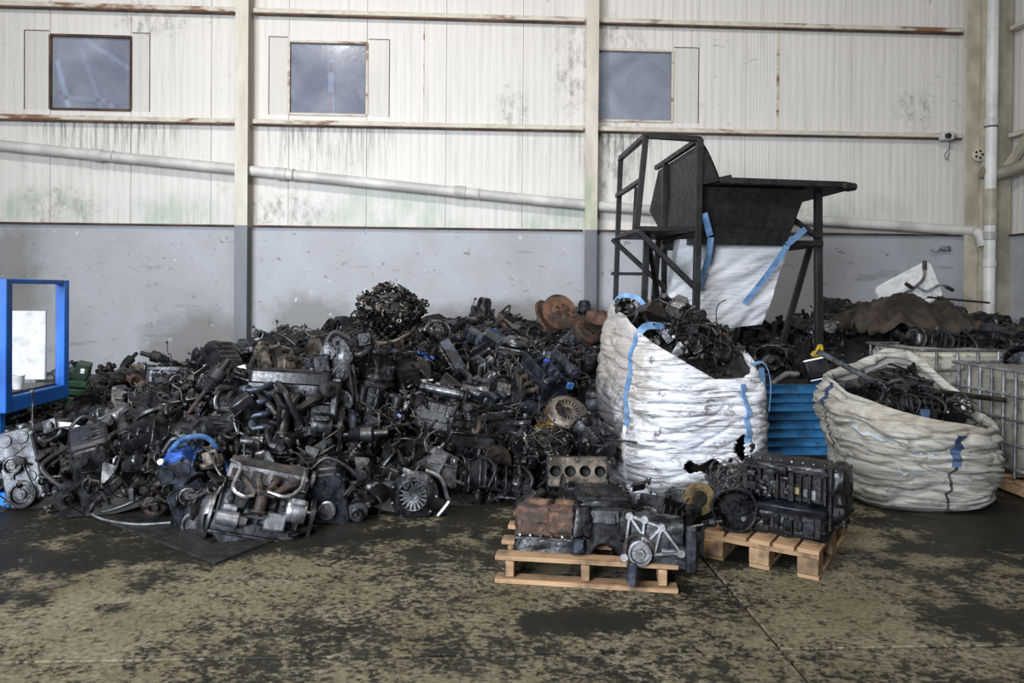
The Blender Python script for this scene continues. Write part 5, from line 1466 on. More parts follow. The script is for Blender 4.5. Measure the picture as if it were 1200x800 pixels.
e2 = hero('engine_d', 690, 604, 4.16, (0, 0, 4), 'black', 'black engine lower half standing under the four-bore block', .72, group=PG, skip=('alternator',))

# centre block with crank arch facing front
e = empty('engine_block', atY(706, 622, 3.62), rotd(-20, 0, -4), 1.25); tag(e, 'dark engine block with a round crank arch in the middle of the pale pallet', 'engine', PG)
arch = [(-.13, -.11)] + [(-.055, -.11)] + [(.055 * math.cos(a), -.11 + .06 * math.sin(a)) for a in [math.pi - k * math.pi / 8 for k in range(1, 8)]] + [(.055, -.11), (.13, -.11), (.12, .02), (.09, .09), (-.09, .09), (-.12, .02)]
mb = MB(); XZ = Matrix(((1, 0, 0, 0), (0, 0, -1, 0), (0, 1, 0, 0), (0, 0, 0, 1)))
mb.prism(arch, -.10, .06, XZ, .006); mb.lump((-.085, -.05, .03), (.07, .06, .12), 3, .008, 5, 22).lump((.09, -.05, .02), (.06, .06, .12), 4, .008, 5, 22).lump((0, .05, .09), (.22, .2, .05), 5, .01, 8, 20)
mb.build('block', M['cast_black'], e)
mb = MB().box((0, -.066, .05), (.12, .012, .05), .004); mb.box((.02, -.075, .04), (.05, .012, .04), .004); mb.build('cast_plate', M['alu_dark'], e)
mb = MB()
for i in range(5): mb.box((0, -.03 + .05 * i, .12 + .012 * i), (.17, .025, .06), .006, (.15, 0, 0)); mb.cyl((-.1, -.03 + .05 * i, .12 + .01 * i), (.1, -.03 + .05 * i, .12 + .01 * i), .02, n=9)
mb.build('bearing_cap', M['cast_black'], e)
for sx in (-1, 1): MB().box((sx * .1, -.07, -.06), (.05, .03, .06), .008).cyl((sx * .1, -.08, -.06), (sx * .1, -.10, -.06), .016, n=9).build('mount_foot', M['cast_blue'], e)

# open aluminium timing frame with a bright pulley
e = empty('car_engine', atY(768, 632, 3.46), rotd(-6, 0, -16)); tag(e, 'engine with bare aluminium web frame and bright pulley on the pale pallet corner', 'engine', PG)
mb = MB(); prs = [((-.12, .11), (-.14, -.08)), ((-.12, .11), (.03, .07)), ((.03, .07), (.12, -.04)), ((-.14, -.08), (.12, -.04)), ((-.12, .11), (.0, -.05)), ((.03, .07), (.0, -.05)), ((.03, .07), (-.06, -.03)), ((-.05, .1), (-.06, -.03))]
for a, b in prs: mb.bar((a[0], -.05, a[1]), (b[0], -.05, b[1]), .016, .02, (0, 1, 0), .004)
for x, z in ((-.12, .11), (.03, .07), (.12, -.04), (-.14, -.08), (-.05, .1)): mb.lathe([(.008, 0), (.018, 0), (.018, .03), (.008, .03)], (x, -.04, z), (0, -1, 0), 12)
mb.build('web_frame', M['alu'], e)
mb = MB().lump((.0, .06, -.01), (.27, .2, .21), 11, .01, 9, 18).box((.02, .0, -.09), (.28, .1, .07), .012).cyl((.03, .0, -.05), (.16, -.02, -.05), .045, n=14, b=.008); mb.build('block', M['cast_grey'], e)
mb = MB(); pulley(mb, (-.065, -.07, -.05), (0, -1, 0), .055, .035); mb.build('pulley', M['alu'], e)
mb = MB().lathe([(.06, 0), (.072, 0), (.072, .02), (.06, .02)], (-.075, -.045, -.035), (0, -1, 0), 22, cap=False); mb.build('seal_ring', M['rust_dark'], e)
mb = MB().box((.165, -.01, -.03), (.05, .12, .19), .006); mb.build('end_box', M['cast_blue'], e)
mb = MB().box((-.10, -.09, -.14), (.05, .05, .10), .01).cyl((-.1, -.115, -.17), (-.1, -.13, -.17), .02, n=10); mb.build('bracket_leg', M['cast_blue'], e)

hero('alternator', 750, 582, 4.05, (80, 10, -20), 'silver', 'bright round bearing housing in front of the white sack foot', 1.0, group=PG)
e = empty('cover_plate', atY(746, 590, 4.02), rotd(8, 0, -10)); tag(e, 'flat pump plate with two bright round holes at the white sack foot', 'plate', PG)
MB().box((0, 0, 0), (.22, .02, .15), .008).build('plate', M['alu_dark'], e)
for x in (-.06, .04): MB().lathe([(.018, 0), (.036, 0), (.036, .014), (.022, .014), (.018, 0)], (x, -.01, .0), (0, -1, 0), 20, cap=False).build('bearing_ring', M['alu'] if x < 0 else M['gold'], e)
MB().box((.01, 0, .095), (.07, .03, .05), .006).build('ear', M['alu_dark'], e)
# brass-coloured clutch disc
hero('flat_flywheel', 819, 584, 4.02, (84, 0, 6), 'brown', 'dull brass-coloured disc leaning at the torn foot of the white sack', .66, group=PG, over={'friction_ring': 'brass', 'hat': 'rust_dark'}, name='clutch_disc')
hero('gearbox_b', 786, 605, 4.02, (0, 0, 12), 'black', 'black gearbox shaft lying between the pale pallet and the white sack', .62, group=PG)
hero('engine_f', 776, 606, 3.92, (0, 20, 50), 'black', 'small black headless block behind the bare aluminium web frame', .7, group=PG)
hero('oil_filter', 808, 652, 3.60, (18, 0, 0), 'blue', 'glossy blue-black filter can standing on the floor between the two pallets', 1.05, group=PG)
hero('drive_shaft', 806, 618, 3.80, (0, -18, -25), 'silver', 'silver-tipped shaft lying over the filter can', .42, group=PG)
hero('starter_motor', 592 + 30, 588, 4.1, (0, 60, 20), 'black', 'black starter motor beside the rusty engine block', 1.0, group=PG)

# ribbed engine block on the brown pallet
base = p2.location + dx * .085 + dy * (-.215)
e = empty('engine_block', base + Vector((0, 0, .145)), (0, 0, ang)); e.scale = (1, 1, .88); tag(e, 'black ribbed engine block with pale slots on the brown pallet', 'engine', PG)
mb = MB().box((0, .08, .30), (.42, .20, .20), .01)
for i in range(11): mb.box((-.20 + i * .04 + .006 * math.sin(i * 5), -.035 + .006 * math.sin(i * 3), .305), (.012 + .016 * (i % 3 == 0), .04, .19 - .03 * (i % 4 == 1)), .003)
mb.box((0, -.04, .39), (.43, .05, .022), .004); mb.lump((0, .06, .40), (.42, .24, .05), 3, .009, 12, 18); g = random.Random(4)
for i in range(16): mb.lump((g.uniform(-.2, .2), g.uniform(-.07, -.03), g.uniform(.24, .40)), (g.uniform(.02, .06), .03, g.uniform(.02, .06)), i, .006, 3, 30)
mb.build('upper_block', M['cast_black'], e)
g = random.Random(8)
for i in range(10):
    if i not in (0, 4, 9): MB().box((-.18 + i * .04, -.025, .26 + g.uniform(-.01, .02)), (.024, .02, g.uniform(.02, .07)), .003).build('pale_insert', M['brass' if i % 3 == 0 else 'alu'], e)
mb = MB().box((0, .04, .185), (.44, .26, .03), .006, (.18, 0, 0)); mb.box((0, -.09, .165), (.43, .02, .05), .004, (.4, 0, 0)); mb.build('ledge', M['cast_blue'], e)
mb = MB().lump((0, .05, .085), (.44, .25, .18), 7, .010, 12, 18)
for i in range(8):
    mb.box((-.18 + i * .05, -.065, .08 + g.uniform(-.02, .02)), (g.uniform(.02, .045), .05, g.uniform(.06, .12)), .006); mb.cyl((-.19 + i * .055, -.06, g.uniform(.04, .13)), (-.19 + i * .055, -.11, g.uniform(.04, .13)), .014, n=8)
mb.build('crankcase', M['cast_black'], e)
mb = MB().box((.03, -.09, .07), (.05, .02, .09), .006).box((.13, -.09, .07), (.06, .02, .09), .006); mb.build('side_cover', M['cast_blue'], e)
mb = MB().lump((.245, .07, .27), (.09, .25, .30), 9, .014, 10, 16).box((.225, .05, .25), (.03, .24, .36), .01)
for i in range(9): mb.cyl((.235, g.uniform(-.06, .15), g.uniform(.1, .40)), (.26 + g.uniform(0, .03), g.uniform(-.06, .15), g.uniform(.1, .4)), g.uniform(.012, .035), n=10)
mb.box((.25, .05, .38), (.06, .2, .05), .01); mb.box((.245, .1, .2), (.05, .1, .12), .01)
mb.build('end_cover', M['cast_black'], e)
mb = MB()
for i in range(8): mb.bolt((-.19 + i * .054, .0, .42), (0, 0, 1), .009, .012)
for i in range(6): mb.bolt((.242, -.05 + i * .04, .415), (1, 0, 0), .008, .01)
mb.build('bolt_set', M['steel'], e)
gb = spawn('gearbox_c', p2.location + dx * (-.19) + dy * (-.24) + Vector((0, 0, .265)), Euler((0, 0, ang + math.radians(112))), 'black', 'black bell housing with round mouth on the brown pallet corner', None, PG, .70, over={'bell_housing': 'cast_black', 'gear_case': 'cast_black'})
hero('starter_motor', 846, 585, 4.12, (0, 70, 30), 'black', 'black motor heaped behind the bell housing at the white sack tear', 1.1, group=PG)
hero('coil_spring', 893, 562, 4.62, (0, 0, 0), 'black', 'small coil spring standing behind the ribbed engine block', .55, group=PG)
hero('gearbox_a', 872, 570, 4.5, (0, -60, 10), 'brown', 'brown gear lump hanging at the torn side of the white sack', .6, group=PG)
hero('wiring_tangle', 852, 560, 4.45, (90, 0, 0), 'brown', 'frayed wire tangle spilling from the tear in the white sack', .9, group=PG)
hero('wiring_tangle', 640, 520, 4.75, (0, 0, 0), 'grey', 'pale wire tangle under the tan-ribbed gearbox', 1.0, group=PG)
hero('gearbox_c', 700, 520, 4.75, (0, 30, -60), 'grey', 'dirty grey gearbox jammed between the tan-ribbed gearbox and the white sack', .8, group=PG)

# ================================================================== BIG BAGS
def mat_bag(name, c_hi, c_lo, streak, blobs, dirt=(0.06, 0.052, 0.045)):
    m, nt, b = nodes_of(name)
    tc = N(nt, 'ShaderNodeTexCoord').outputs['Object']; xyz = sep(nt, tc)
    n1 = noise_n(nt, mapping(nt, tc, (1.3, 1.3, 15)), 2.4, 8, 0.78, 0.5)
    n2 = noise_n(nt, tc, 9.0, 6, 0.7); n3 = noise_n(nt, tc, 1.8, 3, .5)
    col = mixc(nt, ramp(nt, n3, .35, .65), c_hi, c_lo)
    col = mixc(nt, mth(nt, 'MULTIPLY', ramp(nt, n1, 0.49, 0.60), streak), col, dirt)
    col = mixc(nt, mth(nt, 'MULTIPLY', ramp(nt, n2, 0.57, 0.66), streak), col, dirt)
    wob = mth(nt, 'MULTIPLY', mth(nt, 'SUBTRACT', n2, .5), 2.4)
    for c, r, axes, colr, k in blobs:
        col = mixc(nt, mth(nt, 'MULTIPLY', blob(nt, xyz, c, r, axes, wob), k), col, colr)
    nt.links.new(col, b.inputs['Base Color']); b.inputs['Roughness'].default_value = 0.6
    b.inputs['Specular IOR Level'].default_value = .3
    wv = noise_n(nt, mapping(nt, tc, (1.2, 1.2, 9)), 5.0, 4, 0.6)
    bump(nt, b, wv, 0.6, 0.02)
    tl_ = N(nt, 'ShaderNodeBsdfTranslucent'); nt.links.new(col, tl_.inputs[0])
    mx = N(nt, 'ShaderNodeMixShader'); mx.inputs[0].default_value = .12
    nt.links.new(b.outputs[0], mx.inputs[1]); nt.links.new(tl_.outputs[0], mx.inputs[2]); nt.links.new(mx.outputs[0], nt.nodes['Material Output'].inputs['Surface'])
    return m
M['bag1'] = mat_bag('white_woven_sack', (0.88, 0.89, 0.94), (0.80, 0.81, 0.87), .85,
    [((-.55, 1.0), (.34, .62), (0, 2), (.34, .29, .235), .75), ((-.58, .45), (.16, .5), (0, 2), (.10, .10, .11), .85), ((.42, .16), (.30, .20), (0, 2), (.05, .042, .034), .9), ((.1, .10), (.5, .12), (0, 2), (.30, .27, .22), .7), ((.55, .3), (.16, .5), (0, 2), (.18, .17, .17), .6)])
M['bag2'] = mat_bag('dirty_beige_sack', (0.58, 0.56, 0.50), (0.46, 0.44, 0.385), .7,
    [((-.5, .3), (.2, .4), (0, 2), (.22, .2, .16), .5), ((.0, .62), (.6, .12), (0, 2), (.35, .28, .2), .5)], (0.13, 0.12, 0.10))
def strap_mat(n_, a, b): return grimy(n_, a, b, (.5, .7), 0, 12, .1)
M['strap_blue'] = strap_mat('blue_webbing', (.09, .18, .34), (.17, .31, .50)); M['strap_white'] = strap_mat('white_webbing', (.5, .5, .5), (.8, .8, .82)); M['strap_navy'] = strap_mat('dark_blue_webbing', (.025, .045, .09), (.05, .09, .17))
M['strap_black'] = strap_mat('blackened_webbing', (.03, .03, .03), (.08, .08, .08))

class Bag:
    def __init__(s, c, a, rot, rim, prof, amp, seed, n=3.3, lean=(0, 0), low=1.3):
        s.low = low
        s.c, s.a, s.rot, s.rim, s.prof, s.amp, s.seed, s.n, s.lean = Vector(c), a, rot, rim, prof, amp, seed, n, lean
    def local(s, th, t, off=0.0):
        """th in degrees, -90 faces the camera"""
        th = (th + 180) % 360 - 180
        zt = lerp_tab(s.rim, th); r_ = math.radians(th - s.rot); n = s.n
        c, q = math.cos(r_), math.sin(r_); rr = (abs(c) ** n + abs(q) ** n) ** (-1 / n)
        k = lerp_tab(s.prof, t)
        z = zt * t
        d = Vector((math.cos(math.radians(th)), math.sin(math.radians(th)), 0))
        p = d * rr * s.a * k
        w_ = Vector((p.x * 2.0, p.y * 2.0, z * 7.5 + .8 * noise.noise(Vector((p.x * 2, p.y * 2, s.seed)))))
        f = min(1, t * 6) * (1.0 if t < .9 else .6)
        cr = lambda v_, k: max(0.0, 1 - k * abs(v_)) ** 1.5
        c1_ = cr(noise.noise(w_ + Vector((s.seed, 0, 0))), 5.0)
        c2_ = cr(noise.noise(Vector((p.x * 3.2, p.y * 3.2, z * 15)) + Vector((0, s.seed, 3))), 4.0)
        c3_ = cr(noise.noise(Vector((p.x * 5 + z * 5, p.y * 5, z * 9)) + Vector((4, s.seed, 8))), 4.0)
        low = noise.noise(Vector((p.x * 1.9, p.y * 1.9, z * 2.4)) + Vector((0, 0, s.seed * 2)))
        p += d * (s.amp * f * (low * s.low - c1_ * .75 - c2_ * .5 - c3_ * .3 + .5) + off)
        p.z = z + s.amp * .5 * f * noise.noise(Vector((p.x * 5, p.y * 5, z * 3)))
        p.x += s.lean[0] * z; p.y += s.lean[1] * z
        return p
    def mesh(s, holes=(), nu=260, nv=130, lip=.05):
        vs, fs = [], []
        for j in range(nv + 1):
            for i in range(nu): vs.append(s.local(i * 360 / nu - 180, max(j / nv, .002)))
        # rolled-in lip
        for q in (1, 2, 3):
            for i in range(nu):
                p = s.local(i * 360 / nu - 180, 1.0); d = Vector((p.x, p.y, 0)).normalized()
                vs.append(p - d * lip * (.3 * q) + Vector((0, 0, (.012, -.005, -.05)[q - 1])))
        def inside(th, t): return any(abs((th - h[0] + 180) % 360 - 180) / h[1] < 1 and ((abs((th - h[0])) / h[1]) ** 2 + ((t - h[2]) / (h[3] * (1 + .5 * math.sin(math.radians(th) * 17)))) ** 2) < 1 for h in holes)
        for j in range(nv + 3):
            for i in range(nu):
                if j < nv and holes and inside((i + .5) * 360 / nu - 180, (j + .5) / nv): continue
                i2 = (i + 1) % nu; fs.append((j * nu + i, j * nu + i2, (j + 1) * nu + i2, (j + 1) * nu + i))
        return MB().add(vs, fs)
    def strap(s, th, t0, t1, w_=.05, n=26, off=.008, wob=0.0):
        vs, fs = [], []
        for i in range(n + 1):
            t = t0 + (t1 - t0) * i / n
            ww = math.degrees(w_ / 2 / s.a) * .9; th2 = th + wob * math.sin(i * .55)
            for dth in (-ww, ww):
                vs += [s.local(th2 + dth, t, off), s.local(th2 + dth, t, off - .012)]
        for i in range(n):
            a, b = 4 * i, 4 * (i + 1)
            fs += [(a, a + 2, b + 2, b), (a + 1, b + 1, b + 3, a + 3), (a, b, b + 1, a + 1), (a + 2, a + 3, b + 3, b + 2)]
        fs += [(0, 1, 3, 2), (4 * n, 4 * n + 2, 4 * n + 3, 4 * n + 1)]
        return MB().add(vs, fs)
    def world(s, th, t, off=0): return s.c + s.local(th, t, off)

c1 = atY(792, 560, 5.24); c1.z = 0
B1 = Bag(c1, .512, 8, [(-180, 1.25), (-160, 1.21), (-140, 1.13), (-120, 1.02), (-98, .91), (-75, .81), (-50, .82), (-20, .92), (20, 1.06), (60, 1.2), (110, 1.28), (150, 1.32), (180, 1.25)],
         [(0, .86), (.08, .96), (.3, 1.04), (.6, 1.05), (.85, .99), (1, .90)], .022, 4.0, lean=(.02, 0))
e1 = empty('bulk_bag', c1); tag(e1, 'tall white bulk bag with torn foot, filled with engine scrap', 'bulk bag', 'filled bulk bags')
o = B1.mesh(holes=[(-84, 17, .30, .055), (-56, 8, .46, .075)]).build('sack_body', M['bag1'], e1, 60)
s_ = o.modifiers.new('thick', 'SOLIDIFY'); s_.thickness = .004
B1.strap(-140, .45, .985, .036, wob=.7).build('strap', M['strap_blue'], e1)
B1.strap(-141, .04, .45, .032, wob=.7).build('strap', M['strap_white'], e1)
B1.strap(-55, .50, .97, .034, wob=.7).build('strap', M['strap_blue'], e1)
B1.strap(-55, .40, .50, .03, wob=1.0).build('strap', M['strap_white'], e1)
def ribbon(pts, w_, wv, th=.004):
    P = catmull(pts, 6); vs, fs = [], []; wv = Vector(wv)
    for i, p in enumerate(P):
        t = (P[min(i + 1, len(P) - 1)] - P[max(i - 1, 0)]).normalized(); a = (wv - t * wv.dot(t)).normalized() * w_ / 2; n_ = t.cross(a).normalized() * th
        vs += [p - a, p + a, p + a + n_, p - a + n_]
    for i in range(len(P) - 1):
        for q in range(4): fs.append((4 * i + q, 4 * i + (q + 1) % 4, 4 * i + 4 + (q + 1) % 4, 4 * i + 4 + q))
    fs += [(3, 2, 1, 0), tuple(range(4 * len(P) - 4, 4 * len(P)))]
    return MB().add(vs, fs)
def rib(name, P, w_, wv, mat, e):
    q = ribbon([Vector(p) - e.location for p in P], w_, wv); return q.build(name, mat, e)
a = B1.world(-140, .985)
rib('strap_loop', [a + Vector((0, -.01, -.02)), a + Vector((.06, .0, .05)), a + Vector((.16, .05, .055)), a + Vector((.22, .1, .03)), a + Vector((.15, .12, -.01))], .05, (0, .4, 1), M['strap_blue'], e1)
a = B1.world(-28, .99)
rib('strap_loop', [a + Vector((-.03, 0, .02)), a + Vector((.05, -.02, .03)), a + Vector((.09, -.03, -.1)), a + Vector((.08, -.03, -.3))], .05, (.3, 1, .2), M['strap_blue'], e1)
rib('strap_loop', [a + Vector((.03, -.02, .0)), a + Vector((.03, -.05, -.1)), a + Vector((.02, -.06, -.26))], .04, (1, .3, .2), M['strap_blue'], e1)
a = B1.world(150, 1.0)
rib('strap_loop', [a + Vector((0, 0, -.05)), a + Vector((.05, -.1, .04)), a + Vector((.15, -.2, .03)), a + Vector((.22, -.25, -.06))], .035, (0, .4, 1), M['strap_blue'], e1)

M['faded_print'] = grimy('faded_blue_print', (.30, .38, .45), (.45, .50, .52), (.6, .8), 0, 16, 0)
c2 = atY(1060, 560, 4.98); c2.z = 0
B2 = Bag(c2, .485, -6, [(-180, .76), (-150, .70), (-121, .64), (-95, .59), (-60, .54), (-31, .55), (0, .60), (30, .74), (55, .95), (75, .97), (100, .87), (125, .82), (149, .80), (180, .76)],
         [(0, .80), (.06, .90), (.3, 1.0), (.6, 1.07), (.85, 1.07), (1, 1.0)], .042, 9.0, n=2.9, low=2.1)
e2 = empty('bulk_bag', c2); tag(e2, 'low beige bulk bag slumped wide beside the white crates, dark blue straps', 'bulk bag', 'filled bulk bags')
o = B2.mesh().build('sack_body', M['bag2'], e2, 60); s_ = o.modifiers.new('thick', 'SOLIDIFY'); s_.thickness = .004
B2.strap(-88, .55, .90, .05, wob=.6).build('strap', M['strap_navy'], e2)
B2.strap(-89, .05, .55, .014, wob=1.2).build('seam_cord', M['strap_black'], e2)
B2.strap(-188, .80, 1.0, .06).build('strap', M['strap_navy'], e2)
B2.strap(-186, .40, .80, .016, wob=1.2).build('seam_cord', M['strap_black'], e2)
a = B2.world(-105, .97)
rib('strap_loop', [a + Vector((.02, .02, -.12)), a + Vector((.0, .06, .02)), a + Vector((.03, .12, .07)), a + Vector((.06, .2, .0))], .06, (1, .2, 0), M['strap_navy'], e2)
for th, t, w_ in ((-140, .72, .26), (-108, .66, .16), (-118, .42, .14)):
    vs = []
    mb = MB(); n_ = 12; ww = math.degrees(w_ / .515)
    for i in range(n_ + 1):
        q = th - ww / 2 + ww * i / n_; tt = t + .015 * math.sin(i * 1.3)
        vs += [B2.local(q, tt - .012, .008), B2.local(q, tt + .018 * (i % 3 > 0), .008)]
    mb.add(vs, [(2 * i, 2 * i + 2, 2 * i + 3, 2 * i + 1) for i in range(n_)]); mb.build('print_mark', M['faded_print'], e2)

# contents
def fill(bag, name, label, drop):
    c = bag.c
    def fn(x, y):
        dx_, dy_ = x - c.x, y - c.y; th = math.degrees(math.atan2(dy_, dx_)); r_ = min(1, math.hypot(dx_, dy_) / (bag.a * .98))
        avg = sum(z for a, z in bag.rim) / len(bag.rim); return avg + (lerp_tab(bag.rim, th) - avg) * r_ ** 1.6 - drop + .05 * (1 - r_)
    nr, na = 14, 48; vs, fs = [(c.x, c.y, fn(c.x, c.y))], []
    for j in range(1, nr + 1):
        for i in range(na):
            th = i * 360 / na - 180; t = 1 - drop / lerp_tab(bag.rim, th); p = bag.world(th, t, -.03); q = c + (p - c) * (j / nr); q.z = 0
            z = fn(q.x, q.y) + .05 * noise.noise(Vector((q.x * 9, q.y * 9, 1))) * (j < nr); vs.append((q.x, q.y, z))
    for i in range(na): fs.append((0, 1 + i, 1 + (i + 1) % na))
    for j in range(nr - 1):
        for i in range(na): fs.append((1 + j * na + i, 1 + (j + 1) * na + i, 1 + (j + 1) * na + (i + 1) % na, 1 + j * na + (i + 1) % na))
    o = MB().add(vs, fs).build(name, M['soot'], None, 60); tag(o, label, 'scrap', None, 'stuff'); return fn
f1 = fill(B1, 'scrap_mass', 'black oily scrap filling the white bulk bag', .035)
f2 = fill(B2, 'scrap_mass', 'black oily scrap filling the beige bulk bag', .13)
# dark scrap seen through the tear
o = MB().lathe([(0, -.25), (.3, -.2), (.40, 0), (.38, .3), (.3, .5), (0, .55)], c1 + Vector((.05, 0, .28)), (0, 0, 1), 24).build('scrap_mass', M['soot']); tag(o, 'black scrap showing through the tear of the white bulk bag', 'scrap', None, 'stuff')
BG1 = 'engine parts in the white bulk bag'; BG2 = 'engine parts in the beige bulk bag'
def inbag(kind, th, r_, bag, fn, rot, tint, label, sc, grp, dz=.03, **kw):
    p = bag.c + Vector((math.cos(math.radians(th)), math.sin(math.radians(th)), 0)) * r_ * bag.a; p.z = fn(p.x, p.y) + dz
    return spawn(kind, p, rotd(*rot), tint, label, None, grp, sc, **kw)
inbag('oil_pan', -150, .55, B1, f1, (160, 20, 30), 'brown', 'flat brown sump at the high end of the white bulk bag', 1.15, BG1, .10)
inbag('clutch_plate', -28, .62, B1, f1, (48, 20, 10), 'grey', 'grey clutch disc in the low mouth of the white bulk bag', .62, BG1, .05)
inbag('engine_g', 80, .35, B1, f1, (20, 30, 60), 'black', 'greasy black short engine at the back of the white bulk bag', .62, BG1, .06)
inbag('starter_motor', -70, .25, B1, f1, (70, 40, 0), 'grey', 'grey starter motor in the middle of the white bulk bag', 1.0, BG1, .05)
inbag('alternator', -20, .25, B1, f1, (50, 30, 0), 'black', 'black alternator in the middle of the white bulk bag', .9, BG1, .04)
inbag('bent_coolant_hose', 20, .5, B1, f1, (10, 10, 30), 'black', 'black bent hose across the white bulk bag', 1.0, BG1, .08)
inbag('ribbed_intake_hose', 55, .6, B1, f1, (0, 10, 100), 'black', 'black ribbed hose at the back rim of the white bulk bag', 1.0, BG1, .09)
inbag('cast_bracket', -110, .4, B1, f1, (40, 20, 0), 'grey', 'grey bracket beside the flat brown sump', 1.0, BG1, .06)
inbag('turbocharger', 130, .4, B1, f1, (30, 10, 0), 'brown', 'brown turbocharger behind the flat brown sump', 1.0, BG1, .08)
inbag('exhaust_manifold', 0, .7, B1, f1, (40, 10, 80), 'brown', 'brown exhaust manifold under the right rim of the white bulk bag', .8, BG1, .04)
inbag('wiring_tangle', 95, .75, B1, f1, (0, 0, 0), 'grey', 'grey wire tangle at the back rim of the white bulk bag', 1.0, BG1, .06)
inbag('engine_d', -60, .45, B1, f1, (70, 20, 20), 'black', 'greasy black open-camshaft engine sunk in the white bulk bag', .55, BG1, -.02)
inbag('gearbox_a', 45, .35, B1, f1, (20, 60, 20), 'brown', 'grease-browned gearbox sunk in the white bulk bag', .6, BG1, .0)
inbag('oil_pan', -75, .62, B1, f1, (150, 30, 80), 'grey', 'dirty grey sump at the low front rim of the white bulk bag', .85, BG1, .05)
inbag('brake_drum', -50, .6, B1, f1, (30, 20, 0), 'black', 'black drum at the low front rim of the white bulk bag', .75, BG1, .02)
inbag('loose_pulley', -95, .55, B1, f1, (50, 10, 0), 'grey', 'grey pulley at the front rim of the white bulk bag', 1.0, BG1, .04)
inbag('bent_coolant_hose', -65, .4, B1, f1, (20, 0, -30), 'black', 'black bent hose low in the mouth of the white bulk bag', .8, BG1, .08)
inbag('cast_bracket', -10, .5, B1, f1, (20, 40, 60), 'brown', 'brown bracket in the mouth of the white bulk bag', .9, BG1, .06)
inbag('cylinder_head', -120, .5, B1, f1, (50, 10, 70), 'black', 'black cylinder head under the front strap of the white bulk bag', .6, BG1, .02)
inbag('engine_d', -120, .3, B2, f2, (70, 10, 20), 'black', 'black open-camshaft engine sunk in the beige bulk bag', .65, BG2, -.02)
inbag('gearbox_c', -170, .4, B2, f2, (30, 20, 20), 'black', 'black gearbox near the strap corner of the beige bulk bag', .6, BG2, .03)
inbag('cylinder_head', 60, .35, B2, f2, (30, 10, -20), 'grey', 'grey cylinder head at the back of the beige bulk bag', .85, BG2, .07)
inbag('cylinder_head', 20, .45, B2, f2, (60, 20, -20), 'black', 'black cylinder head across the beige bulk bag', .85, BG2, .04)
inbag('wiring_tangle', -20, .6, B2, f2, (0, 0, 0), 'silver', 'wire tangle with pale plugs in the beige bulk bag', .9, BG2, .06)
inbag('bent_coolant_hose', 0, .3, B2, f2, (0, 20, 10), 'black', 'black hose in the beige bulk bag', 1.0, BG2, .08)
inbag('intake_manifold', -100, .15, B2, f2, (30, 40, 40), 'black', 'black intake manifold in the middle of the beige bulk bag', .75, BG2, .04)
inbag('oil_pan', 130, .45, B2, f2, (150, 10, 60), 'brown', 'brown sump at the back of the beige bulk bag', 1.0, BG2, .08)
p = B2.c + Vector((-.32, .12, .80)); o = MB().bar((-.2, .12, .18), (.2, -.1, -.06), .04, .012, (0, 1, 0)).build('flat_bar', M['cast_grey']); o.location = p; tag(o, 'long flat grey bar leaning across the beige bulk bag', 'bar')
o = MB().tube(catmull([(-.2, 0, .03), (-.05, .02, .02), (.1, .0, 0), (.3, -.04, -.02)], 5), .018, 8).build('bent_rod', M['cast_brown']); o.location = B2.c + Vector((.38, -.02, .69)); tag(o, 'brown rod poking over the right rim of the beige bulk bag', 'rod')
def pick_bag(bag):
    def f(g):
        a, r_ = g.uniform(0, 6.28), bag.a * .85 * g.random() ** .5; return bag.c.x + r_ * math.cos(a), bag.c.y + r_ * math.sin(a)
    return f
litter('metal_litter', 'small metal scraps inside the white bulk bag', M['shard'], 330, lambda x, y: f1(x, y) + .09, pick_bag(B1), 41, .08, 'bbrlpth')
litter('metal_litter', 'small metal scraps inside the beige bulk bag', M['shard'], 260, lambda x, y: f2(x, y) + .07, pick_bag(B2), 42, .07, 'bbrlppt')

# ================================================================== BLACK HOPPER STAND WITH PLATFORM
hs = empty('hopper_stand', (2.3, 6.5, 0)); tag(hs, 'black steel hopper stand with railed platform behind the white bulk bag', 'hopper stand')
BP = M['black_paint']
def hp(name, mb, mat=None):
    o = mb.build(name, mat or BP); o.parent = hs; o.matrix_parent_inverse = Matrix.Translation(-hs.location); return o
def hbar(name, a, b, w_=.05): return hp(name, MB().bar(a, b, w_, w_, (0, 0, 1), .004))
def slab(pts, th, n):
    n = Vector(n).normalized() * th; k = len(pts); vs = [Vector(p) for p in pts] + [Vector(p) + n for p in pts]
    fs = [tuple(range(k)), tuple(reversed(range(k, 2 * k)))] + [(i, i + k, (i + 1) % k + k, (i + 1) % k) for i in range(k)]
    return MB().add(vs, fs)
Y0, Y1 = 6.05, 7.15
A0 = atY(820, 163, Y0); xA = A0.x; zA = A0.z
Bp = atY(961, 232, 6.35); xB = Bp.x
zf = atY(1003, 218, Y0).z; xF = atY(1003, 218, Y0).x; xf0 = atY(843, 206, Y0).x
zbm = atY(880, 284, 6.25).z
# posts
hbar('post', (xA - .03, Y0, 0), (xA, Y0, zA), .055)
hbar('post', (xB + .02, 6.35, 0), (xB - .02, 6.35, zf - .01), .06)
hbar('post', (xA, Y1, 0), (xA, Y1, zA), .05)
hbar('post', (xB - .55, Y1 + .2, 0), (xB - .1, Y1, zf - .01), .05)
hbar('beam', (xA, 6.2, zbm), (xB, 6.3, zbm), .05); hbar('beam', (xA, Y1, zbm), (xB, Y1, zbm), .05); hbar('beam', (xA, Y0, zbm), (xA, Y1, zbm), .05); hbar('beam', (xB, 6.35, zbm), (xB, Y1, zbm), .05)
hbar('brace', (xB - .02, 6.32, zbm + .05), (xB - .55, 6.32, zf - .05), .04)
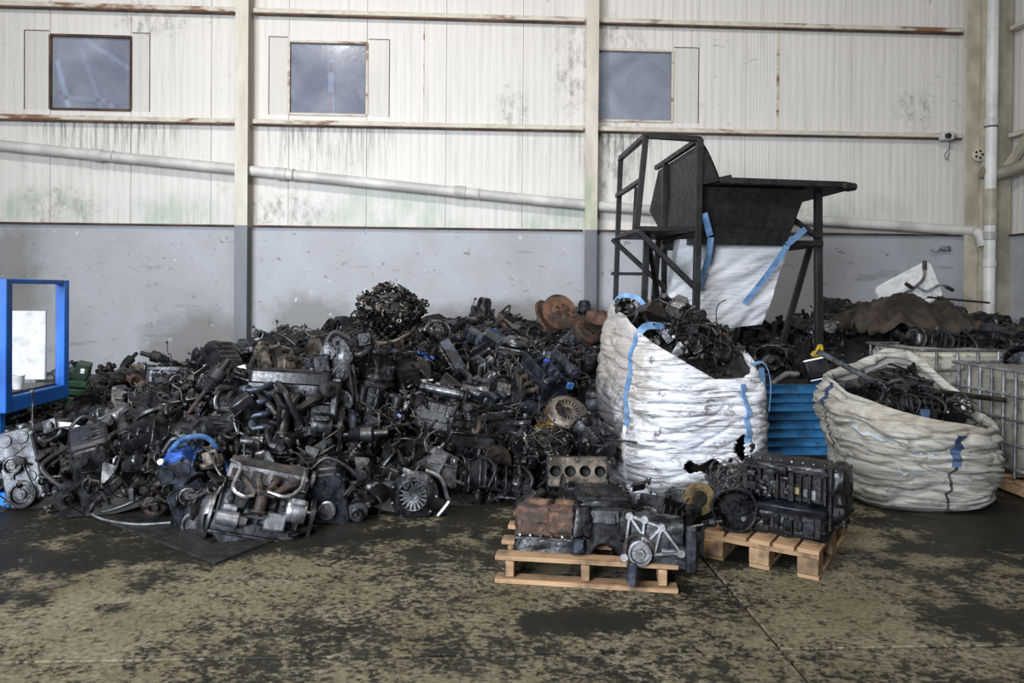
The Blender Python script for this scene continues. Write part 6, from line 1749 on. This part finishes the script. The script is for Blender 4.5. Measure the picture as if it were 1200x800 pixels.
# flap table
hp('flap', slab([(xf0, Y0, zf), (xF, Y0, zf - .02), (xF - .02, Y1, zf - .02), (xf0, Y1, zf)], .03, (0, 0, 1)))
hp('flap_edge', MB().bar((xf0, Y0 - .01, zf + .03), (xF - .1, Y0 - .01, zf + .01), .05, .02, (0, 1, 0)))
hp('flap_tip', MB().box((xF - .06, Y0 + .04, zf - .0), (.14, .12, .06), .015, (0, .1, .2)), M['rust_dark'])
# hopper plates
xb0, xb1 = atY(815, 278, 6.25).x, atY(920, 282, 6.25).x; xt1 = atY(938, 240, 6.25).x
hp('front_plate', slab([(xb0, 6.24, zbm), (xb1, 6.24, zbm), (xt1, 6.15, zf - .02), (xA + .02, 6.10, zf - .02)], .012, (0, 1, 0)))
hp('rear_plate', slab([(xb0, Y1 - .1, zbm), (xb1, Y1 - .1, zbm), (xt1, Y1, zf), (xA, Y1, zf)], .012, (0, 1, 0)))
hp('side_plate', slab([(xb1, 6.24, zbm), (xb1, Y1 - .1, zbm), (xt1, Y1, zf - .02), (xt1, 6.15, zf - .02)], .012, (1, 0, 0)))
# raised left plate with slanting lip
Y2 = 7.5; pf = atY(761, 247, Y2)
lp = [(xA + .02, Y0 + .05, zA - .03), (xA + .02, Y2, zA - .03), (pf.x, Y2, pf.z), (xA, 7.0, zbm), (xb0, 6.24, zbm)]
hp('side_plate', slab(lp, .014, (1, 0, 0)))
q = [(xA + .03, Y0 + .02, zA - .02)] + [(xA + .03 + .17 * t, Y0 + .02, zA - .02 - (zA - zf - .02) * t ** 1.25) for t in (.25, .5, .75, 1.0)] + [(xA + .03, Y0 + .02, zf)]
hp('cheek_plate', slab(q, .012, (0, 1, 0)))
top = [(xA + .03 + .17 * t, zA - .02 - (zA - zf - .02) * t ** 1.25) for t in (0, .25, .5, .75, 1.0)]
vs = [(x, y, z) for x, z in top for y in (Y0 + .02, Y1)]; mb = MB().add(vs, [(2 * i, 2 * i + 2, 2 * i + 3, 2 * i + 1) for i in range(4)]); o = hp('lip_plate', mb); o.modifiers.new('t', 'SOLIDIFY').thickness = .01
hbar('edge_bar', (xA, Y0, zA), (xA, Y2, zA), .045)
l0, l1 = atY(949, 290, 6.9), atY(921, 388, 6.9); hbar('leg', l0, l0 + (l1 - l0) * (l0.z / (l0.z - l1.z)), .05)
hbar('cross_bar', (xA, Y0, zf), (xf0 + .1, Y0, zf + .06), .035)
# platform and railing
xP = atY(757, 160, Y0).x; zR = atY(757, 159, Y0).z; zD = atY(780, 268, Y0).z
yF = 7.1
hbar('rail_post', (xP - .05, Y0, 0.9), (xP, Y0, zR), .045) if False else hbar('rail_post', (xP - .07, Y0, zD), (xP, Y0, zR), .045)
hbar('rail_post', (xP - .07, yF, 0), (xP, yF, zR), .045)
hbar('hand_rail', (xP, Y0, zR), (xP, yF, zR), .045); hbar('hand_rail', (xP, Y0, zR), (xA, Y0, zR - .02), .045)
zm = (zR + zD) / 2 + .02
hbar('mid_rail', (xP - .03, Y0, zm), (xP - .03, yF, zm), .04)
hbar('rail_post', (xA - .30, Y1, zD), (xA - .28, Y1, zA - .25), .04)
hp('deck', MB().box(((xP + xA) / 2 - .03, (Y0 + yF) / 2, zD), (xA - xP + .02, yF - Y0, .04), .004))
hbar('leg', (xP - .02, Y0 + .05, zD), (xP - .02, Y0 + .05, 0), .05) if False else None
hbar('leg', (xP + .10, Y0 + .35, zD), (xP + .04, Y0 + .35, 0), .05)
hbar('leg', (xP + .28, yF, zD), (xP + .16, yF, 0), .05)
hbar('leg', (xA - .07, yF, zD), (xA - .2, yF, 0), .05)
hbar('brace', (xP - .06, Y0, zD - .02), (xA - .03, Y0, zD - .48), .045)
hbar('brace', (xP - .07, yF, zD - .02), (xP + .38, yF - .4, zD - .52), .04)
hbar('brace', (xP + .12, Y0 + .35, zD - .1), (xA - .1, yF - .2, zD - .7), .04)
hbar('step_bar', (xP - .08, yF, zD - .35), (xP + .22, yF, zD - .35), .03); hbar('step_bar', (xP - .08, yF, zD - .75), (xP + .22, yF, zD - .75), .03)

# empty white bag hanging under the hopper
hb = empty('hanging_bag', (2.3, 6.5, 1.0)); tag(hb, 'empty white bulk bag hanging under the black hopper by blue straps', 'bulk bag')
M['bag3'] = mat_bag('clean_white_sack', (0.72, 0.73, 0.76), (0.62, 0.63, 0.67), .25, [], (.3, .3, .32))
tl_, tr_, br_, bl_ = atY(797, 280, 6.32), atY(926, 286, 6.32), atY(893, 380, 6.45), atY(775, 392, 6.45)
nu, nv = 56, 40; vs, fs = [], []
for side in (0, 1):
    for j in range(nv + 1):
        for i in range(nu + 1):
            a, b = i / nu, j / nv; p = tl_.lerp(tr_, a).lerp(bl_.lerp(br_, a), b)
            dep = (.55 * (1 - b) + .12 * b) * side
            fold = .03 * noise.noise(Vector((a * 5 + b * 4, b * 1.5, side * 7))) * min(1, b * 4) + .018 * (1 - 2 * abs(noise.noise(Vector((a * 6 + b * 7, b * 2 - a * 2, 3 + side)))))
            edge = min(a, 1 - a) * 6
            vs.append(p + Vector((0, dep * min(1, .35 + edge * .65) + fold - .02, 0)) - hb.location)
    o_ = side * (nu + 1) * (nv + 1)
    for j in range(nv):
        for i in range(nu): fs.append((o_ + j * (nu + 1) + i, o_ + (j + 1) * (nu + 1) + i, o_ + (j + 1) * (nu + 1) + i + 1, o_ + j * (nu + 1) + i + 1))
k_ = (nu + 1) * (nv + 1)
for j in range(nv):
    for i in (0, nu): fs.append((j * (nu + 1) + i, (j + 1) * (nu + 1) + i, k_ + (j + 1) * (nu + 1) + i, k_ + j * (nu + 1) + i))
for i in range(nu): fs.append((nv * (nu + 1) + i, nv * (nu + 1) + i + 1, k_ + nv * (nu + 1) + i + 1, k_ + nv * (nu + 1) + i))
MB().add(vs, fs).build('sack_body', M['bag3'], hb, 60)
def hstrap(px, Y): return [atY(u, v, y) for (u, v), y in zip(px, Y)]
for px, Y in (([(825, 250), (832, 276)], (6.05, 6.16)), ([(833, 278), (829, 305), (817, 340)], (6.17, 6.22, 6.3)), ([(944, 268), (922, 287)], (6.12, 6.17)), ([(922, 288), (902, 318), (872, 356)], (6.17, 6.24, 6.32))):
    rib('strap', hstrap(px, Y), .055, (1, 0, .2), M['strap_blue'], hb)

# ================================================================== BLUE STEEL CRATE behind the bags
M['crate_blue'] = grimy('grimy_blue_steel', (0.016, 0.085, 0.20), (0.035, 0.18, 0.38), (.4, .6), 0, 6, .2, .35, .6, c3=(.03, .08, .13))
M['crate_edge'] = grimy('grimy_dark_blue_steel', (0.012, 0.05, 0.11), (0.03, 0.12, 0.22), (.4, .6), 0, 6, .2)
xa, xb_ = atY(884, 500, 5.85).x, 2.98; zc = .66
cr = empty('steel_crate', ((xa + xb_) / 2, 5.85, 0)); tag(cr, 'blue slatted steel crate between the two bulk bags', 'crate')
W2 = (xb_ - xa); D2 = .75; sl = MB(); hgt = .066
slf = MB().prism([(-.02, 0), (0, .006), (.0, hgt - .008), (-.02, hgt), (.012, hgt), (.012, 0)][::-1], -W2 / 2 + .03, W2 / 2 - .03, YZ).mesh('slat')
sls = MB().box((0, 0, hgt / 2), (.014, D2 - .06, hgt - .006), .003).mesh('slat')
for i in range(8):
    z = .09 + i * .071
    o = link('slat', slf, M['crate_blue'], cr); o.location = (0, .0, z)
    for sx in (-1, 1): o = link('slat', sls, M['crate_blue'], cr); o.location = (sx * (W2 / 2 - .02), D2 / 2, z)
for sx in (-1, 1):
    for y in (0, D2): MB().box((sx * W2 / 2, y, zc / 2), (.05, .05, zc), .006).build('corner_post', M['crate_blue'], cr)
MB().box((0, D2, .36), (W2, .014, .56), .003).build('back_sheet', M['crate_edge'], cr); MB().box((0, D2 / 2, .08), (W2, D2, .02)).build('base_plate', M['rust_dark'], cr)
MB().box((0, .02, .055), (W2, .03, .06), .004).build('base_rail', M['rust_dark'], cr)
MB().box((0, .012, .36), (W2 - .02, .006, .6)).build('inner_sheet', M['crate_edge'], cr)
fc = lambda x, y: .62 + .18 * noise.noise(Vector((x * 3, y * 3, 2))) + .1
heap_body('scrap_mass', 'black scrap heaped in the blue steel crate', xa + .06, xb_ - .06, 5.95, 6.5, lambda x, y: .98, .06, .30, 3)
CG = 'engine parts on the blue steel crate'
hero('gearbox_c', 905, 430, 6.3, (20, 40, 60), 'black', 'black gearbox on the blue steel crate beside the white bulk bag', .8, group=CG)
hero('ribbed_intake_hose', 918, 446, 6.0, (0, -20, 10), 'grey', 'grey ribbed pipe poking from the blue steel crate', .8, group=CG, over={'bellows': 'galv'})
hero('cylinder_head', 905, 412, 6.5, (0, 0, 4), 'black', 'black cylinder head on the scrap behind the blue steel crate', .9, group=CG)
hero('exhaust_manifold', 985, 432, 6.5, (10, 10, 40), 'brown', 'brown exhaust manifold at the end of the blue steel crate', .9, group=CG)
# black bin with pale rim, yellow handle
bn = empty('black_bin', atY(953, 432, 6.2), rotd(-14, -12, 0)); tag(bn, 'small black bin with pale rims lying on the blue steel crate', 'bin')
MB().box((0, 0, 0), (.20, .22, .16), .012).build('body', M['plastic'], bn); MB().box((0, -.112, .07), (.22, .016, .014), .003).build('rim', M['white_plastic'], bn)
MB().box((.02, -.112, -.10), (.24, .03, .012), .003).build('rim', M['white_plastic'], bn)
yh = MB().tube(catmull([(-.04, 0, -.03), (.0, -.01, .0), (.03, 0, .05), (.05, 0, .03), (.04, 0, -.04)], 5), .016, 7).box((0, 0, -.02), (.07, .04, .05), .01).build('handle_cap', M['yellow']); yh.location = atY(956, 412, 6.15); tag(yh, 'bright yellow plastic handle on the black bin', 'handle piece')

# ================================================================== RIGHT-HAND HEAP AND CONTAINERS
def Hr(x, y):
    t = lerp_tab([(2.2, .65), (2.8, .95), (3.4, 1.08), (4.0, 1.22), (5.0, 1.18), (5.6, .95), (6.2, 1.1), (6.7, 1.15)], x)
    return t * lerp_tab([(5.8, .55), (6.4, .78), (7.2, .97), (8.9, 1.0)], y)
heap_body('scrap_mass', 'black scrap heap between the black hopper and the right wall', 2.3, 6.65, 5.9, 8.9, Hr, .1, .12, 7)
RM = [('blue steel crate', (915, 430)), ('black hopper post', (965, 400)), ('white tubular panel', (1062, 335)), ('brown tarpaulin', (1070, 375)), ('white caged tank', (1110, 430)), ('white downpipe', (1160, 370)), ('blue-grey caged tank', (1190, 460)), ('beige bulk bag', (1060, 470)), ('right wall', (1195, 390))]
g = random.Random(55); occ = []; RG = 'scrap engines in the dark heap by the right wall'; n_ = 0
for tries in range(4000):
    x, y = g.uniform(2.5, 6.5), g.uniform(6.0, 8.5); z = Hr(x, y) - .10
    if n_ >= 46: break
    u_, v_ = proj((x, y, z))
    if u_ < 860 or u_ > 1225 or any((x - a) ** 2 + (y - b) ** 2 < .14 for a, b in occ): continue
    occ.append((x, y)); n_ += 1
    k = g.choice(kinds + lk); rot = rotd(g.uniform(0, 360), g.uniform(-40, 40), g.uniform(0, 360)); ts = ['black', 'brown', 'grey', 'blue']; g.shuffle(ts)
    lab, t = auto_label(k, pose_word(rot), (x, y, z), rot, ts, RM, g)
    spawn(k, (x, y, z + (.05 if k in lk else 0)), rot, t, lab, None, RG, g.uniform(.8, .95))
def pick_r(g): return g.uniform(2.4, 6.45), g.uniform(5.9, 8.4)
litter('hose_litter', 'black hoses tangled over the dark heap by the right wall', M['rubber'], 110, lambda x, y: Hr(x, y) - .06, pick_r, 51, .11, 'tthh')
litter('metal_litter', 'small oily scraps over the dark heap by the right wall', M['shard'], 420, Hr, pick_r, 52, .1, 'bbrlpp')
# brown dusty tarpaulin over the heap
cT = atY(1068, 392, 7.05); nu, nv = 60, 36; vs, fs = [], []
for j in range(nv + 1):
    for i in range(nu + 1):
        a, b = i / nu * 2 - 1, j / nv * 2 - 1
        x, y = a * .66, b * .42
        z = .34 * (1 - abs(a) ** 2.2) ** .8 * (1 - max(0, -b) ** 2.4 * .9) * (1 - .25 * max(0, b)) + .09 * noise.noise(Vector((a * 3, b * 2, 4))) + .09 * (1 - 2 * abs(noise.noise(Vector((a * 2.4, b * 5 + a, 9))))) + .03 * noise.noise(Vector((a * 9, b * 8, 2))) - .04 * a
        vs.append((x, y, z - .03))
for j in range(nv):
    for i in range(nu): fs.append((j * (nu + 1) + i, j * (nu + 1) + i + 1, (j + 1) * (nu + 1) + i + 1, (j + 1) * (nu + 1) + i))
o = MB().add(vs, fs).build('tarpaulin', M['brown_cloth'], None, 60); o.location = cT; o.modifiers.new('t', 'SOLIDIFY').thickness = .012
tag(o, 'brown dusty tarpaulin humped over the dark heap under the white panel', 'tarpaulin')
o = MB().bar((-.3, 0, .03), (.32, 0, -.02), .03, .02).build('black_bar', M['black_paint']); o.location = atY(1122, 352, 6.95); tag(o, 'thin black bar sticking out above the brown tarpaulin', 'bar')
o = MB().bar((0, 0, -.3), (.02, 0, .06), .018, .018).build('upright_rod', M['black_paint']); o.location = atY(953, 372, 7.2); tag(o, 'short black rod standing up beside the hopper post', 'rod')
# white rounded panel with bent tubes
wp_ = empty('tubular_panel', atY(1064, 340, 7.35), rotd(78, -24, 4)); tag(wp_, 'white rounded plastic panel with bent tubes lying on the brown tarpaulin', 'panel')
MB().prism(rpoly([(-.27, -.12), (.24, -.14), (.28, .12), (-.25, .10)], .07, 4), -.02, .03, None, .012).build('panel', M['white_plastic'], wp_)
MB().prism(rpoly([(-.16, -.10), (.16, -.11), (.17, .0), (-.14, .0)], .04, 4), .03, .045, None, .008).build('raised_pad', M['white_plastic'], wp_)
for pts in ([(-.22, -.15, .06), (-.18, -.02, .09), (.0, .0, .09), (.16, .05, .08), (.24, .16, .07)], [(.05, .0, .09), (.12, -.08, .08), (.28, -.08, .08), (.36, -.14, .06)]):
    MB().tube(catmull(pts, 6), .013, 8).build('tube', M['galv'], wp_)
for p, q in (((.22, .12, .07), (.27, .2, .07)), ((.0, -.0, .09), (-.05, .08, .1)), ((.34, -.12, .06), (.4, -.19, .05))): MB().cyl(p, q, .02, n=10, b=.004).build('rubber_grip', M['rubber'], wp_)

# caged tanks
M['tank'] = grimy('dirty_white_tank', (0.30, 0.285, 0.235), (0.44, 0.42, 0.35), (.4, .6), 0, 3.5, .15, .35, .65, c3=(.16, .145, .11))
M['tank_blue'] = grimy('blue_grey_tank', (0.13, 0.19, 0.24), (0.20, 0.28, 0.34), (.4, .55), 0, 3, .1)
def tank(X, Ya, Yb, w_, z0, z1, mat, label, rails, pal=True, name='caged_tank'):
    e = empty(name, (X + w_ / 2, (Ya + Yb) / 2, 0)); tag(e, label, 'tank', 'caged tanks')
    D = Yb - Ya
    MB().box((0, 0, (z0 + z1) / 2), (w_ - .06, D - .06, z1 - z0 - .02), .05).build('tank_body', mat, e)
    for i in range(rails):
        z = z0 + .06 + (z1 - z0 - .06) * i / (rails - 1); r_ = .06; P = []
        for cx, cy, a0 in ((w_ / 2 - r_, D / 2 - r_, 0), (-w_ / 2 + r_, D / 2 - r_, 90), (-w_ / 2 + r_, -D / 2 + r_, 180), (w_ / 2 - r_, -D / 2 + r_, 270)):
            for k in range(4): a = math.radians(a0 + k * 30); P.append((cx + r_ * math.cos(a), cy + r_ * math.sin(a), z))
        MB().tube(P, .012, 7, True).build('cage_ring', M['galv'], e)
    for sx, sy, n2 in ((-1, 0, 6), (1, 0, 6), (0, -1, 5), (0, 1, 5)):
        for k in range(n2):
            t = (k + .5) / n2 - .5
            x, y = (sx * w_ / 2, t * (D - .1)) if sx else (t * (w_ - .1), sy * D / 2)
            MB().cyl((x, y, z0), (x, y, z1), .011, n=7).build('cage_bar', M['galv'], e)
    if pal:
        for k in range(3): MB().box(((k - 1) * (w_ / 2 - .06), 0, .06), (.1, D + .06, .08), .004).build('pallet_runner', M['wood'], e)
        for k in range(4): MB().box((0, (k - 1.5) * D * .3, .115), (w_ + .06, .1, .022), .003).build('pallet_board', M['wood'], e)
    return e
cn = atZ(1181, 598)
tk = tank(3.75, 4.80, 5.62, .85, .13, .87, M['tank'], 'caged tank with blue-grey front sheet on a small wooden pallet', 5)
MB().box((.0, -.405, .49), (.80, .02, .70), .006).build('front_sheet', M['tank_blue'], tk)
tank(3.56, 5.70, 6.55, .95, .10, .95, M['tank'], 'dirty white caged tank behind the beige bulk bag', 6, False)
hero('wiring_tangle', 1150, 428, 5.9, (0, 0, 0), 'black', 'black wire tangle on top of the white caged tank', 1.2, group=RG)
hero('engine_g', 1165, 412, 6.1, (0, 10, 20), 'black', 'black short engine on top of the white caged tank', .8, group=RG)
hero('engine_d', 1100, 402, 6.3, (90, 10, 20), 'black', 'black open-camshaft engine on the far end of the white caged tank', .8, group=RG)
hero('gearbox_a', 1195, 425, 5.6, (0, 10, 60), 'black', 'black ribbed gearbox on the blue-grey caged tank', .8, group=RG)

# ================================================================== BLUE CABINET at the left
bx = -2.95; ya = -2.95 / atY(5, 400, 1).x; yb = -2.95 / atY(73, 400, 1).x
cb_ = empty('blue_cabinet', (bx - .4, (ya + yb) / 2, 0)); tag(cb_, 'bright blue steel frame cabinet with glazed side on blue legs', 'cabinet')
def bp(name, mb, mat=None):
    o = mb.build(name, mat or M['blue_paint']); o.parent = cb_; o.matrix_parent_inverse = Matrix.Translation(-cb_.location); return o
z0, z1 = .60, 1.445; xw = bx - 1.0
for x, y in ((bx, ya), (bx, yb), (xw, ya), (xw, yb)):
    bp('post', MB().box((x, y, (z0 + z1) / 2), (.065, .065, z1 - z0), .005))
for x in (bx, xw):
    bp('bottom_rail', MB().box((x, (ya + yb) / 2, z0 + .045), (.06, yb - ya + .06, .10), .006)); bp('top_rail', MB().box((x, (ya + yb) / 2, z1 - .015), (.06, yb - ya + .06, .03), .004))
for y in (ya, yb):
    bp('bottom_rail', MB().box(((bx + xw) / 2, y, z0 + .045), (bx - xw, .05, .10), .006)); bp('top_rail', MB().box(((bx + xw) / 2, y, z1 - .015), (bx - xw, .05, .03), .004))
for x, y in ((bx - .05, ya + .02), (xw, ya + .02), (xw, yb), (bx - .35, yb)):
    bp('leg', MB().box((x, y, z0 / 2), (.06, .06, z0), .005)); bp('foot_plate', MB().box((x + .03, y, .05), (.16, .12, .10), .012))
bp('shelf', MB().box(((bx + xw) / 2, (ya + yb) / 2, z0 + .10), (bx - xw - .05, yb - ya - .05, .02), .003), M['cast_brown'])
gm, nt, b = nodes_of('clear_glass'); b.inputs['Base Color'].default_value = (.9, .93, .95, 1); b.inputs['Roughness'].default_value = .06
t_ = N(nt, 'ShaderNodeBsdfTransparent'); mx = N(nt, 'ShaderNodeMixShader'); mx.inputs[0].default_value = .93; nt.links.new(b.outputs[0], mx.inputs[1]); nt.links.new(t_.outputs[0], mx.inputs[2]); nt.links.new(mx.outputs[0], nt.nodes['Material Output'].inputs['Surface']); M['glass'] = gm
bp('glass_pane', MB().box((bx, (ya + yb) / 2, (z0 + z1) / 2 + .04), (.005, yb - ya - .06, z1 - z0 - .14)), M['glass'])
q = atY(32, 410, 5.68)
a0, a1 = atY(8, 462, 5.55), atY(54, 462, 5.55)
o = MB().box(((a0.x + a1.x) / 2, 5.55, .72 + .25), (a1.x - a0.x, .025, .5), .006).build('white_board', M['white_plastic']); 
o['x'] = 0; del o['x']; tag(o, 'white board standing in the blue cabinet behind the cup', 'board')
cu = atY(21, 468, 5.12); ce2 = empty('paper_cup', (cu.x, 5.12, .71)); tag(ce2, 'small white cup on the blue cabinet shelf', 'cup')
MB().lathe([(.03, 0), (.04, .085), (.042, .087), (.042, .092), (.037, .09), (.028, .006), (0, .006)], (0, 0, 0), (0, 0, 1), 20).build('cup_wall', M['white_plastic'], ce2)
# green plastic crates behind it
gc = empty('plastic_crate', atY(88, 452, 5.95), rotd(6, 8, 20)); tag(gc, 'dark green plastic crate corner behind the blue cabinet', 'crate', 'green plastic crates'); gc.location.z = .50
for i in range(4): MB().box((0, 0, .03 + i * .065), (.14, .2, .05), .006).build('crate_band', M['green_plastic'], gc)
MB().box((.02, 0, .24), (.10, .18, .14), .01, (0, .12, 0)).build('crate_handle', M['green_plastic'], gc); MB().box((.03, -.092, .26), (.03, .008, .05), .004).build('label_patch', M['white_plastic'], gc)
for k, (z, y) in enumerate(((.02, 5.2), (.20, 5.2), (.38, 5.2))):
    q = atY(-8, 500, y); gc = empty('plastic_crate', (q.x - .16, y, z)); tag(gc, ('bottom', 'middle', 'top')[k] + ' green plastic crate in the stack under the blue cabinet', 'crate', 'green plastic crates')
    for i in range(3): MB().box((0, 0, .03 + i * .055), (.44, .34, .042), .008).build('crate_band', M['green_plastic'], gc)
    for sx in (-1, 1): MB().box((sx * .19, -.15, .085), (.03, .04, .15), .006).build('crate_post', M['green_plastic'], gc)

for o in COL.objects:
    if o.parent is not None and o.name.split('.')[0] in FINE: o['kind'] = 'stuff'
